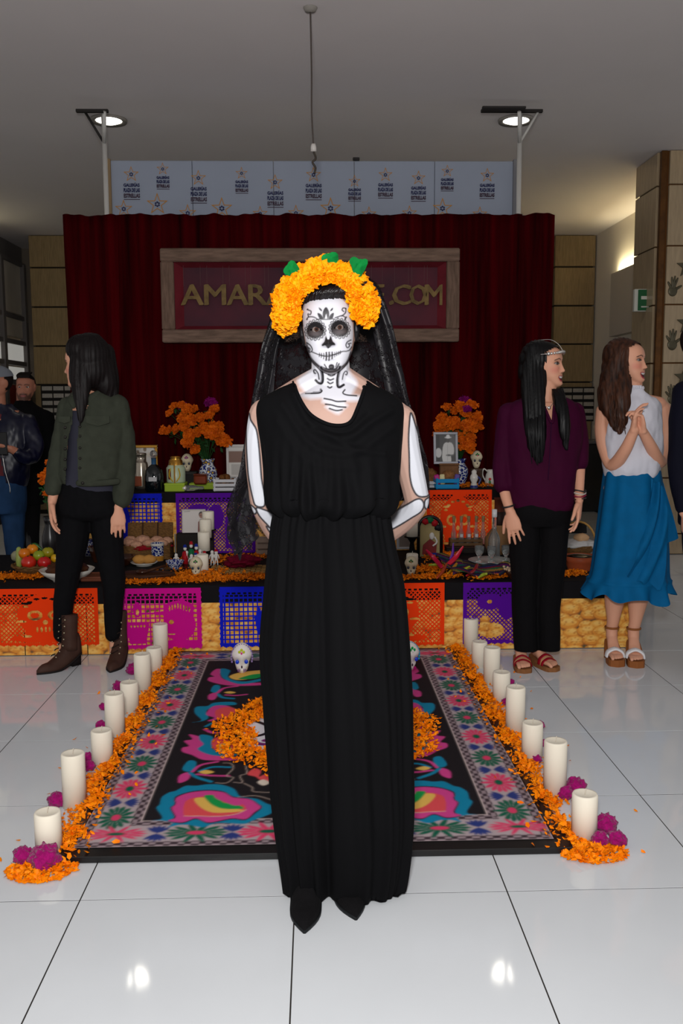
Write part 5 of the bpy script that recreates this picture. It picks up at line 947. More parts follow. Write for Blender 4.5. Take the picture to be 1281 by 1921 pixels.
q = at(920, 1046, ZL); q[1] = 5.55; q[0] = P(920, 1040, 5.55)[0]; lat('glass_tray', 'pale oval tray under the drinking glasses on lower tier', 'tray', (q[0], 5.55, ZL+.012), [(.001, ZL+.02), (.1, ZL+.02), (.135, ZL+.032), (.138, ZL+.03), (.1, ZL+.012), (.001, ZL+.012)], mat('tray_pale', (150, 160, 158), .3, var=.2))
for k, (px, dy, lab) in enumerate(((899, -.03, 'drinking glass at the left of pale tray'), (922, -.05, 'drinking glass at the middle of pale tray'), (949, -.02, 'drinking glass at the right of pale tray'))):
    y = 5.55+dy; x = P(px, 1030, y)[0]; z = ZL+.0215; t = thing('drinking_glass', lab, 'glass', (x, y, z), 0, 'glasses on the tray'); ob('bowl', lathe([(.001, z+.035), (.014, z+.04), (.027, z+.065), (.029, z+.1), (.0275, z+.1), (.025, z+.066), (.001, z+.045)], 22, (x, y, 0)), m_glass, t); ob('stem', lathe([(.001, z), (.024, z), (.022, z+.004), (.008, z+.012), (.008, z+.034), (.014, z+.04)], 20, (x, y, 0)), m_glass, t)
# striped cloth, ribbons
x0_, x1_ = P(842, 1060, 5.2)[0], P(968, 1060, 5.2)[0]; n = 70; U, V = np.meshgrid(np.linspace(0, 1, n), np.linspace(0, 1, n)); g = np.random.default_rng(3)
hgt = .012+.022*np.abs(np.sin(U*9+V*4))+.02*np.abs(np.sin(V*7-U*3+1))*(1-np.exp(-((U-.5)/.2)**2)); X = x0_+(x1_-x0_)*U+.012*np.sin(V*11); Yy = 5.06+.62*V+.015*np.sin(U*9); sel = np.array([(20, 80, 78), (90, 20, 80), (30, 30, 50), (150, 110, 50), (24, 96, 60), (110, 16, 40), (30, 40, 90), (40, 24, 40)]); st = (np.floor((U*.7+V*1.0+.06*np.sin(U*12))*26).astype(int)) % 8
in_ = (U > .3) & (V > .5) ; hgt = np.where(in_, np.minimum(hgt, .009), hgt)
o = link('striped_cloth', mk(np.c_[X.ravel(), Yy.ravel(), ZL+.001+hgt.ravel()], gridf(n, n), mat('serape', (255, 255, 255), .85, vcol=True), True, None, lin(sel[st.ravel()]))); tag(o, 'crumpled dark serape striped in teal and plum under the glasses', 'cloth')
for k, (pts, c, w_, lab) in enumerate(((((800, 1032), (815, 1048), (828, 1068)), (190, 16, 60), 9, 'crimson ribbon bending left out of the striped cloth'), (((868, 1026), (855, 1045), (842, 1062)), (196, 14, 50), 10, 'crimson ribbon rising from the striped cloth'), (((850, 1020), (849, 1038), (845, 1048)), (90, 20, 140), 6, 'purple ribbon standing up behind striped cloth'), (((855, 1074), (870, 1070), (880, 1068)), (170, 180, 40), 6, 'lime chile at front of the striped cloth'), (((840, 1076), (850, 1068), (856, 1062)), (206, 150, 20), 7, 'yellow pepper slice before the striped cloth'), (((875, 1080), (890, 1072), (895, 1064)), (160, 10, 30), 8, 'dark red chile in front of striped cloth'), (((898, 1088), (906, 1080), (912, 1082)), (160, 176, 50), 7, 'pale green leaf at the table edge'), (((820, 1085), (830, 1074), (838, 1062)), (190, 66, 20), 7, 'orange chile at front left of striped cloth'), (((805, 1060), (818, 1060), (826, 1064)), (150, 170, 40), 6, 'light green chile left of striped cloth'), (((832, 1066), (836, 1060), (840, 1058)), (16, 90, 50), 8, 'dark green chile at foot of the crimson ribbons'))):
    q3 = []
    for j, (px, py) in enumerate(pts): p = at(px, py+8, ZL); yy = min(max(p[1], 5.03), 5.4); pp_ = P(px, py, yy); pp_[2] = max(pp_[2], ZL+.02+.01*j); q3.append(pp_)
    r = w_*5.2/F/2; rib = 'ribbon' in lab; o = ob('ribbon' if rib else 'chile', tube(q3, [r*.5, r, r*.75] if not rib else [r*.4, r, r*.9], 10, 5, True, .25 if rib else 1), mat('chile_%d' % k, c, .35, var=.15)); tag(o, lab, 'ribbon' if rib else 'vegetable')
q = at(957, 1080, ZL); q[1] = 5.08; g = np.random.default_rng(6); b = MB()
for k in range(60): b.add(blob((q[0]+g.normal(0, .022), q[1]+g.normal(0, .02), ZL+.05+abs(g.normal(0, .014))), (.008,)*3, .3, 3, 7, 5, k))
t = bowl('popcorn_bowl', 'small bowl of popcorn beside leg of the purple blouse person', 'bowl', np.array([q[0], q[1], ZL]), .05, .05, m_brnclay); b.obj('popcorn', mat('popcorn', (200, 170, 140), .8, var=.2), t); tag(bpy.data.objects['popcorn'], kind='stuff')
# right end: casserole and bread basket
q = at(1084, 1078, ZL); q[1] = 5.35; q = np.array([P(1088, 1060, 5.35)[0], 5.35, ZL]); t = bowl('clay_casserole', 'reddish clay casserole with black glaze on right end of lower tier', 'pot', q, .105, .085, mat('terracotta', (150, 70, 40), .5, var=.15), .012, .7); ob('black_food', ell(q+[0, 0, .07], (.092, .092, .022)), mat('black_sauce', (18, 12, 10), .12), t)
for sx in (-1, 1): ob('handle', tube([q+[sx*.095, -.03, .06], q+[sx*.125, 0, .065], q+[sx*.095, .03, .06]], .01, 8, 4), mat('terracotta'), t)
q = np.array([P(1084, 1020, 5.8)[0], 5.8, ZL]); t = bowl('bread_basket', 'handled basket with white cloth and bread behind the clay casserole', 'basket', q, .12, .085, m_wick2); ob('handle', tube([q+np.array([.115*math.cos(x), 0, .08+.15*math.sin(x)]) for x in np.linspace(0, math.pi, 14)], .007, 8), mat('handle_gold', (170, 130, 70), .5), t)
v, f = blob((0, 0, 0), (.125, .1, .035), .3, 4, 40, 14, 9); ob('white_cloth', (v+q+np.array([0, -.02, .085]), f), mat('cloth_white', (190, 188, 186), .8), t); tag(ob('bread_roll', blob(q+[.01, -.04, .13], (.05, .04, .03), .1, 2, 20, 12, 31), mat('bread_pale', (200, 160, 120), .7, var=.2)), 'pale bread roll on the white cloth of right basket', 'bread')
p = q+[-.01, .03, .15]; t = thing('chalkboard', 'small black chalkboard standing in the bread basket at right', 'sign', p); ob('board', tr(box((0, 0, .035), (.15, .012, .07), .004), rotx(-.2), p), mat('slate', (20, 20, 20), .6), t, False); ob('easel', tube([p+[0, .015, .0], p+[0, .03, .04]], .006, 6), mat('slate'), t)
# ------------------------------------------------------------------ people: shared anatomy
def interp(z, tab):
    t = np.array(tab); q = spl(t, 6); o = np.argsort(q[:, 0]); return np.interp(z, q[o, 0], q[o, 1])
G2_ = lambda x, z, cx, cz, sx, sz: np.exp(-((x-cx)/sx)**2-((z-cz)/sz)**2)
def head_geo(nz=90, na=96, smile=0.0, masc=0.0):
    z = np.concatenate([np.linspace(-.004, .02, nz//6, endpoint=False), np.linspace(.02, .205, int(nz*.65), endpoint=False), .232-.027*np.linspace(1, 0, nz//5)**2])
    w = interp(z, [(-.004, .008), (.004, .024), (.015, .036+.004*masc), (.03, .047+.005*masc), (.05, .058+.004*masc), (.08, .0665), (.11, .071), (.14, .0735), (.17, .072), (.195, .062), (.215, .044), (.226, .024), (.232, .003)])
    yf = interp(z, [(-.004, -.070), (.004, -.080), (.015, -.085), (.03, -.083), (.045, -.085), (.06, -.086), (.08, -.086), (.10, -.087), (.12, -.088), (.14, -.091), (.165, -.089), (.19, -.076), (.212, -.05), (.226, -.022), (.232, .0)])
    yb = interp(z, [(-.004, -.045), (.004, -.03), (.015, -.012), (.03, .008), (.05, .035), (.08, .072), (.11, .092), (.14, .101), (.17, .098), (.195, .082), (.215, .056), (.226, .032), (.232, .006)])
    a = np.linspace(0, 2*np.pi, na, endpoint=False); a = a-.0*np.sin(a)
    sn, cs = np.sin(a), np.cos(a); p = 2/2.35
    X = w[:, None]*np.sign(sn)*np.abs(sn)**p; yc = (yf+yb)/2; d = (yb-yf)/2
    Y = yc[:, None]-d[:, None]*np.sign(cs)*np.abs(cs)**p; Z = np.repeat(z[:, None], na, 1)
    fr = np.clip(cs, 0, 1)[None, :]**.5; x = X; f = np.zeros_like(X); ax = np.abs(x)
    t = np.clip((Z-.076)/(.122-.076), 0, 1); br = (1-t)
    f += (.004+.0195*br**1.3)*np.exp(-(x/(.0065+.0035*br))**2)*np.clip((Z-.064)/.009, 0, 1)*np.clip((.132-Z)/.012, 0, 1)
    f += .0075*G2_(ax, Z, .0125, .0735, .0065, .006)
    f -= .0105*G2_(ax, Z, .031, .117, .0155, .010); f += .0035*G2_(ax, Z, .03, .136, .022, .007)
    f += .0055*G2_(ax, Z, .046, .092-.002*smile, .017, .016+.002*smile)
    mw = .017+.008*smile
    f += .0058*G2_(x, Z, 0, .0485+.001*smile, mw, .0045); f += .0062*G2_(x, Z, 0, .0360-.003*smile, mw*.8, .005)
    f -= .005*G2_(x, Z, 0, .0425, mw*1.1, .0026+.002*smile); f -= .003*G2_(x, Z, 0, .026, .02, .005); f += .005*G2_(x, Z, 0, .010, .015, .010)
    f -= .0022*G2_(x, Z, 0, .057, .004, .006)
    Y = Y-f*fr
    return np.stack([X, Y, Z], -1)[:, ::-1]
def ear(side):
    b = MB(); b.add(tr(ell((0, 0, 0), (.009, .019, .031), 16, 12), roty(side*.25) @ rotx(-.15), (side*.0735, .012, .108)))
    b.add(tube([(side*.076, .008+.017*math.cos(t), .112+.027*math.sin(t)) for t in np.linspace(-1.3, 3.3, 14)], .0042, 8, round_ends=True)); return b
class Head:
    def __init__(s, chin, sc=1.0, yaw=0, pitch=0, roll=0, smile=0, masc=0):
        # yaw turns the face towards +x, pitch > 0 lifts it, roll < 0 leans the crown to -x
        s.R = roty(roll) @ rotz(yaw) @ rotx(-pitch); s.sc = sc; s.smile = smile; s.masc = masc
        s.t = np.asarray(chin, float)-s.R @ np.array([0, -.08, 0])*sc
    def W(s, p): return (np.asarray(p, float)*s.sc) @ s.R.T+s.t
    def L(s, v): return ((v-s.t) @ s.R)/s.sc
    def add(s, mb, nz=90, na=96):
        v, f = loft(head_geo(nz, na, s.smile, s.masc)); mb.add((s.W(v), f))
        for sd in (-1, 1):
            e = ear(sd); mb.add((s.W(e.V()), e.f))
    EX, EZ = .0312, .1155
    def eyecut(s, v, open_=1.0):
        l = s.L(v); bad = np.zeros(len(v), bool)
        for sd in (-1, 1):
            u = (l[:, 0]-sd*s.EX)/.0148; bad |= (np.abs(u) < 1) & (l[:, 1] < -.04) & (np.abs(l[:, 2]-s.EZ-.001*u*sd) < .0062*open_*np.clip(1-u*u, 0, 1))
        return bad
    def eyes(s, v, parent, iris=(58, 34, 22), look=(0, 0), white=(225, 218, 212)):
        l = s.L(v)
        for sd in (-1, 1):
            m = (np.abs(l[:, 0]-sd*s.EX) < .02) & (np.abs(l[:, 2]-s.EZ) < .008) & (l[:, 1] < -.04)
            y0 = np.median(l[m, 1]) if m.any() else -.075
            c = np.array([sd*s.EX, y0+.0096, s.EZ]); b = MB(); M = rotz(look[0]) @ rotx(look[1]+math.pi/2)
            b.add((s.W(tr(ell((0, 0, 0), (.0118, .0118, .0118), 22, 16), M, c)[0]), ell((0, 0, 0), (1, 1, 1), 22, 16)[1]), 0)
            cap = lathe([(.0001, .01215), (.003, .0119), (.0062, .0103)], 18); b.add((s.W(tr(cap, M, c)[0]), cap[1]), 1)
            cap = lathe([(.0001, .0125), (.0030, .0121)], 14); b.add((s.W(tr(cap, M, c)[0]), cap[1]), 2)
            b.obj('eye', [mat('eye_white_%d' % white[0], white, .15), mat('iris_%d' % iris[0], iris, .1), mat('pupil', (8, 6, 6), .05)], parent)
def hand(mb, w, d, n, s=1, curl=.45, spread=.07, th=.5, sc=1.0, fr=.0082, curls=None):
    """w wrist, d pointing direction, n direction the palm faces, s thumb side of d x n"""
    w, d, n = (np.asarray(q, float) for q in (w, d, n)); d = d/np.linalg.norm(d); n = n-n.dot(d)*d; n /= np.linalg.norm(n); e = np.cross(d, n)*s
    R = []
    for t, hw, hh in ((-.012, .024, .019), (.01, .027, .018), (.04, .038, .0165), (.07, .041, .0145), (.088, .038, .012), (.094, .03, .007)):
        a = np.linspace(0, 2*np.pi, 16, endpoint=False); c = w+d*t*sc
        R.append(c+hw*sc*np.cos(a)[:, None]*e+hh*sc*np.sin(a)[:, None]*n)
    mb.add(loft(R))
    for k, (off, l, r) in enumerate(((.029, .070, 1), (.010, .079, 1.03), (-.0095, .073, 1), (-.0285, .057, .88))):
        p = w+(d*(.078 if k < 3 else .072)+e*off)*sc; q = d+e*(off*spread/.02); q /= np.linalg.norm(q); pts = [p]; c = (curls[k] if curls else curl*(1+.12*k)); ang = c*.45
        for fz in (.30, .42, .28):
            dd = q*math.cos(ang)+n*math.sin(ang); pts.append(pts[-1]+dd*l*sc*fz*1.12); ang += c
        mb.add(tube(pts, np.array([1.08, 1.0, .92, .72])*fr*r*sc, 9, 3, True))
    p = w+(d*.018+e*.024+n*.006)*sc; q = d*.75+e*(.75*th+.2)+n*.25; q /= np.linalg.norm(q)
    mb.add(tube([p, p+q*.034*sc, p+q*.055*sc+d*.012*sc, p+q*.07*sc+d*.026*sc+n*.004], np.array([.0155, .0115, .0098, .0075])*sc, 9, 3, True))
def ring(c, hw, df, db, n=40, p=2.4):
    a = np.linspace(0, 2*np.pi, n, endpoint=False); sn, cs = np.sin(a), np.cos(a); e = 2/p
    x = hw*np.sign(sn)*np.abs(sn)**e; y = -np.sign(cs)*np.abs(cs)**e*np.where(cs > 0, df, db); return np.stack([c[0]+x, c[1]+y, np.full(n, c[2])], -1)
class Body:
    """pieces given by picture column/row at this figure's own distance plus a depth offset in metres"""
    def __init__(s, Y): s.Y = Y; s.mb = MB()
    def J(s, px, py, dy=0): return P(px, py, s.Y+dy)
    def limb(s, pts, mb=None, k=5, n=14, flat=1):
        q = [s.J(*p[:3]) for p in pts]; r = [p[3] for p in pts]; (mb or s.mb).add(tube(q, r, n, k, True, flat))
    def torso(s, rows, mb=None, n=44, p=2.4, k=5):
        D = []
        for (py, xl, xr, df, db, *dy) in rows:
            a, b = s.J(xl, py, dy[0] if dy else 0), s.J(xr, py, dy[0] if dy else 0); c = (a+b)/2; D.append([c[0], c[1], c[2], (b[0]-a[0])/2, df, db])
        q = spl(D, k) if k else np.array(D); q[:, 3:] = np.maximum(q[:, 3:], .004)
        (mb or s.mb).add(loft([ring(r[:3], r[3], r[4], r[5], n, p) for r in q[::-1]]))
    def xz(s, pts, dy=0): return np.array([[s.J(a, b, dy)[0], s.J(a, b, dy)[2]] for a, b in pts])
def wrinkle(v, f, amp=.004, fr=9, stretch=(1, 1, .5), seed=0):
    n = vnorm(v, f); st = np.array(stretch)*fr
    d = np.array([noise.fractal(Vector(p*st)+Vector((seed, seed*2, 0)), .8, 2, 3) for p in v]); return v+n*(d*amp)[:, None]
def inpoly(x, z, p):
    ins = np.zeros(len(x), bool); n = len(p)
    for k in range(n):
        a, b = p[k], p[(k+1) % n]
        if a[1] != b[1]: ins ^= ((a[1] > z) != (b[1] > z)) & (x < (b[0]-a[0])*(z-a[1])/(b[1]-a[1])+a[0])
    return ins
def hemline(o, line, r, m, parent, yback):
    v = np.empty(len(o.data.vertices)*3); o.data.vertices.foreach_get('co', v); v = v.reshape(-1, 3); q = []
    for x_, z_ in spl(line, 5):
        m_ = (np.abs(v[:, 0]-x_) < .014) & (np.abs(v[:, 2]-z_) < .014) & (v[:, 1] < yback); q.append((x_, v[m_, 1].mean()-.002 if m_.any() else (q[-1][1] if q else yback), z_))
    q = np.array(q); q[1:-1, 1] = (q[:-2, 1]+q[1:-1, 1]+q[2:, 1])/3; return ob('neckline_hem', tube(q, r, 8, 2, True), m, parent)
def skin_obj(name, v, f, col, parent, rough=.5):
    return link(name, mk(v, f, mat('skin_paint' if rough == .5 else 'skin_matt', (255, 255, 255), rough, vcol=True, spec=.35), True, None, col), parent)
def locks(mb, paths, r0=.012, n=7, k=4, flat=.6, taper=(.6, 1, 1, .9, .35)):
    for q in paths:
        m = len(q); t = np.interp(np.linspace(0, 1, m), np.linspace(0, 1, len(taper)), taper); mb.add(tube(q, r0*t, n, k, True, flat))
# ------------------------------------------------------------------ the person with the painted skull face
BY = 2.58; B = Body(BY)
q = Pz(622, 1700)
cat_p = thing('person', 'person with white skull face paint in a long black gown, marigold crown and black veil', 'person', (.05, BY, 0))
e1, e2, ch = P(592.5, 617.6, 2.495), P(635.4, 614.7, 2.495), P(620.5, 698, 2.495)
em = (e1+e2)/2; sc = np.linalg.norm(em-ch)/.1155
H1 = Head(ch+np.array([0, 0, -.0]), sc, -.07, .0, -.078)
off = em-H1.W((0, -.088, .1155)); H1.t += np.array([off[0], 0, off[2]])
H1.add(B.mb, 150, 160)
B.limb([(626, 760, .02, .058), (623, 725, .015, .0555), (620, 690, .01, .055), (618, 640, .02, .05)])
B.limb([(617, 712, .02, .05), (570, 734, .02, .046), (508, 772, .02, .045)]); B.limb([(630, 712, .02, .05), (680, 742, .02, .046), (742, 782, .02, .045)])
B.torso([(716, 592, 662, .03, .03), (735, 568, 686, .055, .06), (752, 530, 720, .075, .075), (775, 505, 745, .09, .09), (810, 500, 752, .102, .1), (850, 512, 740, .10, .09), (885, 540, 710, .06, .06)])
B.limb([(497, 778, .02, .046), (488, 820, .03, .042), (486, 865, .05, .0395), (489, 910, .07, .0375), (494, 948, .09, .036), (515, 993, .15, .034), (548, 1030, .2, .029), (575, 1045, .22, .026)])
B.limb([(750, 788, .02, .046), (758, 830, .03, .042), (769, 880, .05, .0395), (778, 920, .07, .0375), (780, 945, .09, .037), (757, 975, .14, .036), (720, 1005, .19, .031), (675, 1035, .22, .026)])
hand(B.mb, B.J(578, 1047, .222), (1, .05, -.35), (0, 1, 0), 1, .35); hand(B.mb, B.J(672, 1037, .23), (-1, .12, -.25), (0, 1, 0), -1, .35)
v, f = fuse(B.mb, .00205, 6)
v, f, _ = cut(v, f, H1.eyecut(v, .58))
n = vnorm(v, f); l = H1.L(v)
# paint
SK = (180, 146, 132); WH = (204, 204, 212); DK = (24, 22, 26)
pt = Paint(v[:, 0], v[:, 2], SK, .0022, np.clip(.55-n[:, 1]*1.4, 0, 1))
PF = 2.52
c2 = lambda pts, Y=PF: np.array([P(540+a/6.8625, 520+b/6.8625, Y)[[0, 2]] for a, b in pts])
pt.poly(c2([(300, 1000), (295, 1130), (230, 1220), (120, 1310), (150, 1400), (215, 1480), (110, 1500), (150, 1530), (290, 1570), (430, 1560), (440, 1610), (520, 1640), (480, 1670), (570, 1730), (650, 1760), (720, 1690), (765, 1650), (740, 1600), (970, 1590), (980, 1530), (830, 1510), (900, 1390), (890, 1320), (840, 1260), (800, 1180), (795, 1000)]), WH, 2, soft=.012)
hd = l[:, 2] > -.004
pt.poly(c2([(195, 450), (215, 330), (330, 262), (480, 262), (650, 270), (740, 330), (800, 450), (840, 620), (840, 800), (806, 950), (765, 1085), (640, 1200), (540, 1222), (440, 1200), (325, 1095), (255, 960), (232, 830), (195, 650)]), WH, 2)
earm = (np.abs(l[:, 0]) > .0685) & (l[:, 2] > .06) & (l[:, 2] < .16) & (l[:, 1] > -.03); pt.c[earm] = lin((30, 28, 30))
hair_zone = hd & (((l[:, 2] > .199-.25*np.maximum(0, np.abs(l[:, 0])-.045)) & (l[:, 1] < 0.02)) | ((l[:, 1] > .0) & (l[:, 2] > .05)) | ((np.abs(l[:, 0]) > .067) & (l[:, 2] > .13))); pt.c[hair_zone] = lin((26, 22, 24))
U = 2.495/F/6.8625     # one crop unit in metres
def ln(pts, w, c=DK, k=6): pt.line(c2(pts), w*U*1.25, c, k)
ln([(236, 860), (286, 1036), (420, 1170), (540, 1222), (655, 1190), (764, 1100), (818, 960)], 30, (120, 116, 122)); ln([(240, 880), (288, 1036), (420, 1170), (540, 1220), (655, 1190), (764, 1100), (814, 970)], 16, (56, 52, 56)); ln([(470, 1208), (550, 1222), (630, 1204)], 20, (46, 40, 42))  # face-paint jaw outline, darkened to stand in for shade under the chin
for p in ([(425, 1165), (448, 1250), (450, 1330), (430, 1365), (390, 1355), (358, 1322)], [(668, 1160), (640, 1290), (640, 1390), (665, 1415), (722, 1383)]): ln(p, 24); ln([(a-10 if a < 550 else a+10, b) for a, b in p[:4]], 26, (120, 120, 128)); ln(p, 20)
ln([(402, 1310), (390, 1240), (355, 1188), (333, 1192), (338, 1225), (358, 1232)], 13); ln([(705, 1312), (720, 1240), (750, 1204), (770, 1222), (760, 1252), (745, 1246)], 11)
for p in ([(518, 1252), (560, 1268), (607, 1250)], [(510, 1302), (545, 1322), (590, 1306)], [(513, 1348), (545, 1368), (582, 1353)], [(514, 1408), (540, 1424), (566, 1410)]): ln(p, 15)
ln([(225, 1496), (390, 1492), (438, 1465), (418, 1440)], 13); ln([(885, 1526), (760, 1516), (708, 1490), (735, 1448)], 14)
ln([(425, 1440), (405, 1475), (330, 1480)], 20, (150, 150, 158)); ln([(425, 1450), (436, 1466), (400, 1490), (300, 1495)], 14)
for p in ([(466, 1562), (560, 1580), (630, 1600), (742, 1597)], [(482, 1635), (560, 1645), (640, 1666), (742, 1674)], [(532, 1690), (620, 1716), (695, 1706)]): ln(p, 15)
for (ex, ey, rx, ry) in ((352, 690, 108, 102), (663, 672, 112, 100)):
    cc = c2([(ex, ey)])[0]; pt.ell(cc[0], cc[1], rx*U, ry*U, (30, 28, 30)); cc2 = c2([(ex+4, ey+42)])[0]; pt.ell(cc2[0], cc2[1], rx*.62*U, ry*.34*U, (84, 78, 80), soft=.01)
    for k in range(17):
        a = 2*math.pi*k/17+.1; x, y = ex+(rx+15)*math.cos(a), ey+(ry+15)*math.sin(a); cc = c2([(x, y)])[0]; pt.ell(cc[0], cc[1], 20*U, 20*U, (20, 18, 22)); pt.ell(cc[0], cc[1], 8*U, 8*U, (214, 214, 218))
pt.poly(c2([(486, 775), (468, 840), (434, 878), (444, 897), (480, 892), (515, 928), (560, 893), (602, 887), (605, 868), (572, 835), (548, 768), (528, 812), (506, 814)]), (28, 26, 28), 3)
for p in ([(488, 398), (530, 465), (524, 535), (506, 552), (490, 490), (472, 552), (452, 540), (446, 465)], [(378, 478), (424, 492), (458, 552), (408, 553)], [(590, 478), (548, 492), (520, 552), (568, 556)], [(398, 403), (435, 432), (434, 458), (404, 432)], [(576, 408), (546, 434), (542, 458), (572, 440)]): pt.poly(c2(p), (48, 47, 52), 3)
ln([(400, 556), (490, 560), (585, 553)], 12, (48, 47, 52), 3)
for p in ([(392, 562), (330, 525), (265, 520), (244, 545)], [(268, 520), (258, 480), (290, 490), (298, 450), (270, 432), (252, 418)], [(603, 540), (690, 510), (738, 530), (734, 546)], [(690, 512), (735, 470), (742, 415), (708, 408), (694, 436), (716, 452)]): ln(p, 12, (44, 43, 48))
for x, y in ((252, 420), (246, 546), (742, 412), (748, 524), (734, 546)): cc = c2([(x, y)])[0]; pt.ell(cc[0], cc[1], 11*U, 11*U, (44, 43, 48))
ln([(306, 962), (400, 1004), (500, 1026), (590, 1006), (690, 966), (752, 958)], 11, (40, 36, 38))
for x, y, h in ((405, 1006, 22), (430, 1014, 26), (460, 1022, 34), (492, 1026, 48), (528, 1026, 50), (566, 1016, 40), (600, 1004, 30), (625, 995, 24), (650, 985, 20), (672, 974, 18)): ln([(x, y-h), (x+2, y), (x-2, y+h)], 9 if h < 40 else 15, (40, 36, 38), 2)
cc = c2([(558, 1160)])[0]; pt.ell(cc[0], cc[1], 38*U, 34*U, (42, 40, 44)); pt.poly(c2([(430, 1150), (492, 1176), (560, 1182), (632, 1168), (664, 1112), (655, 1150), (620, 1192), (555, 1206), (485, 1192)]), (40, 38, 42), 2)
for p in ([(468, 1128), (498, 1178)], [(630, 1105), (612, 1165)], [(652, 1118), (625, 1172)]): ln(p, 11, DK, 2)
for p in ([(240, 838), (292, 885), (314, 940), (282, 965), (262, 935), (268, 905)], [(250, 900), (285, 925), (268, 960)], [(812, 808), (762, 840), (744, 880), (762, 912), (790, 890), (786, 868)], [(812, 850), (772, 862)], [(822, 895), (792, 940), (764, 952)]): ln(p, 12, (46, 45, 50))
# arm bones: outline then white
AY = BY+.03
axz = lambda pts: np.array([P(a, b, AY)[[0, 2]] for a, b in pts])
c4 = lambda pts: axz([(400+a/5.3333, 700+b/5.3333) for a, b in pts]); c5 = lambda pts: axz([(440+a/3.2025, 440+b/3.2025) for a, b in pts])
for fn, pts in ((c4, [(360, 400), (385, 470), (440, 560), (462, 700), (475, 900), (485, 1060), (512, 1220), (515, 1300), (495, 1345), (420, 1335), (390, 1260), (352, 1060), (340, 880), (333, 680), (335, 520)]), (c4, [(362, 1340), (395, 1352), (425, 1395), (405, 1430), (375, 1410)]), (c4, [(425, 1360), (500, 1375), (620, 1450), (590, 1600), (520, 1530), (450, 1440)]), (c4, [(520, 1560), (590, 1610), (600, 1660), (560, 1640)]),
                (c5, [(1048, 1072), (1075, 1130), (1110, 1230), (1140, 1370), (1172, 1510), (1178, 1570), (1110, 1575), (1072, 1530), (1050, 1450), (1042, 1330), (1036, 1200)]), (c5, [(930, 1740), (1010, 1660), (1080, 1600), (1120, 1592), (1142, 1625), (1130, 1670), (1080, 1710), (950, 1805)]), (c5, [(1150, 1600), (1182, 1590), (1183, 1640), (1165, 1660), (1148, 1640)])):
    p = spl(fn(pts), 4, True); pt.poly(p, (204, 206, 214)); pt.line(np.concatenate([p, p[:1]]), .0052, (52, 50, 54))
# eye surround touches
body = skin_obj('body', v, f, pt.c, cat_p)
H1.eyes(v, cat_p, (60, 34, 24), (.12, -.04), (120, 110, 106))
# gown: draped top
m_gown = mat('gown_jersey', (7, 7, 9), .85, var=.15, vs=6, bump=.04, bs=400, spec=.12)
D = MB(); B.torso([(714, 556, 690, .05, .06), (724, 532, 704, .07, .075), (737, 506, 731, .085, .09), (750, 487, 751, .095, .10), (768, 481, 758, .105, .11), (800, 484, 757, .118, .115), (850, 491, 752, .135, .115), (895, 497, 747, .145, .115), (925, 500, 745, .152, .115), (945, 505, 741, .15, .11), (958, 516, 731, .128, .1), (966, 530, 715, .1, .09)], D, 56, 2.5)
gv, gf = fuse(D, .004, 6)
gn = vnorm(gv, gf); fx, fz = gv[:, 0], gv[:, 2]; front = np.clip(-gn[:, 1]*2, 0, 1)
def ridge(pts, amp, wd):
    p = spl(B.xz(pts, -.12), 8); d = np.full(len(fx), 9.)
    for k in range(len(p)-1):
        a, b = p[k], p[k+1]; e = b-a; t = np.clip(((fx-a[0])*e[0]+(fz-a[1])*e[1])/e.dot(e), 0, 1); d = np.minimum(d, np.hypot(fx-a[0]-t*e[0], fz-a[1]-t*e[1]))
    return amp*np.exp(-(d/wd)**2)*front
disp = ridge([(552, 742), (590, 805), (650, 822), (700, 790), (735, 770)], .011, .012)+ridge([(530, 760), (585, 835), (660, 850), (740, 800)], .008, .013)-ridge([(575, 800), (645, 812), (690, 780)], .006, .008)+ridge([(520, 790), (580, 865), (670, 875)], .005, .014)
disp += ridge([(600, 806), (660, 842), (720, 852)], .007, .009)
zb = B.J(620, 950, -.1)[2]; th = np.arctan2(fx-.0, -(gv[:, 1]-BY))
disp += .008*np.exp(-((fz-zb-.02)/.055)**2)*np.sin(th*17+1.5*np.sin(th*3))+.004*np.exp(-((fz-zb-.05)/.09)**2)*np.sin(th*29+2)
gv = gv+gn*disp[:, None]; gv[:, 2] += np.where(fz < zb+.02, .006*np.sin(th*9)+.004*np.sin(th*14), 0)
gv = wrinkle(gv, gf, .003, 7, (1.6, 1, .5), 2)
neckl = B.xz([(540, 690), (549, 716), (556, 735), (567, 757), (581, 776), (600, 789), (622, 797), (645, 797), (660, 788), (671, 765), (679, 745), (686, 727), (694, 690)], -.1)
nk = inpoly(gv[:, 0], gv[:, 2], neckl) & (gv[:, 1] < BY+.045)
nb = inpoly(gv[:, 0], gv[:, 2], B.xz([(540, 690), (551, 716), (560, 740), (620, 752), (678, 742), (686, 722), (694, 690)], -.1)) 
gv, gf, _ = cut(gv, gf, nk | nb)
link('gown_top', mk(gv, gf, m_gown), cat_p)
hp_ = []
for x_, z_ in spl(neckl[1:-1], 5):
    m_ = (np.abs(gv[:, 0]-x_) < .012) & (np.abs(gv[:, 2]-z_) < .012) & (gv[:, 1] < BY+.05)
    hp_.append((x_, gv[m_, 1].mean()-.001 if m_.any() else (hp_[-1][1] if hp_ else BY), z_))
hp_ = np.array(hp_); hp_[1:-1, 1] = (hp_[:-2, 1]+hp_[1:-1, 1]+hp_[2:, 1])/3
hp_ = np.concatenate([hp_[:1]+[[.006, .09, -.012]], hp_[:1]+[[.001, .045, .003]], hp_, hp_[-1:]+[[-.001, .045, .003]], hp_[-1:]+[[-.006, .09, -.012]]])
ob('neckline_hem', tube(hp_, .0055, 8, 2, True), m_gown, cat_p)
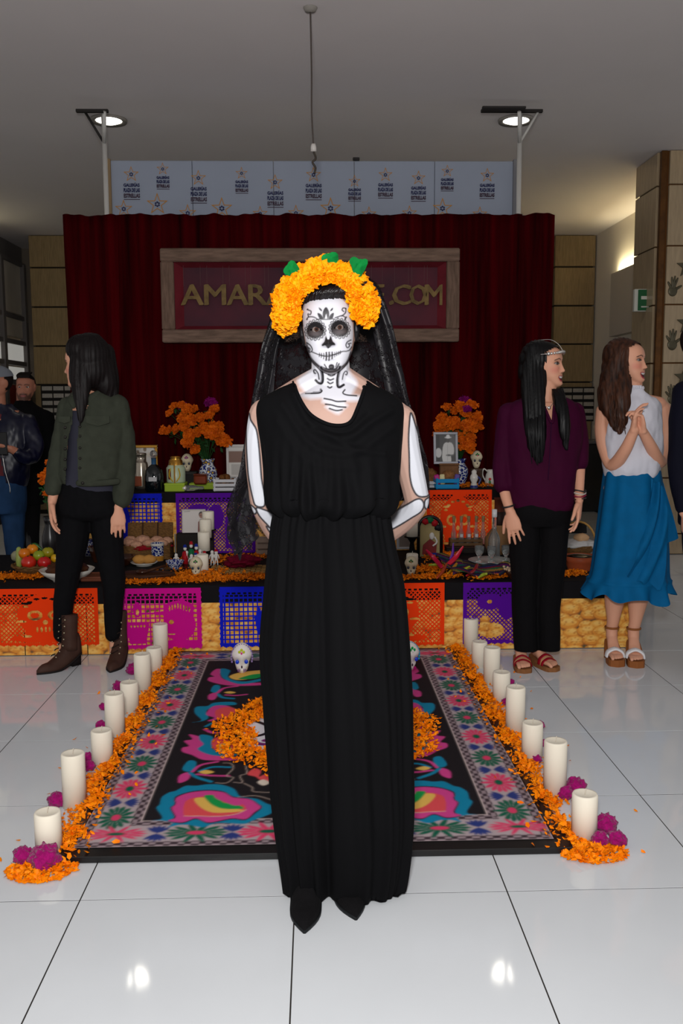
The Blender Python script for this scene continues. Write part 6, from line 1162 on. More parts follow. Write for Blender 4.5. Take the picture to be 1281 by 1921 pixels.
# gown: long skirt
rows = [(940, 516, 726, .10), (960, 513, 730, .108), (985, 508, 734, .118), (1030, 503, 742, .132), (1100, 497, 756, .145), (1200, 490, 764, .15), (1300, 497, 768, .148), (1400, 506, 768, .142), (1500, 517, 768, .135), (1600, 532, 758, .09), (1660, 541, 738, .066)]
na = 260; a = np.linspace(0, 2*np.pi, na, endpoint=False); R = []; D = []
for py, xl, xr, df in rows: p_, r_ = B.J(xl, py, -.0), B.J(xr, py, -.0); D.append([(p_[0]+r_[0])/2, p_[2], (r_[0]-p_[0])/2, df])
D = spl(D, 8); g = np.random.default_rng(4)
for k, (xc, z, hw, df) in enumerate(D):
    u = k/(len(D)-1); rg = ring((xc, BY-.135*max(0, u-.3)/.7, z), hw, df, df*1.05, na, 2.3+.5*u); d = np.stack([np.sin(a), -np.cos(a)], -1)
    am = .004+.010*u
    fo = am*(.5*np.sin(a*13+.6*math.sin(3*u))+.35*np.sin(a*23+1.7+u)+.25*np.sin(a*37+.4))*np.clip(np.cos(a)*1.3+.35, .15, 1)
    top = .0035*np.exp(-(u/.2)**2)*np.sin(a*46+np.sin(a*5)*2)
    px_ = rg[:, 0]
    crease = -.022*u**.8*np.exp(-((px_-(.010+.015*u))/.013)**2)*(np.cos(a) > 0)-.010*u*np.exp(-((px_-(-.02))/.012)**2)*(np.cos(a) > 0)+.008*u*np.exp(-((px_+.045)/.03)**2)*(np.cos(a) > 0)+.010*u*np.exp(-((px_-.12)/.05)**2)*(np.cos(a) > 0)
    rg[:, :2] += d*(fo+top+crease)[:, None]
    rg[:, 2] += (u > .93)*((u-.93)/.07)*(.035*np.exp(-((px_-.026)/.013)**2)*(np.cos(a) > 0)+.004*np.sin(a*13)+.01*(np.cos(a) < 0)+.085*np.clip((px_-.14)/.11, 0, 1)**1.5); rg[:, 2] = np.maximum(rg[:, 2], .011)
    R.append(rg)
link('gown_skirt', mk(*loft(R, True, False), m_gown), cat_p)
# pointed black shoes
def shoe(toe, heel, wd, ht, heelh, mats, parent, name='shoe', shaft=None, k=14):
    toe, heel = np.asarray(toe, float), np.asarray(heel, float); d = toe-heel; L = np.linalg.norm(d); d /= L; s = np.array([-d[1], d[0], 0]); b = MB(); R = []; So = []
    for i in range(k):
        t = i/(k-1); tt = .002+t*.996
        w_ = wd*(.62+.42*math.sin(math.pi*min(1, tt*.75+.1)))*(1-max(0, (tt-.62)/.38)**2.2*.93); z0 = heelh*max(0, 1-tt/.55)**1.3*1.0 if tt < .55 else .0
        h = ht*(1-.62*min(1, max(0, (tt-.25)/.45)))*(1-max(0, (tt-.8)/.2)**2*.6) ; c = heel+d*L*tt; a_ = np.linspace(0, 2*np.pi, 20, endpoint=False)
        y_ = np.sin(a_); zz = z0+.008+np.where(y_ > 0, y_*h, 0); R.append(c+np.outer(w_*np.sign(np.cos(a_))*np.abs(np.cos(a_))**.75, s)+np.outer(zz, [0, 0, 1]))
        So.append([c+s*w_*1.05*q_+np.array([0, 0, z_]) for q_, z_ in ((-1, z0), (1, z0), (1, z0+.010), (-1, z0+.010))])
    b.add(loft(R), 0); b.add(loft(So), 1)
    if heelh > .02: b.add(loft([[heel+d*L*t_*s_+s*wd*.55*q_*s_+np.array([0, 0, z_]) for t_, q_ in ((.0, -1), (.24, -1), (.24, 1), (.0, 1))] for z_, s_ in ((0, .85), (heelh*.9+.004, 1.0))]), 1)
    if shaft: b.add(tube([heel+d*L*.22+np.array([0, 0, heelh+.03]), heel+d*L*.2+np.array([0, 0, shaft*.6]), heel+d*L*.18+np.array([0, 0, shaft])], [wd*1.05, wd*.95, wd*1.02], 18, 3), 0)
    return b.obj(name, mats, parent)
m_suede = mat('black_suede', (16, 15, 17), .95, var=.3, vs=60, bump=.1, bs=300); m_sole = mat('black_sole', (26, 28, 30), .5)
t1, t2 = Pz(571, 1752), Pz(668, 1727)
shoe(t1, t1+np.array([.006, .27, 0]), .040, .062, .03, [m_suede, m_sole], cat_p); shoe(t2, t2+np.array([-.035, .262, 0]), .040, .062, .03, [m_suede, m_sole], cat_p)
# hair swept back under the crown
m_hair = mat('hair_black', (20, 15, 16), .38, var=.5, vs=60, stretch=(1, 1, .15), spec=.4)
b = MB(); g = np.random.default_rng(3); hv, hf = loft(head_geo(60, 72))
c = np.array([0, .01, .12]); hv = (hv-c)*np.array([1.05, 1.05, 1.035])+c
kill = ((hv[:, 2] < .200-.30*np.maximum(0, np.abs(hv[:, 0])-.045)) & (hv[:, 1] < .0) & (np.abs(hv[:, 0]) < .0725)) | (hv[:, 2] < .07) | ((np.abs(hv[:, 0]) > .06) & (hv[:, 2] < .15) & (hv[:, 1] < .035))
fl_ = [q_ for q_ in hf if not kill[list(q_)].any()]; b.add((H1.W(hv), fl_))
for k in range(90):
    x = -.060+.118*k/89; z = .199-.25*max(0, abs(x)-.045); y = -.078+7*x*x; q_ = g.uniform(.6, 1.2)
    p = [(x, y+.006, z-.005), (x+.012*q_, y-.007, z+.010), (x+.034*q_, y+.004, z+.024), (x*.8+.055*q_, y+.03, z+.038)]; b.add(tube(H1.W(np.array(p)+g.normal(0, .0012, (4, 3))), np.array([.0018, .0036, .004, .003])*H1.sc, 6, 4, True))
b.obj('hair', m_hair, cat_p)
# marigold crown
crown = thing('flower_crown', None, None, (0, 0, 0)); crown.parent = cat_p; crown.matrix_parent_inverse = WM[cat_p.name].inverted()
m_mari = mat('marigold_bright', (255, 172, 6), .6, col2=(250, 138, 0), vs=60)
mm = [mk(*marigold(.043, 110, k), m_mari, False) for k in range(4)]
g = np.random.default_rng(12)
for row, (rx, ry, dy, n_, s_) in enumerate(((72, 74, -.045, 14, .9), (66, 66, -.075, 12, .72), (78, 82, .0, 15, .95), (74, 78, .045, 13, .9))):
    for k in range(n_):
        ph = math.radians(-97+(186)*k/(n_-1)+g.normal()*2); X, Yp = 612+rx*math.sin(ph)+g.normal()*2, 588-ry*math.cos(ph)+g.normal()*2
        if row == 1 and abs(math.degrees(ph)) < 42: X, Yp = 613+rx*math.sin(ph), 584-ry*.98*math.cos(ph)
        p = P(X, Yp, BY+dy); d = np.array([math.sin(ph)*.7, -1.0 if row < 2 else (-.45 if row == 2 else .4), math.cos(ph)*.7])+g.normal(0, .18, 3); put(mm[(k+row) % 4], p, d, s_*(1+.08*g.normal()), crown, g.uniform(0, 6))
m_leaf = mat('leaf_green', (10, 128, 56), .45, var=.35, vs=40)
def leaf(pos, w_, h, rot, yaw, n_=18, lob=.12):
    b = MB(); a = np.linspace(0, 2*np.pi, n_, endpoint=False); r = 1+lob*np.sin(a*5); p = np.stack([w_*np.sin(a)*r, np.zeros(n_), h*np.cos(a)*r], -1); p[:, 1] = .5*np.abs(p[:, 0]); p[:, 0] *= 1+.25*np.sin(a*3)
    v_ = np.concatenate([[[0, -.003, 0]], p, p+[0, .0015, 0]]); f_ = [[0, 1+i, 1+(i+1) % n_] for i in range(n_)]+[[1+i, n_+1+i, n_+1+(i+1) % n_, 1+(i+1) % n_] for i in range(n_)]; v_ = v_ @ roty(rot).T @ rotz(yaw).T
    return link('leaf', mk(v_+np.asarray(pos), f_, m_leaf, False), crown)
for px, py, w_, h, r in ((548, 503, .022, .018, -.6), (622, 484, .024, .016, .05), (676, 501, .018, .026, .5), (668, 494, .018, .016, .9), (541, 508, .012, .012, .2)): leaf(P(px, py, BY-.055), w_, h, r, .1)
# lace veil
ml = bpy.data.materials.new('black_lace'); ml.use_nodes = True; nt = ml.node_tree; N = nt.nodes; L = nt.links; bs = N['Principled BSDF']
bs.inputs['Base Color'].default_value = tuple(lin((22, 20, 24)))+(1,); bs.inputs['Roughness'].default_value = .5; bs.inputs['Specular IOR Level'].default_value = .4
tc = N.new('ShaderNodeTexCoord'); n1 = N.new('ShaderNodeTexNoise'); n1.inputs['Scale'].default_value = 26; n1.inputs['Detail'].default_value = 3; L.new(tc.outputs['Object'], n1.inputs[0])
v1 = N.new('ShaderNodeTexVoronoi'); v1.feature = 'DISTANCE_TO_EDGE'; v1.inputs['Scale'].default_value = 150; L.new(tc.outputs['Object'], v1.inputs[0])
v2 = N.new('ShaderNodeTexVoronoi'); v2.inputs['Scale'].default_value = 42; L.new(tc.outputs['Object'], v2.inputs[0])
r1 = N.new('ShaderNodeMapRange'); r1.inputs[1].default_value = .47; r1.inputs[2].default_value = .55; L.new(n1.outputs[0], r1.inputs[0])
r2 = N.new('ShaderNodeMapRange'); r2.inputs[1].default_value = .13; r2.inputs[2].default_value = .07; L.new(v1.outputs[0], r2.inputs[0])
r3 = N.new('ShaderNodeMapRange'); r3.inputs[1].default_value = .42; r3.inputs[2].default_value = .34; L.new(v2.outputs[0], r3.inputs[0])
mxm = N.new('ShaderNodeMath'); mxm.operation = 'MAXIMUM'; L.new(r1.outputs[0], mxm.inputs[0]); L.new(r2.outputs[0], mxm.inputs[1])
mx2 = N.new('ShaderNodeMath'); mx2.operation = 'MAXIMUM'; L.new(mxm.outputs[0], mx2.inputs[0]); L.new(r3.outputs[0], mx2.inputs[1])
mc = N.new('ShaderNodeMapRange'); mc.inputs[3].default_value = .42; mc.inputs[4].default_value = 1.0; L.new(mx2.outputs[0], mc.inputs[0]); L.new(mc.outputs[0], bs.inputs['Alpha'])
bp = N.new('ShaderNodeBump'); bp.inputs['Strength'].default_value = .9; bp.inputs['Distance'].default_value = .006; L.new(mx2.outputs[0], bp.inputs['Height']); L.new(bp.outputs[0], bs.inputs['Normal'])
rows = [(498, 575, 650, .02, .10), (530, 540, 705, .01, .15), (565, 520, 722, .02, .19), (600, 506, 734, .02, .22), (650, 490, 746, .03, .24), (700, 481, 757, .03, .24), (750, 472, 768, .04, .25), (800, 463, 783, .06, .26), (850, 455, 797, .08, .28), (900, 445, 805, .10, .28), (950, 432, 806, .12, .27), (1000, 425, 800, .14, .26), (1048, 440, 780, .15, .25)]
D = []
for py, xl, xr, y0, dep in rows: a_, b_ = P(xl, py, BY+y0), P(xr, py, BY+y0); D.append([a_[0], b_[0], a_[2], BY+y0, dep])
D = spl(D, 7); na = 120; t = np.linspace(0, 1, na); R = []
for k, (xl, xr, z, y, dep) in enumerate(D):
    u = k/(len(D)-1); ang = np.pi*(1-t); x = (xl+xr)/2+(xr-xl)/2*np.sign(np.cos(ang))*np.abs(np.cos(ang))**.8; yy = y+dep*np.sin(ang)**.75+.012*u*np.sin(t*14+3*u)+.003*np.sin(t*31)
    x = x+.003*u*np.sin(t*17); zz = np.full(na, z); 
    if u > .75: zz = z+np.clip((u-.75)/.25, 0, 1)*(.17*np.clip((t-.12)/.5, 0, 1)+.09*np.clip((.06-t)/.06, 0, 1)+.02*np.sin(t*60))
    R.append(np.stack([x, yy, zz], -1))
link('lace_veil', mk(*loft(R, False, False), ml), cat_p)
# second, folded edge of the mantilla falling beside the arms
for sd in (-1, 1):
    R = []
    for k in range(60):
        u = k/59; i = min(len(D)-1, int(u*(len(D)-1)*(1.0 if sd < 0 else .86))); xl, xr, z, y, dep = D[i]; x0 = xl if sd < 0 else xr; wd = .03+.075*u
        t = np.linspace(0, 1, 14); R.append(np.stack([x0-sd*wd*t*(1-.3*u)+.006*np.sin(t*9+u*7)*t, y+.012+.05*t+.012*np.sin(t*8+u*5), np.full(14, z)+.012*np.sin(u*40)*(1-t)*u+.10*max(0, u-.85)*t/.15*.6], -1))
    link('veil_edge', mk(*loft(R, False, False), ml), cat_p)
# ------------------------------------------------------------------ the other people
SKN = (214, 156, 128)
def skin_paint(v, f, H, lips=(176, 80, 84), brow=(40, 28, 24), mouth_open=0, base=SKN, blush=True, beard=None, liner=True):
    pt = Paint(v[:, 0], v[:, 2], base, .003); l = H.L(v); on = (l[:, 1] < -.03) & (l[:, 2] > -.01)
    p2 = Paint(l[:, 0], l[:, 2], pt.c, .003, np.clip((-l[:, 1]-.035)/.02, 0, 1)*(l[:, 2] > -.02)*(np.abs(l[:, 0]) < .09))
    if beard:
        p2.poly([(-.06, .075), (-.035, .045), (-.03, .06), (0, .062), (.03, .06), (.035, .045), (.06, .075), (.05, .02), (.02, -.01), (-.02, -.01), (-.05, .02)], beard, 2, .8, soft=.01)
    if blush:
        for s in (-1, 1): p2.ell(s*.045, .083, .022, .016, (206, 120, 104), 0, .6, soft=.02)
    for s in (-1, 1):
        p2.line([(s*.012, .1335), (s*.028, .139), (s*.048, .132)], .0055, brow, 5)
        if liner: p2.line([(s*.0155, .1145), (s*.024, .1225), (s*.033, .1235), (s*.042, .1195), (s*.048, .117)], .0035, (40, 26, 22), 5); p2.ell(s*.031, .122, .017, .006, (150, 96, 80), 0, .5, soft=.006)
        p2.ell(s*.007, .066, .0035, .002, (110, 60, 48))
    if mouth_open:
        m = mouth_open; p2.poly([(-.030, .050), (-.014, .053), (0, .0515), (.014, .053), (.030, .050), (.020, .034-.008*m), (0, .027-.012*m), (-.020, .034-.008*m)], lips, 3)
        p2.poly([(-.026, .0485), (0, .0475), (.026, .0485), (.016, .037-.007*m), (0, .033-.009*m), (-.016, .037-.007*m)], (70, 22, 24), 3); p2.poly([(-.024, .0485), (0, .0475), (.024, .0485), (.016, .0415), (0, .0395), (-.016, .0415)], (236, 230, 226), 3)
    else:
        p2.poly([(-.024, .0425), (-.008, .050), (0, .0485), (.008, .050), (.024, .0425), (.010, .033), (-.010, .033)], lips, 3); p2.line([(-.024, .0425), (0, .0418), (.024, .0425)], .0018, (90, 34, 36), 3)
    return p2.c
def scalp_cap(mb, H, hairline=.2, side=.3, grow=1.06, low=.04, front=0.0):
    hv, hf = loft(head_geo(50, 60)); c = np.array([0, .01, .12]); q = (hv-c)*grow+c
    kill = ((q[:, 2] < hairline-side*np.maximum(0, np.abs(q[:, 0])-.035)) & (q[:, 1] < front)) | (q[:, 2] < low)
    mb.add((H.W(q), [a for a in hf if not kill[list(a)].any()]))
def fabric(B, mb, vox, name, m, parent, wr=.004, fr=8, seed=1, cutf=None, it=5, sm=.5):
    v, f = fuse(mb, vox, it, sm); v = wrinkle(v, f, wr, fr, (1, 1, .6), seed)
    if cutf is not None: v, f, _ = cut(v, f, cutf(v))
    return link(name, mk(v, f, m), parent)
def hair_fall(mb, H, g, n, ends, part=0.0, r=.012, skip=None, mid=1.1, wav=0.0, wl=30):
    """locks from the parting over the skull and down to world end points chosen by azimuth"""
    for k in range(n):
        az = g.uniform(0, 2*math.pi)                     # 0 = face, pi = back of the head
        if skip is not None and skip(az): continue
        s, c = math.sin(az), math.cos(az); j = g.normal(0, .004, 3)
        p0 = H.W(np.array([part+s*.012, -.03-c*.05*0+g.uniform(-.05, .05), .236])+j*.5)
        p1 = H.W(np.array([s*.073*mid, .012-c*.088*mid, .19])+j); p2 = H.W(np.array([s*.082*mid, .016-c*.094*mid, .12])+j); p3 = H.W(np.array([s*.080*mid, .022-c*.088*mid, .04])+j)
        e = np.asarray(ends(az, g), float); m1 = p3*.5+e*.5+np.array([0, 0, .0]); q = [p0, p1, p2, p3, m1, e]
        if wav:
            ph = g.uniform(0, 6); q = list(spl(np.array(q[3:]), 6)); zz = np.linspace(0, 1, len(q)); q = [p0, p1, p2]+[a+wav*t*np.array([math.sin(t*wl+ph), .6*math.cos(t*wl+ph), 0]) for a, t in zip(q, zz)]
        mb.add(tube(np.array(q), r*np.interp(np.linspace(0, 1, len(q)), [0, .2, .6, .9, 1], [.5, 1, 1, .8, .25])*g.uniform(.8, 1.25), 7, 3, True, .7))
# ---- person in the green jacket, looking away
Y = 4.78; B = Body(Y); t = thing('person', 'person with long dark hair in olive green jacket and black jeans looking away', 'person', (B.J(165, 1250)[0], Y, 0))
H = Head(B.J(131, 726, .0), 1.0, -1.72, .0, .0)
H.add(B.mb, 60, 70)
B.limb([(170, 775, .0, .05), (167, 740, .0, .046), (165, 700, .0, .05)])
B.torso([(738, 148, 190, .05, .05), (755, 128, 216, .075, .075), (790, 122, 226, .09, .09), (850, 124, 222, .105, .09), (910, 122, 210, .09, .09), (945, 128, 206, .08, .09)])
B.limb([(126, 768, 0, .04), (112, 850, -.02, .034), (104, 905, -.05, .03), (98, 940, -.07, .0235)]); B.limb([(222, 765, 0, .042), (232, 850, .02, .036), (230, 910, -.02, .032), (222, 950, -.05, .025)])
hand(B.mb, B.J(97, 944, -.075), (.03, -.12, -1), (1, .1, 0), 1, .3, curls=(.28, .3, .36, .42)); hand(B.mb, B.J(221, 953, -.06), (.0, -.1, -1), (-.25, 1, 0), -1, .28, curls=(.2, .25, .25, .3))
for x0, x1, x2 in ((150, 126, 117), (196, 212, 212)): B.limb([(x0, 960, 0, .04), (x1, 1090, 0, .025), (x2, 1190, .03, .02), (x2, 1225, .04, .02)])
v, f = fuse(B.mb, .0046, 3); skin_obj('body', v, f, skin_paint(v, f, H), t, .55)
m_jean = mat('black_denim', (14, 14, 17), .85, var=.3, vs=40, bump=.06, bs=300, spec=.12); D = MB()
B.torso([(880, 122, 214, .10, .11), (920, 112, 220, .115, .125), (960, 106, 230, .12, .13), (975, 128, 208, .08, .09)], D)
B.limb([(140, 945, 0, .09), (136, 1010, -.01, .083), (125, 1090, 0, .062), (119, 1140, .02, .052), (117, 1190, .03, .047)], D); B.limb([(198, 945, 0, .09), (203, 1010, 0, .080), (212, 1090, 0, .062), (213, 1140, .02, .050), (212, 1190, .03, .043)], D)
fabric(B, D, .0068, 'jeans', m_jean, t, .005, 9, 3)
D = MB(); B.torso([(770, 128, 216, .09, .09), (800, 126, 218, .105, .095), (850, 126, 216, .115, .1), (900, 118, 218, .115, .115), (922, 118, 222, .11, .115)], D); fabric(B, D, .0068, 'tank_top', mat('navy_grey_jersey', (52, 52, 64), .8), t, .002)
m_jk = mat('olive_canvas', (58, 62, 52), .85, var=.2, vs=25, bump=.08, bs=260); D = MB()
B.torso([(733, 146, 192, .065, .06), (745, 128, 214, .085, .08), (765, 117, 232, .1, .1), (800, 114, 236, .125, .11), (850, 113, 232, .135, .115), (890, 112, 228, .135, .125), (906, 116, 226, .13, .125)], D)
B.limb([(128, 765, 0, .055), (116, 830, -.015, .052), (107, 880, -.035, .048), (101, 917, -.06, .043)], D); B.limb([(220, 762, 0, .062), (231, 830, .01, .06), (236, 880, .0, .056), (231, 920, -.03, .055), (229, 936, -.04, .053)], D)
op = B.xz([(134, 700), (138, 790), (129, 830), (127, 880), (123, 930), (150, 930), (149, 880), (146, 840), (148, 800), (168, 745), (168, 700)], -.1)
fabric(B, D, .0068, 'jacket', m_jk, t, .008, 10, 5, lambda v: (inpoly(v[:, 0], v[:, 2], op) & (v[:, 1] < Y-.0)) | ((v[:, 2] > B.J(0, 737)[2]) & (v[:, 1] < Y+.04)))
b = MB()
for k, (x, y, w_, h) in enumerate(((184, 788, 42, 14),)):
    p = B.J(x, y, -.128); s = Y/F; b.add(prism([(-w_/2*s, h/2*s), (w_/2*s, h/2*s), (w_/2*s, -h*.35*s), (0, -h*.8*s), (-w_/2*s, -h*.35*s)], p, d=.008))
p = B.J(110, 786, -.10); b.add(prism([(-.03, .012), (.03, .012), (.03, -.012), (0, -.022), (-.03, -.012)], p+np.array([.03, .0, 0]), d=.008))
b.obj('pocket_flap', m_jk, t, False)
bt = MB(); m_bt = mat('button_dark', (40, 38, 34), .4, metal=.5)
for y in (802, 820, 842, 862, 880): bt.add(ell(B.J(122, y, -.128), (.008, .006, .008), 10, 6)); bt.add(ell(B.J(150, y-2, -.138), (.007, .006, .007), 10, 6))
bt.add(ell(B.J(155, 906, -.132), (.009, .007, .009), 10, 6)); bt.obj('buttons', m_bt, t); tag(bpy.data.objects['buttons'], kind='stuff')
b = MB(); b.add(tube([B.J(150, 760, -.09), B.J(172, 748, -.075), B.J(190, 740, -.04), B.J(194, 733, .03), B.J(170, 728, .075)], [.014, .026, .028, .024, .02], 10, 4, True, .4)); b.add(tube([B.J(138, 762, -.09), B.J(134, 748, -.07), B.J(140, 736, -.01)], [.012, .02, .02], 10, 4, True, .4)); b.obj('collar', m_jk, t)
b = MB(); b.add(tube([B.J(x, 903+4*math.sin((x-112)/35), -.10*math.sqrt(max(.05, 1-((x-170)/60)**2))-.025) for x in range(148, 226, 8)], .017, 8, 3, True, .5)); b.obj('waistband', m_jk, t)
m_boot = mat('brown_leather', (70, 48, 40), .6, var=.25, vs=20); m_bsole = mat('boot_sole', (28, 24, 24), .6); m_lace = mat('boot_lace', (40, 28, 24), .8); m_eye = mat('eyelet', (190, 180, 150), .3, metal=.8)
tA, tB = Pz(70, 1266), Pz(207, 1262)
for toe, heel, sx in ((tA, tA+np.array([.165, .19, 0]), 114), (tB, tB+np.array([.012, .25, 0]), 211)):
    toe[2] = heel[2] = 0; d = toe-heel; L_ = np.linalg.norm(d); d /= L_; L_ = .255; toe = heel+d*L_
    s_ = shoe(toe, heel, .042, .105, .062, [m_boot, m_bsole], t, 'boot', .28)
    lb_ = MB(); ey = MB()
    for k in range(7):
        u = k/6; c0 = heel+d*L_*np.interp(u, [0, .35, 1], [.60, .42, .355])+np.array([0, 0, np.interp(u, [0, .35, 1], [.075, .13, .262])]); sd = np.array([-d[1], d[0], 0])
        lb_.add(tube([c0-sd*.018, c0+d*.008+np.array([0, 0, .01]), c0+sd*.018+np.array([0, 0, .018])], .003, 6)); [ey.add(ell(c0+sd*q_*.024, (.0045,)*3, 8, 5)) for q_ in (-1, 1)]
    link('laces', lb_.mesh(m_lace), s_); tag(link('eyelets', ey.mesh(m_eye), s_), kind='stuff')
m_brn = mat('hair_dark_brown', (17, 9, 10), .55, var=.5, vs=70, stretch=(1, 1, .12), spec=.25)
D = MB(); D.add(ell(B.J(169, 668, -.005), (.104, .118, .118), 30, 20)); D.add(ell(B.J(174, 694, -.005), (.1, .112, .112), 30, 20))
D.add(ell(B.J(152, 656, -.01), (.072, .108, .078), 24, 16))
for pts in (((190, 690, .0, .07), (198, 725, -.01, .06), (204, 748, -.02, .022)), ((178, 640, .0, .04), (196, 690, .02, .05), (209, 730, .0, .035), (217, 752, -.01, .012)), ((172, 645, -.03, .05), (184, 700, -.03, .05), (196, 742, -.02, .02)), ((165, 645, -.05, .045), (158, 700, -.08, .045), (156, 750, -.11, .026), (154, 792, -.13, .006)), ((150, 650, -.06, .04), (143, 700, -.09, .036), (146, 745, -.12, .022), (151, 800, -.14, .005)), ((200, 660, .03, .04), (208, 710, .04, .042), (215, 745, .03, .02))): B.limb(pts, D, 6, 16)
hv_, hf_ = fuse(D, .006, 10); hn_ = vnorm(hv_, hf_); cx_ = B.J(165, 700); ang_ = np.arctan2(hv_[:, 0]-cx_[0], -(hv_[:, 1]-cx_[1]))
hv_ = hv_+hn_*(.0015*np.sin(ang_*34+3*np.sin(hv_[:, 2]*5))+.0012*np.sin(ang_*83+hv_[:, 2]*8))[:, None]
b = MB(); g = np.random.default_rng(5); b.add((hv_, hf_))
def ends(az, g): 
    u = (1-math.cos(az))/2; x = g.uniform(145, 222); return B.J(x, 748+g.uniform(-15, 20), .05+g.uniform(-.08, .06)) if x > 178 else B.J(g.uniform(136, 163), g.uniform(745, 778), -.12+g.uniform(-.03, .03))
for k in range(0):
    x = g.uniform(.2, 1); b.add(tube([H.W((.0, .02, .238)), H.W((-.085+.0*x, -.01+.03*x, .19)), H.W((-.098, .0+.04*x, .10)), B.J(140+45*x, 735, -.13+.04*x), B.J(134+90*x**1.5, 765-8*x+g.uniform(-8, 14), -.13+.08*x)], np.array([.006, .013, .014, .012, .003]), 7, 5, True, .6))
b.obj('hair', m_brn, t)
def foot(B, mb, px, py, yaw, L=.215):
    c = Pz(px, py); d = np.array([math.sin(yaw), -math.cos(yaw), 0]); s = np.array([d[1], -d[0], 0])*-1; c[2] = 0; h = c-d*L
    return c, d, s, h
def sandal_foot(mb, knee, px, py, yaw, parent, straps, sole_h=.02, heel_h=.02, strapmat=None, solemat=None, ankle_strap=None, L=.21, lr=1.0):
    c = Pz(px, py); c[2] = 0; d = np.array([math.sin(yaw), -math.cos(yaw), 0]); s = np.array([-d[1], d[0], 0]); h = c-d*L; fb = mb; ankle = None
    hz = lambda t_: sole_h+(heel_h-sole_h)*max(0, 1-t_/.6)
    R = []
    for t_, w_, ht in ((.04, .022, .05), (.12, .028, .075), (.3, .028, .075), (.5, .032, .05), (.68, .038, .034), (.8, .038, .026), (.86, .03, .02)):
        a_ = np.linspace(0, 2*np.pi, 18, endpoint=False); R.append(h+d*L*t_+np.outer(w_*np.cos(a_), s)+np.outer(hz(t_)+ht/2+ht/2*np.sin(a_), [0, 0, 1]))
    fb.add(loft(R))
    for k, (o_, l_, r_) in enumerate(((-.026, .062, .0115), (-.008, .052, .0085), (.006, .047, .008), (.018, .041, .0075), (.029, .034, .0068))):
        p_ = h+d*L*.74+s*o_+np.array([0, 0, sole_h+.014]); fb.add(tube([p_, p_+d*l_*.6+np.array([0, 0, .003]), p_+d*l_+np.array([0, 0, -.004])], [r_*1.05, r_, r_*.85], 9, 2, True))
    A = h+d*L*.2+np.array([0, 0, hz(.2)+.085]); kn = np.asarray(knee, float); fb.add(tube([kn, kn*.65+A*.35+np.array([0, .02, 0]), kn*.2+A*.8, A, h+d*L*.22+np.array([0, 0, hz(.2)+.04])], np.array([.05, .055, .034, .031, .03])*lr, 16, 5, True))
    def make():
        b_ = MB(); q_ = []
        for t_ in np.linspace(0, 1, 18):
            w_ = .031+.014*math.sin(min(1, t_*1.15)*2.2); w_ *= min(1, math.sqrt(max(0, 1-((t_-.86)/.14)**2)) if t_ > .86 else 1)*(math.sqrt(max(0, 1-((.12-t_)/.12)**2)) if t_ < .12 else 1); w_ = max(w_, .003)
            zt = hz(t_)+.001; zb_ = 0 if heel_h < .06 or t_ > .55 or t_ < .22 else zt-.022; q_.append([h+d*(L+.012)*t_+s*a_*w_+np.array([0, 0, z_]) for a_, z_ in ((-1, zb_), (1, zb_), (1, zt), (-1, zt))])
        b_.add(loft(q_)); sn = b_.obj('sandal', solemat, parent, False)
        for (t_, wd_, ht, m_) in straps:
            w_ = .045; b2 = MB(); b2.add(tube([h+d*L*t_-s*w_+np.array([0, 0, hz(t_)]), h+d*L*t_-s*.036+np.array([0, 0, hz(t_)+ht*.75]), h+d*L*t_+np.array([0, 0, hz(t_)+ht+.008]), h+d*L*t_+s*.036+np.array([0, 0, hz(t_)+ht*.75]), h+d*L*t_+s*w_+np.array([0, 0, hz(t_)])], wd_, 8, 5, False, .3, ref=[0, 0, 1])); link('strap', b2.mesh(m_), sn)
        if ankle_strap is not None:
            a_ = np.linspace(0, 2*np.pi, 25); cz = hz(.2)+.09; c0 = h+d*L*.2; b2 = MB(); b2.add(tube([c0+s*.034*math.cos(x_)+d*.036*math.sin(x_)+np.array([0, 0, cz]) for x_ in a_], .006, 8)); link('strap', b2.mesh(ankle_strap), sn)
    return make
m_red = mat('strap_red', (150, 14, 34), .5, var=.3, vs=80); m_cork = mat('cork_sole', (140, 92, 56), .7, var=.25, vs=60); m_strg = mat('strap_gold', (190, 140, 90), .4)
# ---- person in the purple blouse
Y = 4.67; B = Body(Y); t = thing('person', 'person with straight black hair and jewelled headband in a dark purple blouse', 'person', (B.J(1010, 1250)[0], Y, 0))
H = Head(B.J(1052, 724, -.035), .98, .98, .06, -.02, 1.0); H.add(B.mb, 72, 84)
B.limb([(1022, 790, .01, .055), (1024, 755, .0, .05), (1026, 725, .0, .048), (1024, 690, .0, .05)]); B.limb([(1020, 760, .01, .04), (968, 780, .02, .036)]); B.limb([(1025, 760, .01, .04), (1070, 778, .02, .034)])
B.torso([(755, 995, 1050, .06, .05), (775, 965, 1080, .08, .07), (800, 958, 1082, .1, .09), (860, 965, 1076, .1, .09), (930, 966, 1066, .09, .09), (958, 972, 1060, .08, .08)])
B.limb([(955, 775, .02, .04), (948, 860, .03, .034), (946, 915, 0, .03), (956, 958, -.06, .0235)]); B.limb([(1078, 778, .02, .04), (1086, 850, .03, .034), (1086, 890, .0, .03), (1086, 938, -.06, .0225)])
hand(B.mb, B.J(958, 962, -.065), (.22, -.1, -1), (.35, .9, .1), -1, .2, .12, curls=(.12, .16, .2, .26)); hand(B.mb, B.J(1086, 942, -.065), (-.08, -.2, -1), (-.9, .3, 0), -1, .35, .1, curls=(.18, .3, .42, .5))
feet = []
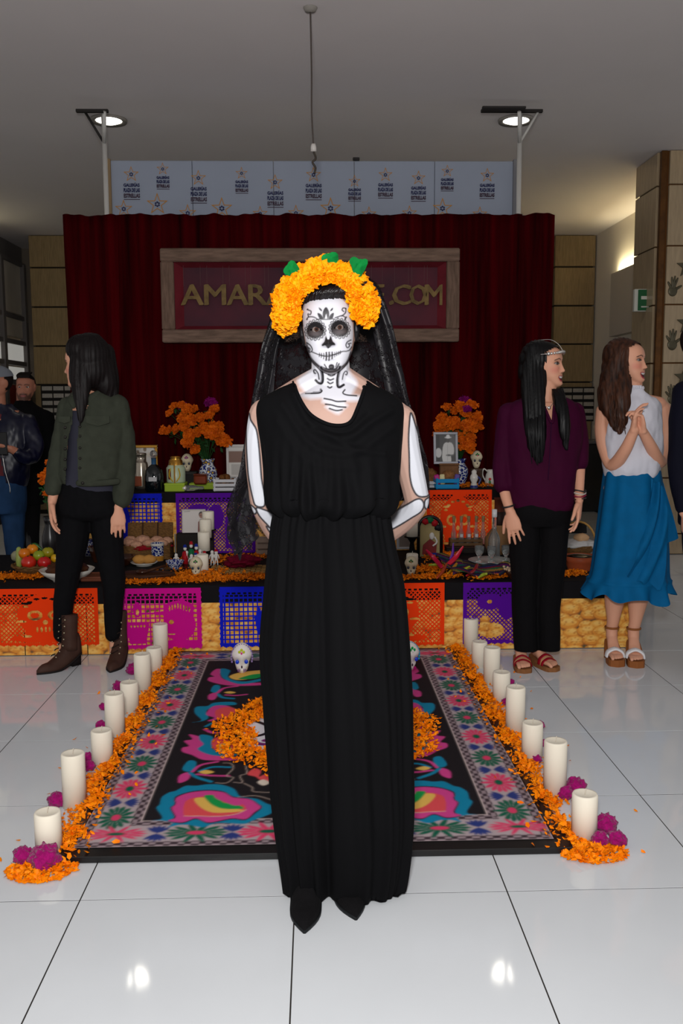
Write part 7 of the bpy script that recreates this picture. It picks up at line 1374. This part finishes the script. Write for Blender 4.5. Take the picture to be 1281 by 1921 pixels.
for x0, px, py, yw in ((985, 983, 1263, -.1), (1034, 1040, 1260, .35)):
    B.limb([(x0, 975, 0, .05), (x0, 1060, 0, .045), (x0, 1110, 0, .045)]); feet.append(sandal_foot(B.mb, B.J(x0, 1110, 0), px, py, yw, t, [(.62, .012, .042, m_red), (.70, .005, .036, m_strg), (.76, .011, .028, m_red)], .022, .045, None, m_cork, lr=.75))
v, f = fuse(B.mb, .0042, 3); v, f, _ = cut(v, f, H.eyecut(v, .9)); skin_obj('body', v, f, skin_paint(v, f, H, (170, 66, 74), mouth_open=.5), t, .55); [q_() for q_ in feet]; H.eyes(v, t, (40, 24, 18), (.15, 0), (120, 112, 108))
m_pur = mat('purple_crepe', (56, 0, 36), .8, var=.12, vs=12, bump=.04, bs=200); D = MB()
B.torso([(742, 990, 1052, .065, .06), (755, 962, 1076, .085, .08), (775, 950, 1090, .1, .1), (810, 948, 1090, .12, .11), (870, 952, 1082, .125, .11), (920, 955, 1076, .125, .12), (945, 957, 1074, .12, .12), (956, 962, 1070, .11, .11)], D)
B.limb([(955, 775, .02, .056), (946, 840, .03, .058), (943, 880, .02, .054), (944, 908, .0, .05)], D); B.limb([(1076, 775, .02, .056), (1084, 830, .03, .052), (1086, 868, .01, .046)], D)
vn = B.xz([(1010, 690), (1014, 740), (1022, 765), (1034, 792), (1040, 765), (1046, 735), (1046, 690)], -.1)
hb_ = fabric(B, D, .0068, 'blouse', m_pur, t, .007, 8, 7, lambda v: (inpoly(v[:, 0], v[:, 2], vn) & (v[:, 1] < Y+.02)) | (v[:, 2] > B.J(0, 741)[2]))
hemline(hb_, B.xz([(1015, 744), (1023, 767), (1034, 793), (1040, 767), (1045, 745)], -.1), .0075, m_pur, t, Y); b = MB(); b.add(tube([B.J(1034, 792, -.128), B.J(1032, 840, -.133), B.J(1028, 900, -.13)], .0022, 6, 4)); b.obj('placket', mat('purple_seam', (42, 5, 40), .8), t)
D = MB(); m_trs = mat('black_crepe', (11, 10, 12), .85, spec=.12, bump=.04, bs=250)
B.torso([(925, 965, 1068, .10, .11), (960, 956, 1072, .115, .125), (985, 962, 1064, .09, .10)], D)
B.limb([(983, 970, 0, .084), (984, 1060, 0, .074), (983, 1140, .0, .066), (986, 1230, .0, .058)], D); B.limb([(1040, 970, 0, .084), (1034, 1060, 0, .074), (1028, 1140, 0, .066), (1030, 1228, .0, .056)], D)
zc = B.J(0, 1233)[2]; fabric(B, D, .0068, 'trousers', m_trs, t, .006, 7, 9, lambda v: v[:, 2] < max(zc, .055))
m_blkh = mat('hair_jet', (7, 7, 9), .45, var=.5, vs=80, stretch=(1, 1, .1), spec=.25)
b = MB(); g = np.random.default_rng(6); scalp_cap(b, H, .198, .62, 1.075, .06, -.01)
def ends(az, g):
    s = math.sin(az)   # viewer-left lock hangs in front of the shoulder
    if g.uniform() < .66: x = g.uniform(0, 1); return B.J(992+28*x, 835+g.uniform(-10, 32)-14*abs(x-.55), -.155+.04*x)
    return B.J(g.uniform(1046, 1072), g.uniform(805, 845), -.135+g.uniform(-.01, .02)) if g.uniform() < .35 else B.J(g.uniform(985, 1040), 800, .13)
D = MB(); D.add(ell(H.W((0, .035, .15)), (.094, .098, .098), 30, 20)); D.add(ell(H.W((0, .055, .09)), (.085, .07, .1), 30, 20))
for pts in (((1003, 655, -.02, .04), (994, 715, -.05, .048), (1000, 780, -.10, .05), (1006, 835, -.12, .046), (1010, 862, -.13, .022)), ((1012, 690, -.03, .04), (1008, 750, -.09, .042), (1012, 820, -.12, .036), (1010, 862, -.13, .02)), ((1042, 715, .02, .03), (1048, 745, -.075, .034), (1056, 775, -.125, .034), (1059, 805, -.14, .032), (1062, 842, -.145, .012)), ((1005, 690, .05, .06), (1005, 760, .09, .06), (1010, 800, .1, .04))): B.limb(pts, D, 6, 16, .7)
hv_, hf_ = fuse(D, .006, 10); hn_ = vnorm(hv_, hf_); cx_ = B.J(1008, 700); ang_ = np.arctan2(hv_[:, 0]-cx_[0], -(hv_[:, 1]-cx_[1])); hv_ = hv_+hn_*(.002*np.sin(hv_[:, 0]*330+.6*np.sin(hv_[:, 2]*7))+.0013*np.sin(hv_[:, 0]*610+hv_[:, 1]*150))[:, None]
hl_ = H.L(hv_); fm_ = (hl_[:, 1] < -.04) & (hl_[:, 2] < .195-.6*np.maximum(0, np.abs(hl_[:, 0])-.035)) & (hl_[:, 2] > -.01) & (np.abs(hl_[:, 0]) < .085); hv_, hf_, _ = cut(hv_, hf_, fm_); b.add((hv_, hf_))
for k in range(26):
    x = g.uniform(0, 1); b.add(tube([B.J(1016-22*x, 735+30*x, -.06), B.J(1016-26*x, 800, -.155), B.J(1010-12*x+g.uniform(-4, 8), 862+g.uniform(-22, 10), -.155)], np.array([.003, .006, .002]), 6, 5, True, .6))
b.obj('hair', m_blkh, t)
m_silv = mat('silver', (215, 212, 208), .2, metal=.9); b = MB()
qs = [H.W(q_) for q_ in [(-.03, .10, .185), (-.072, .05, .176), (-.083, -.0, .168), (-.074, -.05, .166), (-.05, -.086, .168), (-.025, -.100, .172), (0, -.104, .173), (.025, -.100, .172), (.05, -.086, .168), (.075, -.05, .166)]]
b.add(tube(qs, .0022, 6, 5)); b.add(tube([H.W((0, .02, .247)), H.W((0, -.04, .241)), H.W((0, -.08, .212)), H.W((0, -.102, .175))], .002, 6, 5))
for q_ in spl(np.array(qs[3:9]), 3): b.add(ell(q_, (.006, .006, .008), 8, 6))
b.add(ell(qs[3], (.009, .009, .011), 10, 8)); b.obj('headband', m_silv, t)
b = MB(); b.add(tube([B.J(1008, 742, -.05), B.J(1018, 758, -.075), B.J(1030, 764, -.09), B.J(1040, 752, -.07)], .0014, 6, 5)); b.add(ell(B.J(1030, 765, -.094), (.008, .005, .009), 12, 8)); b.obj('necklace', m_silv, t)
b = MB(); hc = [(32, 30, 30), (190, 180, 170), (130, 20, 50), (60, 40, 40)]
for k in range(4):
    c = B.J(1086, 920+5*k, -.045); a_ = np.linspace(0, 2*np.pi, 20); b.add(tube([c+np.array([.034*math.cos(x), .032*math.sin(x), .004*math.sin(2*x+k)]) for x in a_], .004, 6), k)
b.obj('bracelets', [mat('bead_%d' % k, c, .4) for k, c in enumerate(hc)], t)
c = B.J(954, 949, -.05); a_ = np.linspace(0, 2*np.pi, 20); ob('bracelet', tube([c+np.array([.031*math.cos(x), .03*math.sin(x), .008*math.cos(x)]) for x in a_], .0045, 6), mat('bead_0'), t)
# ---- person in the white blouse, clapping
Y = 4.72; B = Body(Y); t = thing('person', 'laughing person in white sleeveless blouse and teal ruffled skirt clasping hands', 'person', (B.J(1185, 1250)[0], Y, 0))
H = Head(B.J(1206, 717, -.045), .97, .86, .12, .04, 1.3); H.add(B.mb, 72, 84)
B.limb([(1184, 775, .01, .055), (1186, 748, .0, .047), (1188, 715, .0, .046), (1186, 690, 0, .05)]); B.limb([(1182, 752, .01, .042), (1140, 764, .02, .044)]); B.limb([(1188, 750, .01, .042), (1235, 760, .02, .044)])
B.torso([(748, 1160, 1215, .06, .05), (768, 1135, 1236, .085, .075), (800, 1132, 1236, .1, .09), (860, 1140, 1232, .095, .09), (930, 1132, 1238, .1, .1), (1000, 1140, 1232, .08, .09)])
B.limb([(1133, 772, .02, .043), (1130, 810, .02, .040), (1136, 845, .0, .037), (1150, 872, -.05, .036), (1172, 845, -.15, .031), (1190, 806, -.21, .0235)]); B.limb([(1243, 768, .02, .043), (1249, 810, .02, .04), (1244, 845, 0, .037), (1236, 866, -.05, .036), (1222, 840, -.14, .031), (1205, 808, -.2, .0235)])
hand(B.mb, B.J(1188, 806, -.21), (.06, -.12, 1), (.8, -.3, -.1), 1, .5, .05, curls=(.5, .5, .5, .5), sc=.95); hand(B.mb, B.J(1206, 808, -.205), (-.3, -.15, 1), (-.75, -.1, .1), -1, .7, .05, curls=(.85, .85, .85, .85), sc=.95)
m_wst = mat('strap_white', (225, 225, 228), .7, bump=.2, bs=200); m_tan = mat('sole_tan', (140, 84, 44), .6); feet = []
for x0, px, py, yw in ((1160, 1158, 1251, -.12), (1206, 1194, 1253, -.22)):
    B.limb([(x0, 990, 0, .075), (x0, 1050, 0, .06), (x0, 1090, 0, .05)]); feet.append(sandal_foot(B.mb, B.J(x0, 1090, 0), px, py, yw, t, [(.66, .028, .036, m_wst)], .035, .105, None, m_tan, m_tan))
v, f = fuse(B.mb, .0042, 3); v, f, _ = cut(v, f, H.eyecut(v, .6)); skin_obj('body', v, f, skin_paint(v, f, H, (176, 44, 62), mouth_open=1.0), t, .55); [q_() for q_ in feet]; H.eyes(v, t, (46, 28, 20), (.1, 0), (120, 112, 108))
m_wht = mat('white_cotton', (206, 206, 216), .8, bump=.06, bs=120); D = MB()
B.torso([(730, 1172, 1205, .05, .045), (745, 1158, 1220, .065, .06), (756, 1140, 1236, .085, .08), (775, 1134, 1240, .105, .095), (820, 1132, 1240, .125, .105), (860, 1134, 1238, .13, .11), (884, 1136, 1234, .12, .105), (896, 1140, 1230, .1, .1)], D); B.limb([(1186, 742, .0, .054), (1187, 727, .0, .05)], D)
fabric(B, D, .0068, 'blouse', m_wht, t, .010, 10, 11, lambda v: v[:, 2] > B.J(0, 728)[2])
b = MB()
for k in range(26):
    x = k*2*math.pi/26; c = B.J(1187, 728, 0); b.add(ell(c+np.array([.051*math.sin(x), -.051*math.cos(x), .003*math.sin(5*x)]), (.007, .007, .009), 8, 5))
b.obj('collar_frill', m_wht, t)
m_teal = mat('teal_linen', (0, 90, 140), .8, var=.15, vs=18, bump=.06, bs=220); na = 140; a = np.linspace(0, 2*np.pi, na, endpoint=False); R = []
D = spl([[P(xl, py, Y)[0], P(xr, py, Y)[0], P(0, py, Y)[2], df] for py, xl, xr, df in ((878, 1137, 1234, .10), (900, 1134, 1238, .115), (950, 1128, 1244, .135), (1000, 1122, 1248, .14), (1050, 1115, 1250, .145), (1085, 1110, 1250, .15), (1105, 1103, 1252, .16), (1124, 1096, 1256, .175))], 7)
for k, (xl, xr, z, df) in enumerate(D):
    u = k/(len(D)-1); rg = ring(((xl+xr)/2, Y, z), (xr-xl)/2, df, df, na, 2.2); d = np.stack([np.sin(a), -np.cos(a)], -1); fl = np.clip((u-.8)/.2, 0, 1)
    rg[:, :2] += d*((.004+.006*u)*np.sin(a*9+u*2)+.020*fl*np.sin(a*11+.6)+.008*np.exp(-((u-.82)/.02)**2))[:, None]; rg[:, 2] += fl*(.018*np.sin(a*7+1)-.012*np.sin(a*3)-.02*np.cos(a)); R.append(rg)
link('skirt', mk(*loft(R, True, False), m_teal), t)
b = MB(); R = []
for k in range(40):
    u = k/39; p = B.J(1232-26*u+12*math.sin(u*3), 905+190*u, -.148-.01*u); w_ = .035+.055*u; tt = np.linspace(-1, 1, 16); R.append(np.stack([p[0]+w_*tt, p[1]-.018*np.sin(tt*6+u*9)*(1-.3*tt), np.full(16, p[2])-.03*tt+.01*np.sin(tt*9+u*4)], -1))
b.add(loft(R, False, False)); b.obj('wrap_ruffle', m_teal, t)
b = MB(); R = []
for k in range(24):
    u = k/23; p = B.J(1238+14*u, 905+115*u, -.07); w_ = .02+.035*u; tt = np.linspace(-1, 1, 10); R.append(np.stack([p[0]+w_*tt+.0*tt, p[1]-.01*np.sin(tt*5+u*4), np.full(10, p[2])+.03*tt*u], -1))
b.add(loft(R, False, False)); b.add(ell(B.J(1233, 908, -.12), (.012, .01, .012), 10, 6)); b.obj('tie', m_teal, t)
m_chs = mat('hair_chestnut', (26, 15, 11), .5, col2=(74, 42, 26), vs=55, stretch=(1, 1, .1), spec=.25)
b = MB(); g = np.random.default_rng(8); scalp_cap(b, H, .202, .62, 1.075, .06, -.01)
def ends(az, g):
    x = g.uniform(0, 1); return B.J(1128+46*x, 745+52*x+g.uniform(-14, 14), -.02-.12*x+g.uniform(-.02, .02))
D = MB(); D.add(ell(H.W((0, .035, .15)), (.094, .098, .098), 30, 20)); D.add(ell(H.W((0, .055, .09)), (.085, .07, .1), 30, 20))
for pts in (((1168, 660, -.02, .05), (1150, 710, -.03, .056), (1145, 755, -.07, .054), (1156, 795, -.11, .036), (1164, 812, -.13, .012)), ((1174, 690, -.04, .04), (1168, 735, -.09, .044), (1166, 775, -.12, .036), (1166, 808, -.13, .014)), ((1148, 690, .03, .05), (1136, 740, .0, .045), (1132, 765, -.03, .022)), ((1170, 680, .05, .06), (1165, 740, .08, .06), (1165, 770, .09, .04))): B.limb(pts, D, 6, 16, .8)
hv_, hf_ = fuse(D, .006, 10); hn_ = vnorm(hv_, hf_); cx_ = B.J(1166, 700); ang_ = np.arctan2(hv_[:, 0]-cx_[0], -(hv_[:, 1]-cx_[1])); wv_ = np.clip((B.J(0, 735)[2]-hv_[:, 2])*6, 0, 1); hv_ = hv_+hn_*(.002*np.sin(hv_[:, 0]*300+1.5*np.sin(hv_[:, 2]*14))+.0013*np.sin(hv_[:, 0]*570+hv_[:, 1]*150)+.006*wv_*np.sin(hv_[:, 2]*55+hv_[:, 0]*40))[:, None]
hl_ = H.L(hv_); fm_ = (hl_[:, 1] < -.04) & (hl_[:, 2] < .2-.6*np.maximum(0, np.abs(hl_[:, 0])-.035)) & (hl_[:, 2] > -.01) & (np.abs(hl_[:, 0]) < .085); hv_, hf_, _ = cut(hv_, hf_, fm_); b.add((hv_, hf_))
for k in range(34):
    x = g.uniform(0, 1); ph = g.uniform(0, 6); q = spl([H.W((.01, -.02+.06*x, .236)), H.W((-.08, -.02+.06*x, .18)), H.W((-.092, .0+.05*x, .10)), B.J(1172-26*x, 735, -.09), B.J(1168-22*x, 770, -.13), B.J(1160-8*x+g.uniform(-4, 14), 808+g.uniform(-22, 6), -.145)], 5); u = np.linspace(0, 1, len(q)); q[:, 0] += .012*u**2*np.sin(u*11+ph); q[:, 1] += .008*u**2*np.cos(u*11+ph)
    b.add(tube(q, .008*np.interp(u, [0, .2, .7, 1], [.3, 1, 1, .25]), 7, 0, True, .6))
b.obj('hair', m_chs, t)
# ---- man in the navy bomber jacket, at the left frame edge
Y = 6.42; B = Body(Y); t = thing('person', 'person in navy bomber jacket, grey cap and blue jeans looking at phone', 'person', (B.J(5, 1100)[0], Y, 0))
H = Head(B.J(-18, 752, -.04), .98, -.75, -.1, 0, 0, 1); H.add(B.mb, 50, 60)
B.limb([(0, 790, .01, .06), (-4, 760, 0, .055), (-6, 730, 0, .055)]); B.limb([(0, 778, .01, .035), (45, 795, .01, .035)]); B.limb([(-5, 778, .01, .035), (-50, 795, .01, .035)])
B.torso([(770, -40, 35, .07, .07), (800, -46, 50, .11, .1), (860, -42, 48, .12, .11), (920, -38, 42, .11, .11), (960, -38, 44, .11, .12)])
B.limb([(52, 795, 0, .045), (62, 840, -.04, .04), (50, 856, -.14, .034), (22, 843, -.22, .026)]); B.limb([(-55, 795, 0, .045), (-60, 850, -.05, .04), (-30, 850, -.2, .03)])
hand(B.mb, B.J(20, 842, -.225), (-1, -.1, .12), (0, .5, .6), 1, .5, sc=1.05)
for x0, x1 in ((20, 26), (-20, -28)): B.limb([(x0, 950, 0, .06), (x1, 1030, -.02, .045), (x1, 1095, .0, .035), (x1, 1118, .0, .035)])
v, f = fuse(B.mb, .0055, 3); skin_obj('body', v, f, skin_paint(v, f, H, (150, 80, 76), base=(170, 112, 88), blush=False, liner=False), t, .55)
m_nav = mat('navy_nylon', (10, 13, 38), .38, var=.3, vs=14, spec=.4); D = MB()
B.torso([(752, -24, 16, .07, .07), (768, -36, 30, .08, .08), (785, -52, 54, .1, .1), (815, -54, 58, .135, .12), (860, -50, 56, .145, .125), (895, -46, 52, .14, .125), (912, -42, 48, .125, .12)], D)
B.limb([(50, 795, 0, .068), (64, 830, -.03, .066), (60, 852, -.08, .06), (44, 856, -.15, .05), (33, 850, -.185, .042)], D); B.limb([(-55, 795, 0, .066), (-62, 850, -.05, .06), (-40, 852, -.17, .045)], D)
opn = B.xz([(-12, 760), (-8, 800), (2, 850), (8, 880), (17, 925), (-30, 925), (-28, 760)], -.1)
fabric(B, D, .0085, 'jacket', m_nav, t, .012, 9, 13, lambda v: (inpoly(v[:, 0], v[:, 2], opn) & (v[:, 1] < Y)) | (v[:, 2] > B.J(0, 757)[2]))
D = MB(); B.torso([(775, -38, 32, .085, .08), (810, -44, 48, .12, .1), (860, -42, 48, .13, .11), (905, -40, 44, .125, .11), (922, -38, 42, .12, .11)], D); fabric(B, D, .0085, 'shirt', mat('maroon_tee', (92, 40, 44), .8), t)
b = MB(); b.add(tube([B.J(4, 850, -.155), B.J(10, 885, -.155), B.J(18, 912, -.15), B.J(19, 926, -.15)], .0025, 6, 3)); b.obj('zip', m_silv, t)
D = MB(); m_dn = mat('blue_denim', (34, 62, 98), .85, var=.4, vs=9, bump=.05, bs=250)
B.torso([(890, -42, 46, .135, .13), (930, -44, 48, .14, .14), (962, -42, 46, .115, .12)], D); B.limb([(22, 945, 0, .088), (26, 990, -.01, .076), (28, 1040, -.02, .062), (28, 1112, .0, .052)], D); B.limb([(-20, 945, 0, .088), (-26, 990, -.01, .076), (-28, 1040, -.02, .062), (-28, 1112, .0, .052)], D); fabric(B, D, .0085, 'jeans', m_dn, t, .007, 9, 15)
b = MB()
for sx in (28, -28): p = B.J(sx, 1112, 0); b.add(tr(ell((0, -.06, .045), (.045, .13, .045), 16, 10), t=(p[0], p[1], 0)))
b.obj('shoes', mat('grey_shoe', (120, 112, 105), .7), t)
b = MB(); hv, hf = loft(head_geo(40, 50)); c = np.array([0, .01, .12]); hv = (hv-c)*1.09+c; kill = hv[:, 2] < .155+.0*hv[:, 1]; b.add((H.W(hv), [q for q in hf if not kill[list(q)].any()])); b.add((H.W(tr(ell((0, 0, 0), (.07, .06, .006), 20, 6), rotx(-.15), (0, -.13, .158))[0]), ell((0, 0, 0), (1, 1, 1), 20, 6)[1])); b.obj('cap', mat('cap_grey', (112, 116, 124), .8), t)
b = MB(); scalp_cap(b, H, .2, .3, 1.05, .06, .0); b.obj('hair', mat('hair_man', (24, 18, 16), .6), t)
ph = thing('phone', 'dark phone held in the hand of the person in navy jacket', 'phone', B.J(3, 832, -.25)); p = B.J(3, 832, -.25); ob('phone_case', box(p, (.075, .012, .15), .005), mat('phone_black', (14, 14, 16), .2), ph, False); ob('screen', box(p+np.array([0, .007, 0]), (.068, .002, .14), .0008), mat('phone_glass', (30, 32, 40), .1), ph, False)
# ---- bearded man further back
Y = 7.9; B = Body(Y); t = thing('person', 'bearded person in long black coat and boots standing behind at far left', 'person', (B.J(45, 1000)[0], Y, 0))
H = Head(B.J(45, 752, -.02), 1.0, .05, 0, 0, 0, 1); H.add(B.mb, 56, 64)
B.limb([(45, 785, .02, .06), (44, 745, .01, .058), (43, 735, .01, .055)]); B.torso([(765, 24, 70, .07, .07), (790, 16, 82, .11, .1), (850, 20, 80, .11, .1), (930, 24, 76, .1, .11)])
B.limb([(88, 785, 0, .05), (93, 850, .0, .042), (88, 900, -.02, .035)]); B.limb([(10, 785, 0, .05), (6, 850, .0, .042), (8, 900, -.02, .035)]); hand(B.mb, B.J(88, 904, -.02), (0, 0, -1), (-1, 0, 0), 1, .4); hand(B.mb, B.J(8, 904, -.02), (0, 0, -1), (1, 0, 0), -1, .4)
for sx in (34, 60): B.limb([(sx, 920, 0, .07), (sx, 1000, 0, .05), (sx, 1040, 0, .04)])
v, f = fuse(B.mb, .0055, 3); v, f, _ = cut(v, f, H.eyecut(v, .42)); skin_obj('body', v, f, skin_paint(v, f, H, (150, 80, 76), base=(176, 116, 94), blush=False, beard=(46, 30, 26), liner=False), t, .55); H.eyes(v, t, (40, 26, 20))
m_coat = mat('black_wool', (9, 9, 11), .9, spec=.12); D = MB(); B.torso([(746, 32, 56, .07, .07), (758, 26, 64, .08, .08), (772, 14, 84, .11, .1), (800, 10, 90, .14, .12), (860, 14, 86, .14, .13), (920, 16, 84, .14, .14), (945, 18, 82, .13, .13)], D)
B.limb([(86, 785, 0, .075), (94, 850, 0, .065), (90, 893, -.02, .055)], D); B.limb([(12, 785, 0, .075), (5, 850, 0, .065), (8, 893, -.02, .055)], D)
fabric(B, D, .01, 'coat', m_coat, t, .008, 8, 17, lambda v: v[:, 2] > B.J(0, 751)[2])
D = MB(); [B.limb([(sx, 930, 0, .085), (sx+2, 985, 0, .065), (sx+3, 1035, .0, .055)], D) for sx in (34, 58)]; fabric(B, D, .01, 'trousers', mat('black_trouser', (13, 12, 14), .9), t)
b = MB()
for sx in (36, 61): p = B.J(sx, 1040, 0); b.add(tr(ell((0, -.07, .05), (.05, .14, .055), 16, 10), t=(p[0], p[1], 0))); b.add(tube([(p[0], p[1], .04), (p[0], p[1], .3)], .062, 12))
b.obj('boots', mat('boot_black', (15, 14, 15), .35), t)
b = MB(); scalp_cap(b, H, .195, .5, 1.05, .09, .0); g = np.random.default_rng(2)
for k in range(40): x = g.uniform(-.055, .055); b.add(tube([H.W((x, -.080, .196)), H.W((x*1.0, -.072, .216)), H.W((x*.9+.01, -.03, .236)), H.W((x*.8+.012, .02, .24))], [.003, .007, .008, .004], 6, 3, True))
b.obj('hair', mat('hair_man'), t)
# ---- navy jacket cut by the right frame edge
Y = 4.55; B = Body(Y); t = thing('person', 'person in dark navy suit mostly out of frame at right edge', 'person', (B.J(1325, 1250)[0], Y, 0))
H = Head(B.J(1332, 690, -.03), 1.0, .3, 0, 0, 0, 1); H.add(B.mb, 40, 48); B.limb([(1332, 740, 0, .06), (1332, 680, 0, .055)]); B.torso([(715, 1300, 1365, .08, .08), (760, 1285, 1380, .11, .1), (900, 1290, 1375, .11, .1), (960, 1290, 1375, .1, .1)])
B.limb([(1288, 735, 0, .045), (1278, 850, .02, .04), (1284, 960, -.03, .03)]); hand(B.mb, B.J(1285, 965, -.03), (0, -.1, -1), (1, 0, 0), 1, .4)
for sx in (1312, 1355): B.limb([(sx, 950, 0, .07), (sx, 1240, 0, .04)])
v, f = fuse(B.mb, .008, 3); skin_obj('body', v, f, np.tile(lin(SKN), (len(v), 1)), t, .55)
D = MB(); B.torso([(706, 1300, 1362, .08, .08), (725, 1282, 1380, .11, .1), (800, 1276, 1385, .14, .12), (900, 1278, 1380, .14, .13), (985, 1276, 1385, .13, .13)], D); B.limb([(1286, 738, 0, .068), (1276, 820, .01, .06), (1274, 880, .01, .056), (1282, 950, -.02, .045)], D); fabric(B, D, .01, 'suit_jacket', mat('navy_suit', (10, 11, 26), .8), t, .006)
D = MB(); [B.limb([(sx, 960, 0, .09), (sx, 1100, 0, .07), (sx, 1240, .0, .06)], D) for sx in (1310, 1356)]; fabric(B, D, .01, 'suit_trousers', mat('navy_suit'), t, .005)
b = MB()
for sx in (1310, 1356): p = B.J(sx, 1245, 0); b.add(tr(ell((0, -.06, .04), (.045, .14, .04), 16, 10), t=(p[0], p[1], 0)))
b.obj('shoes', mat('boot_black'), t); b = MB(); scalp_cap(b, H, .2, .3, 1.06, .05, .0); b.obj('hair', mat('hair_man'), t)
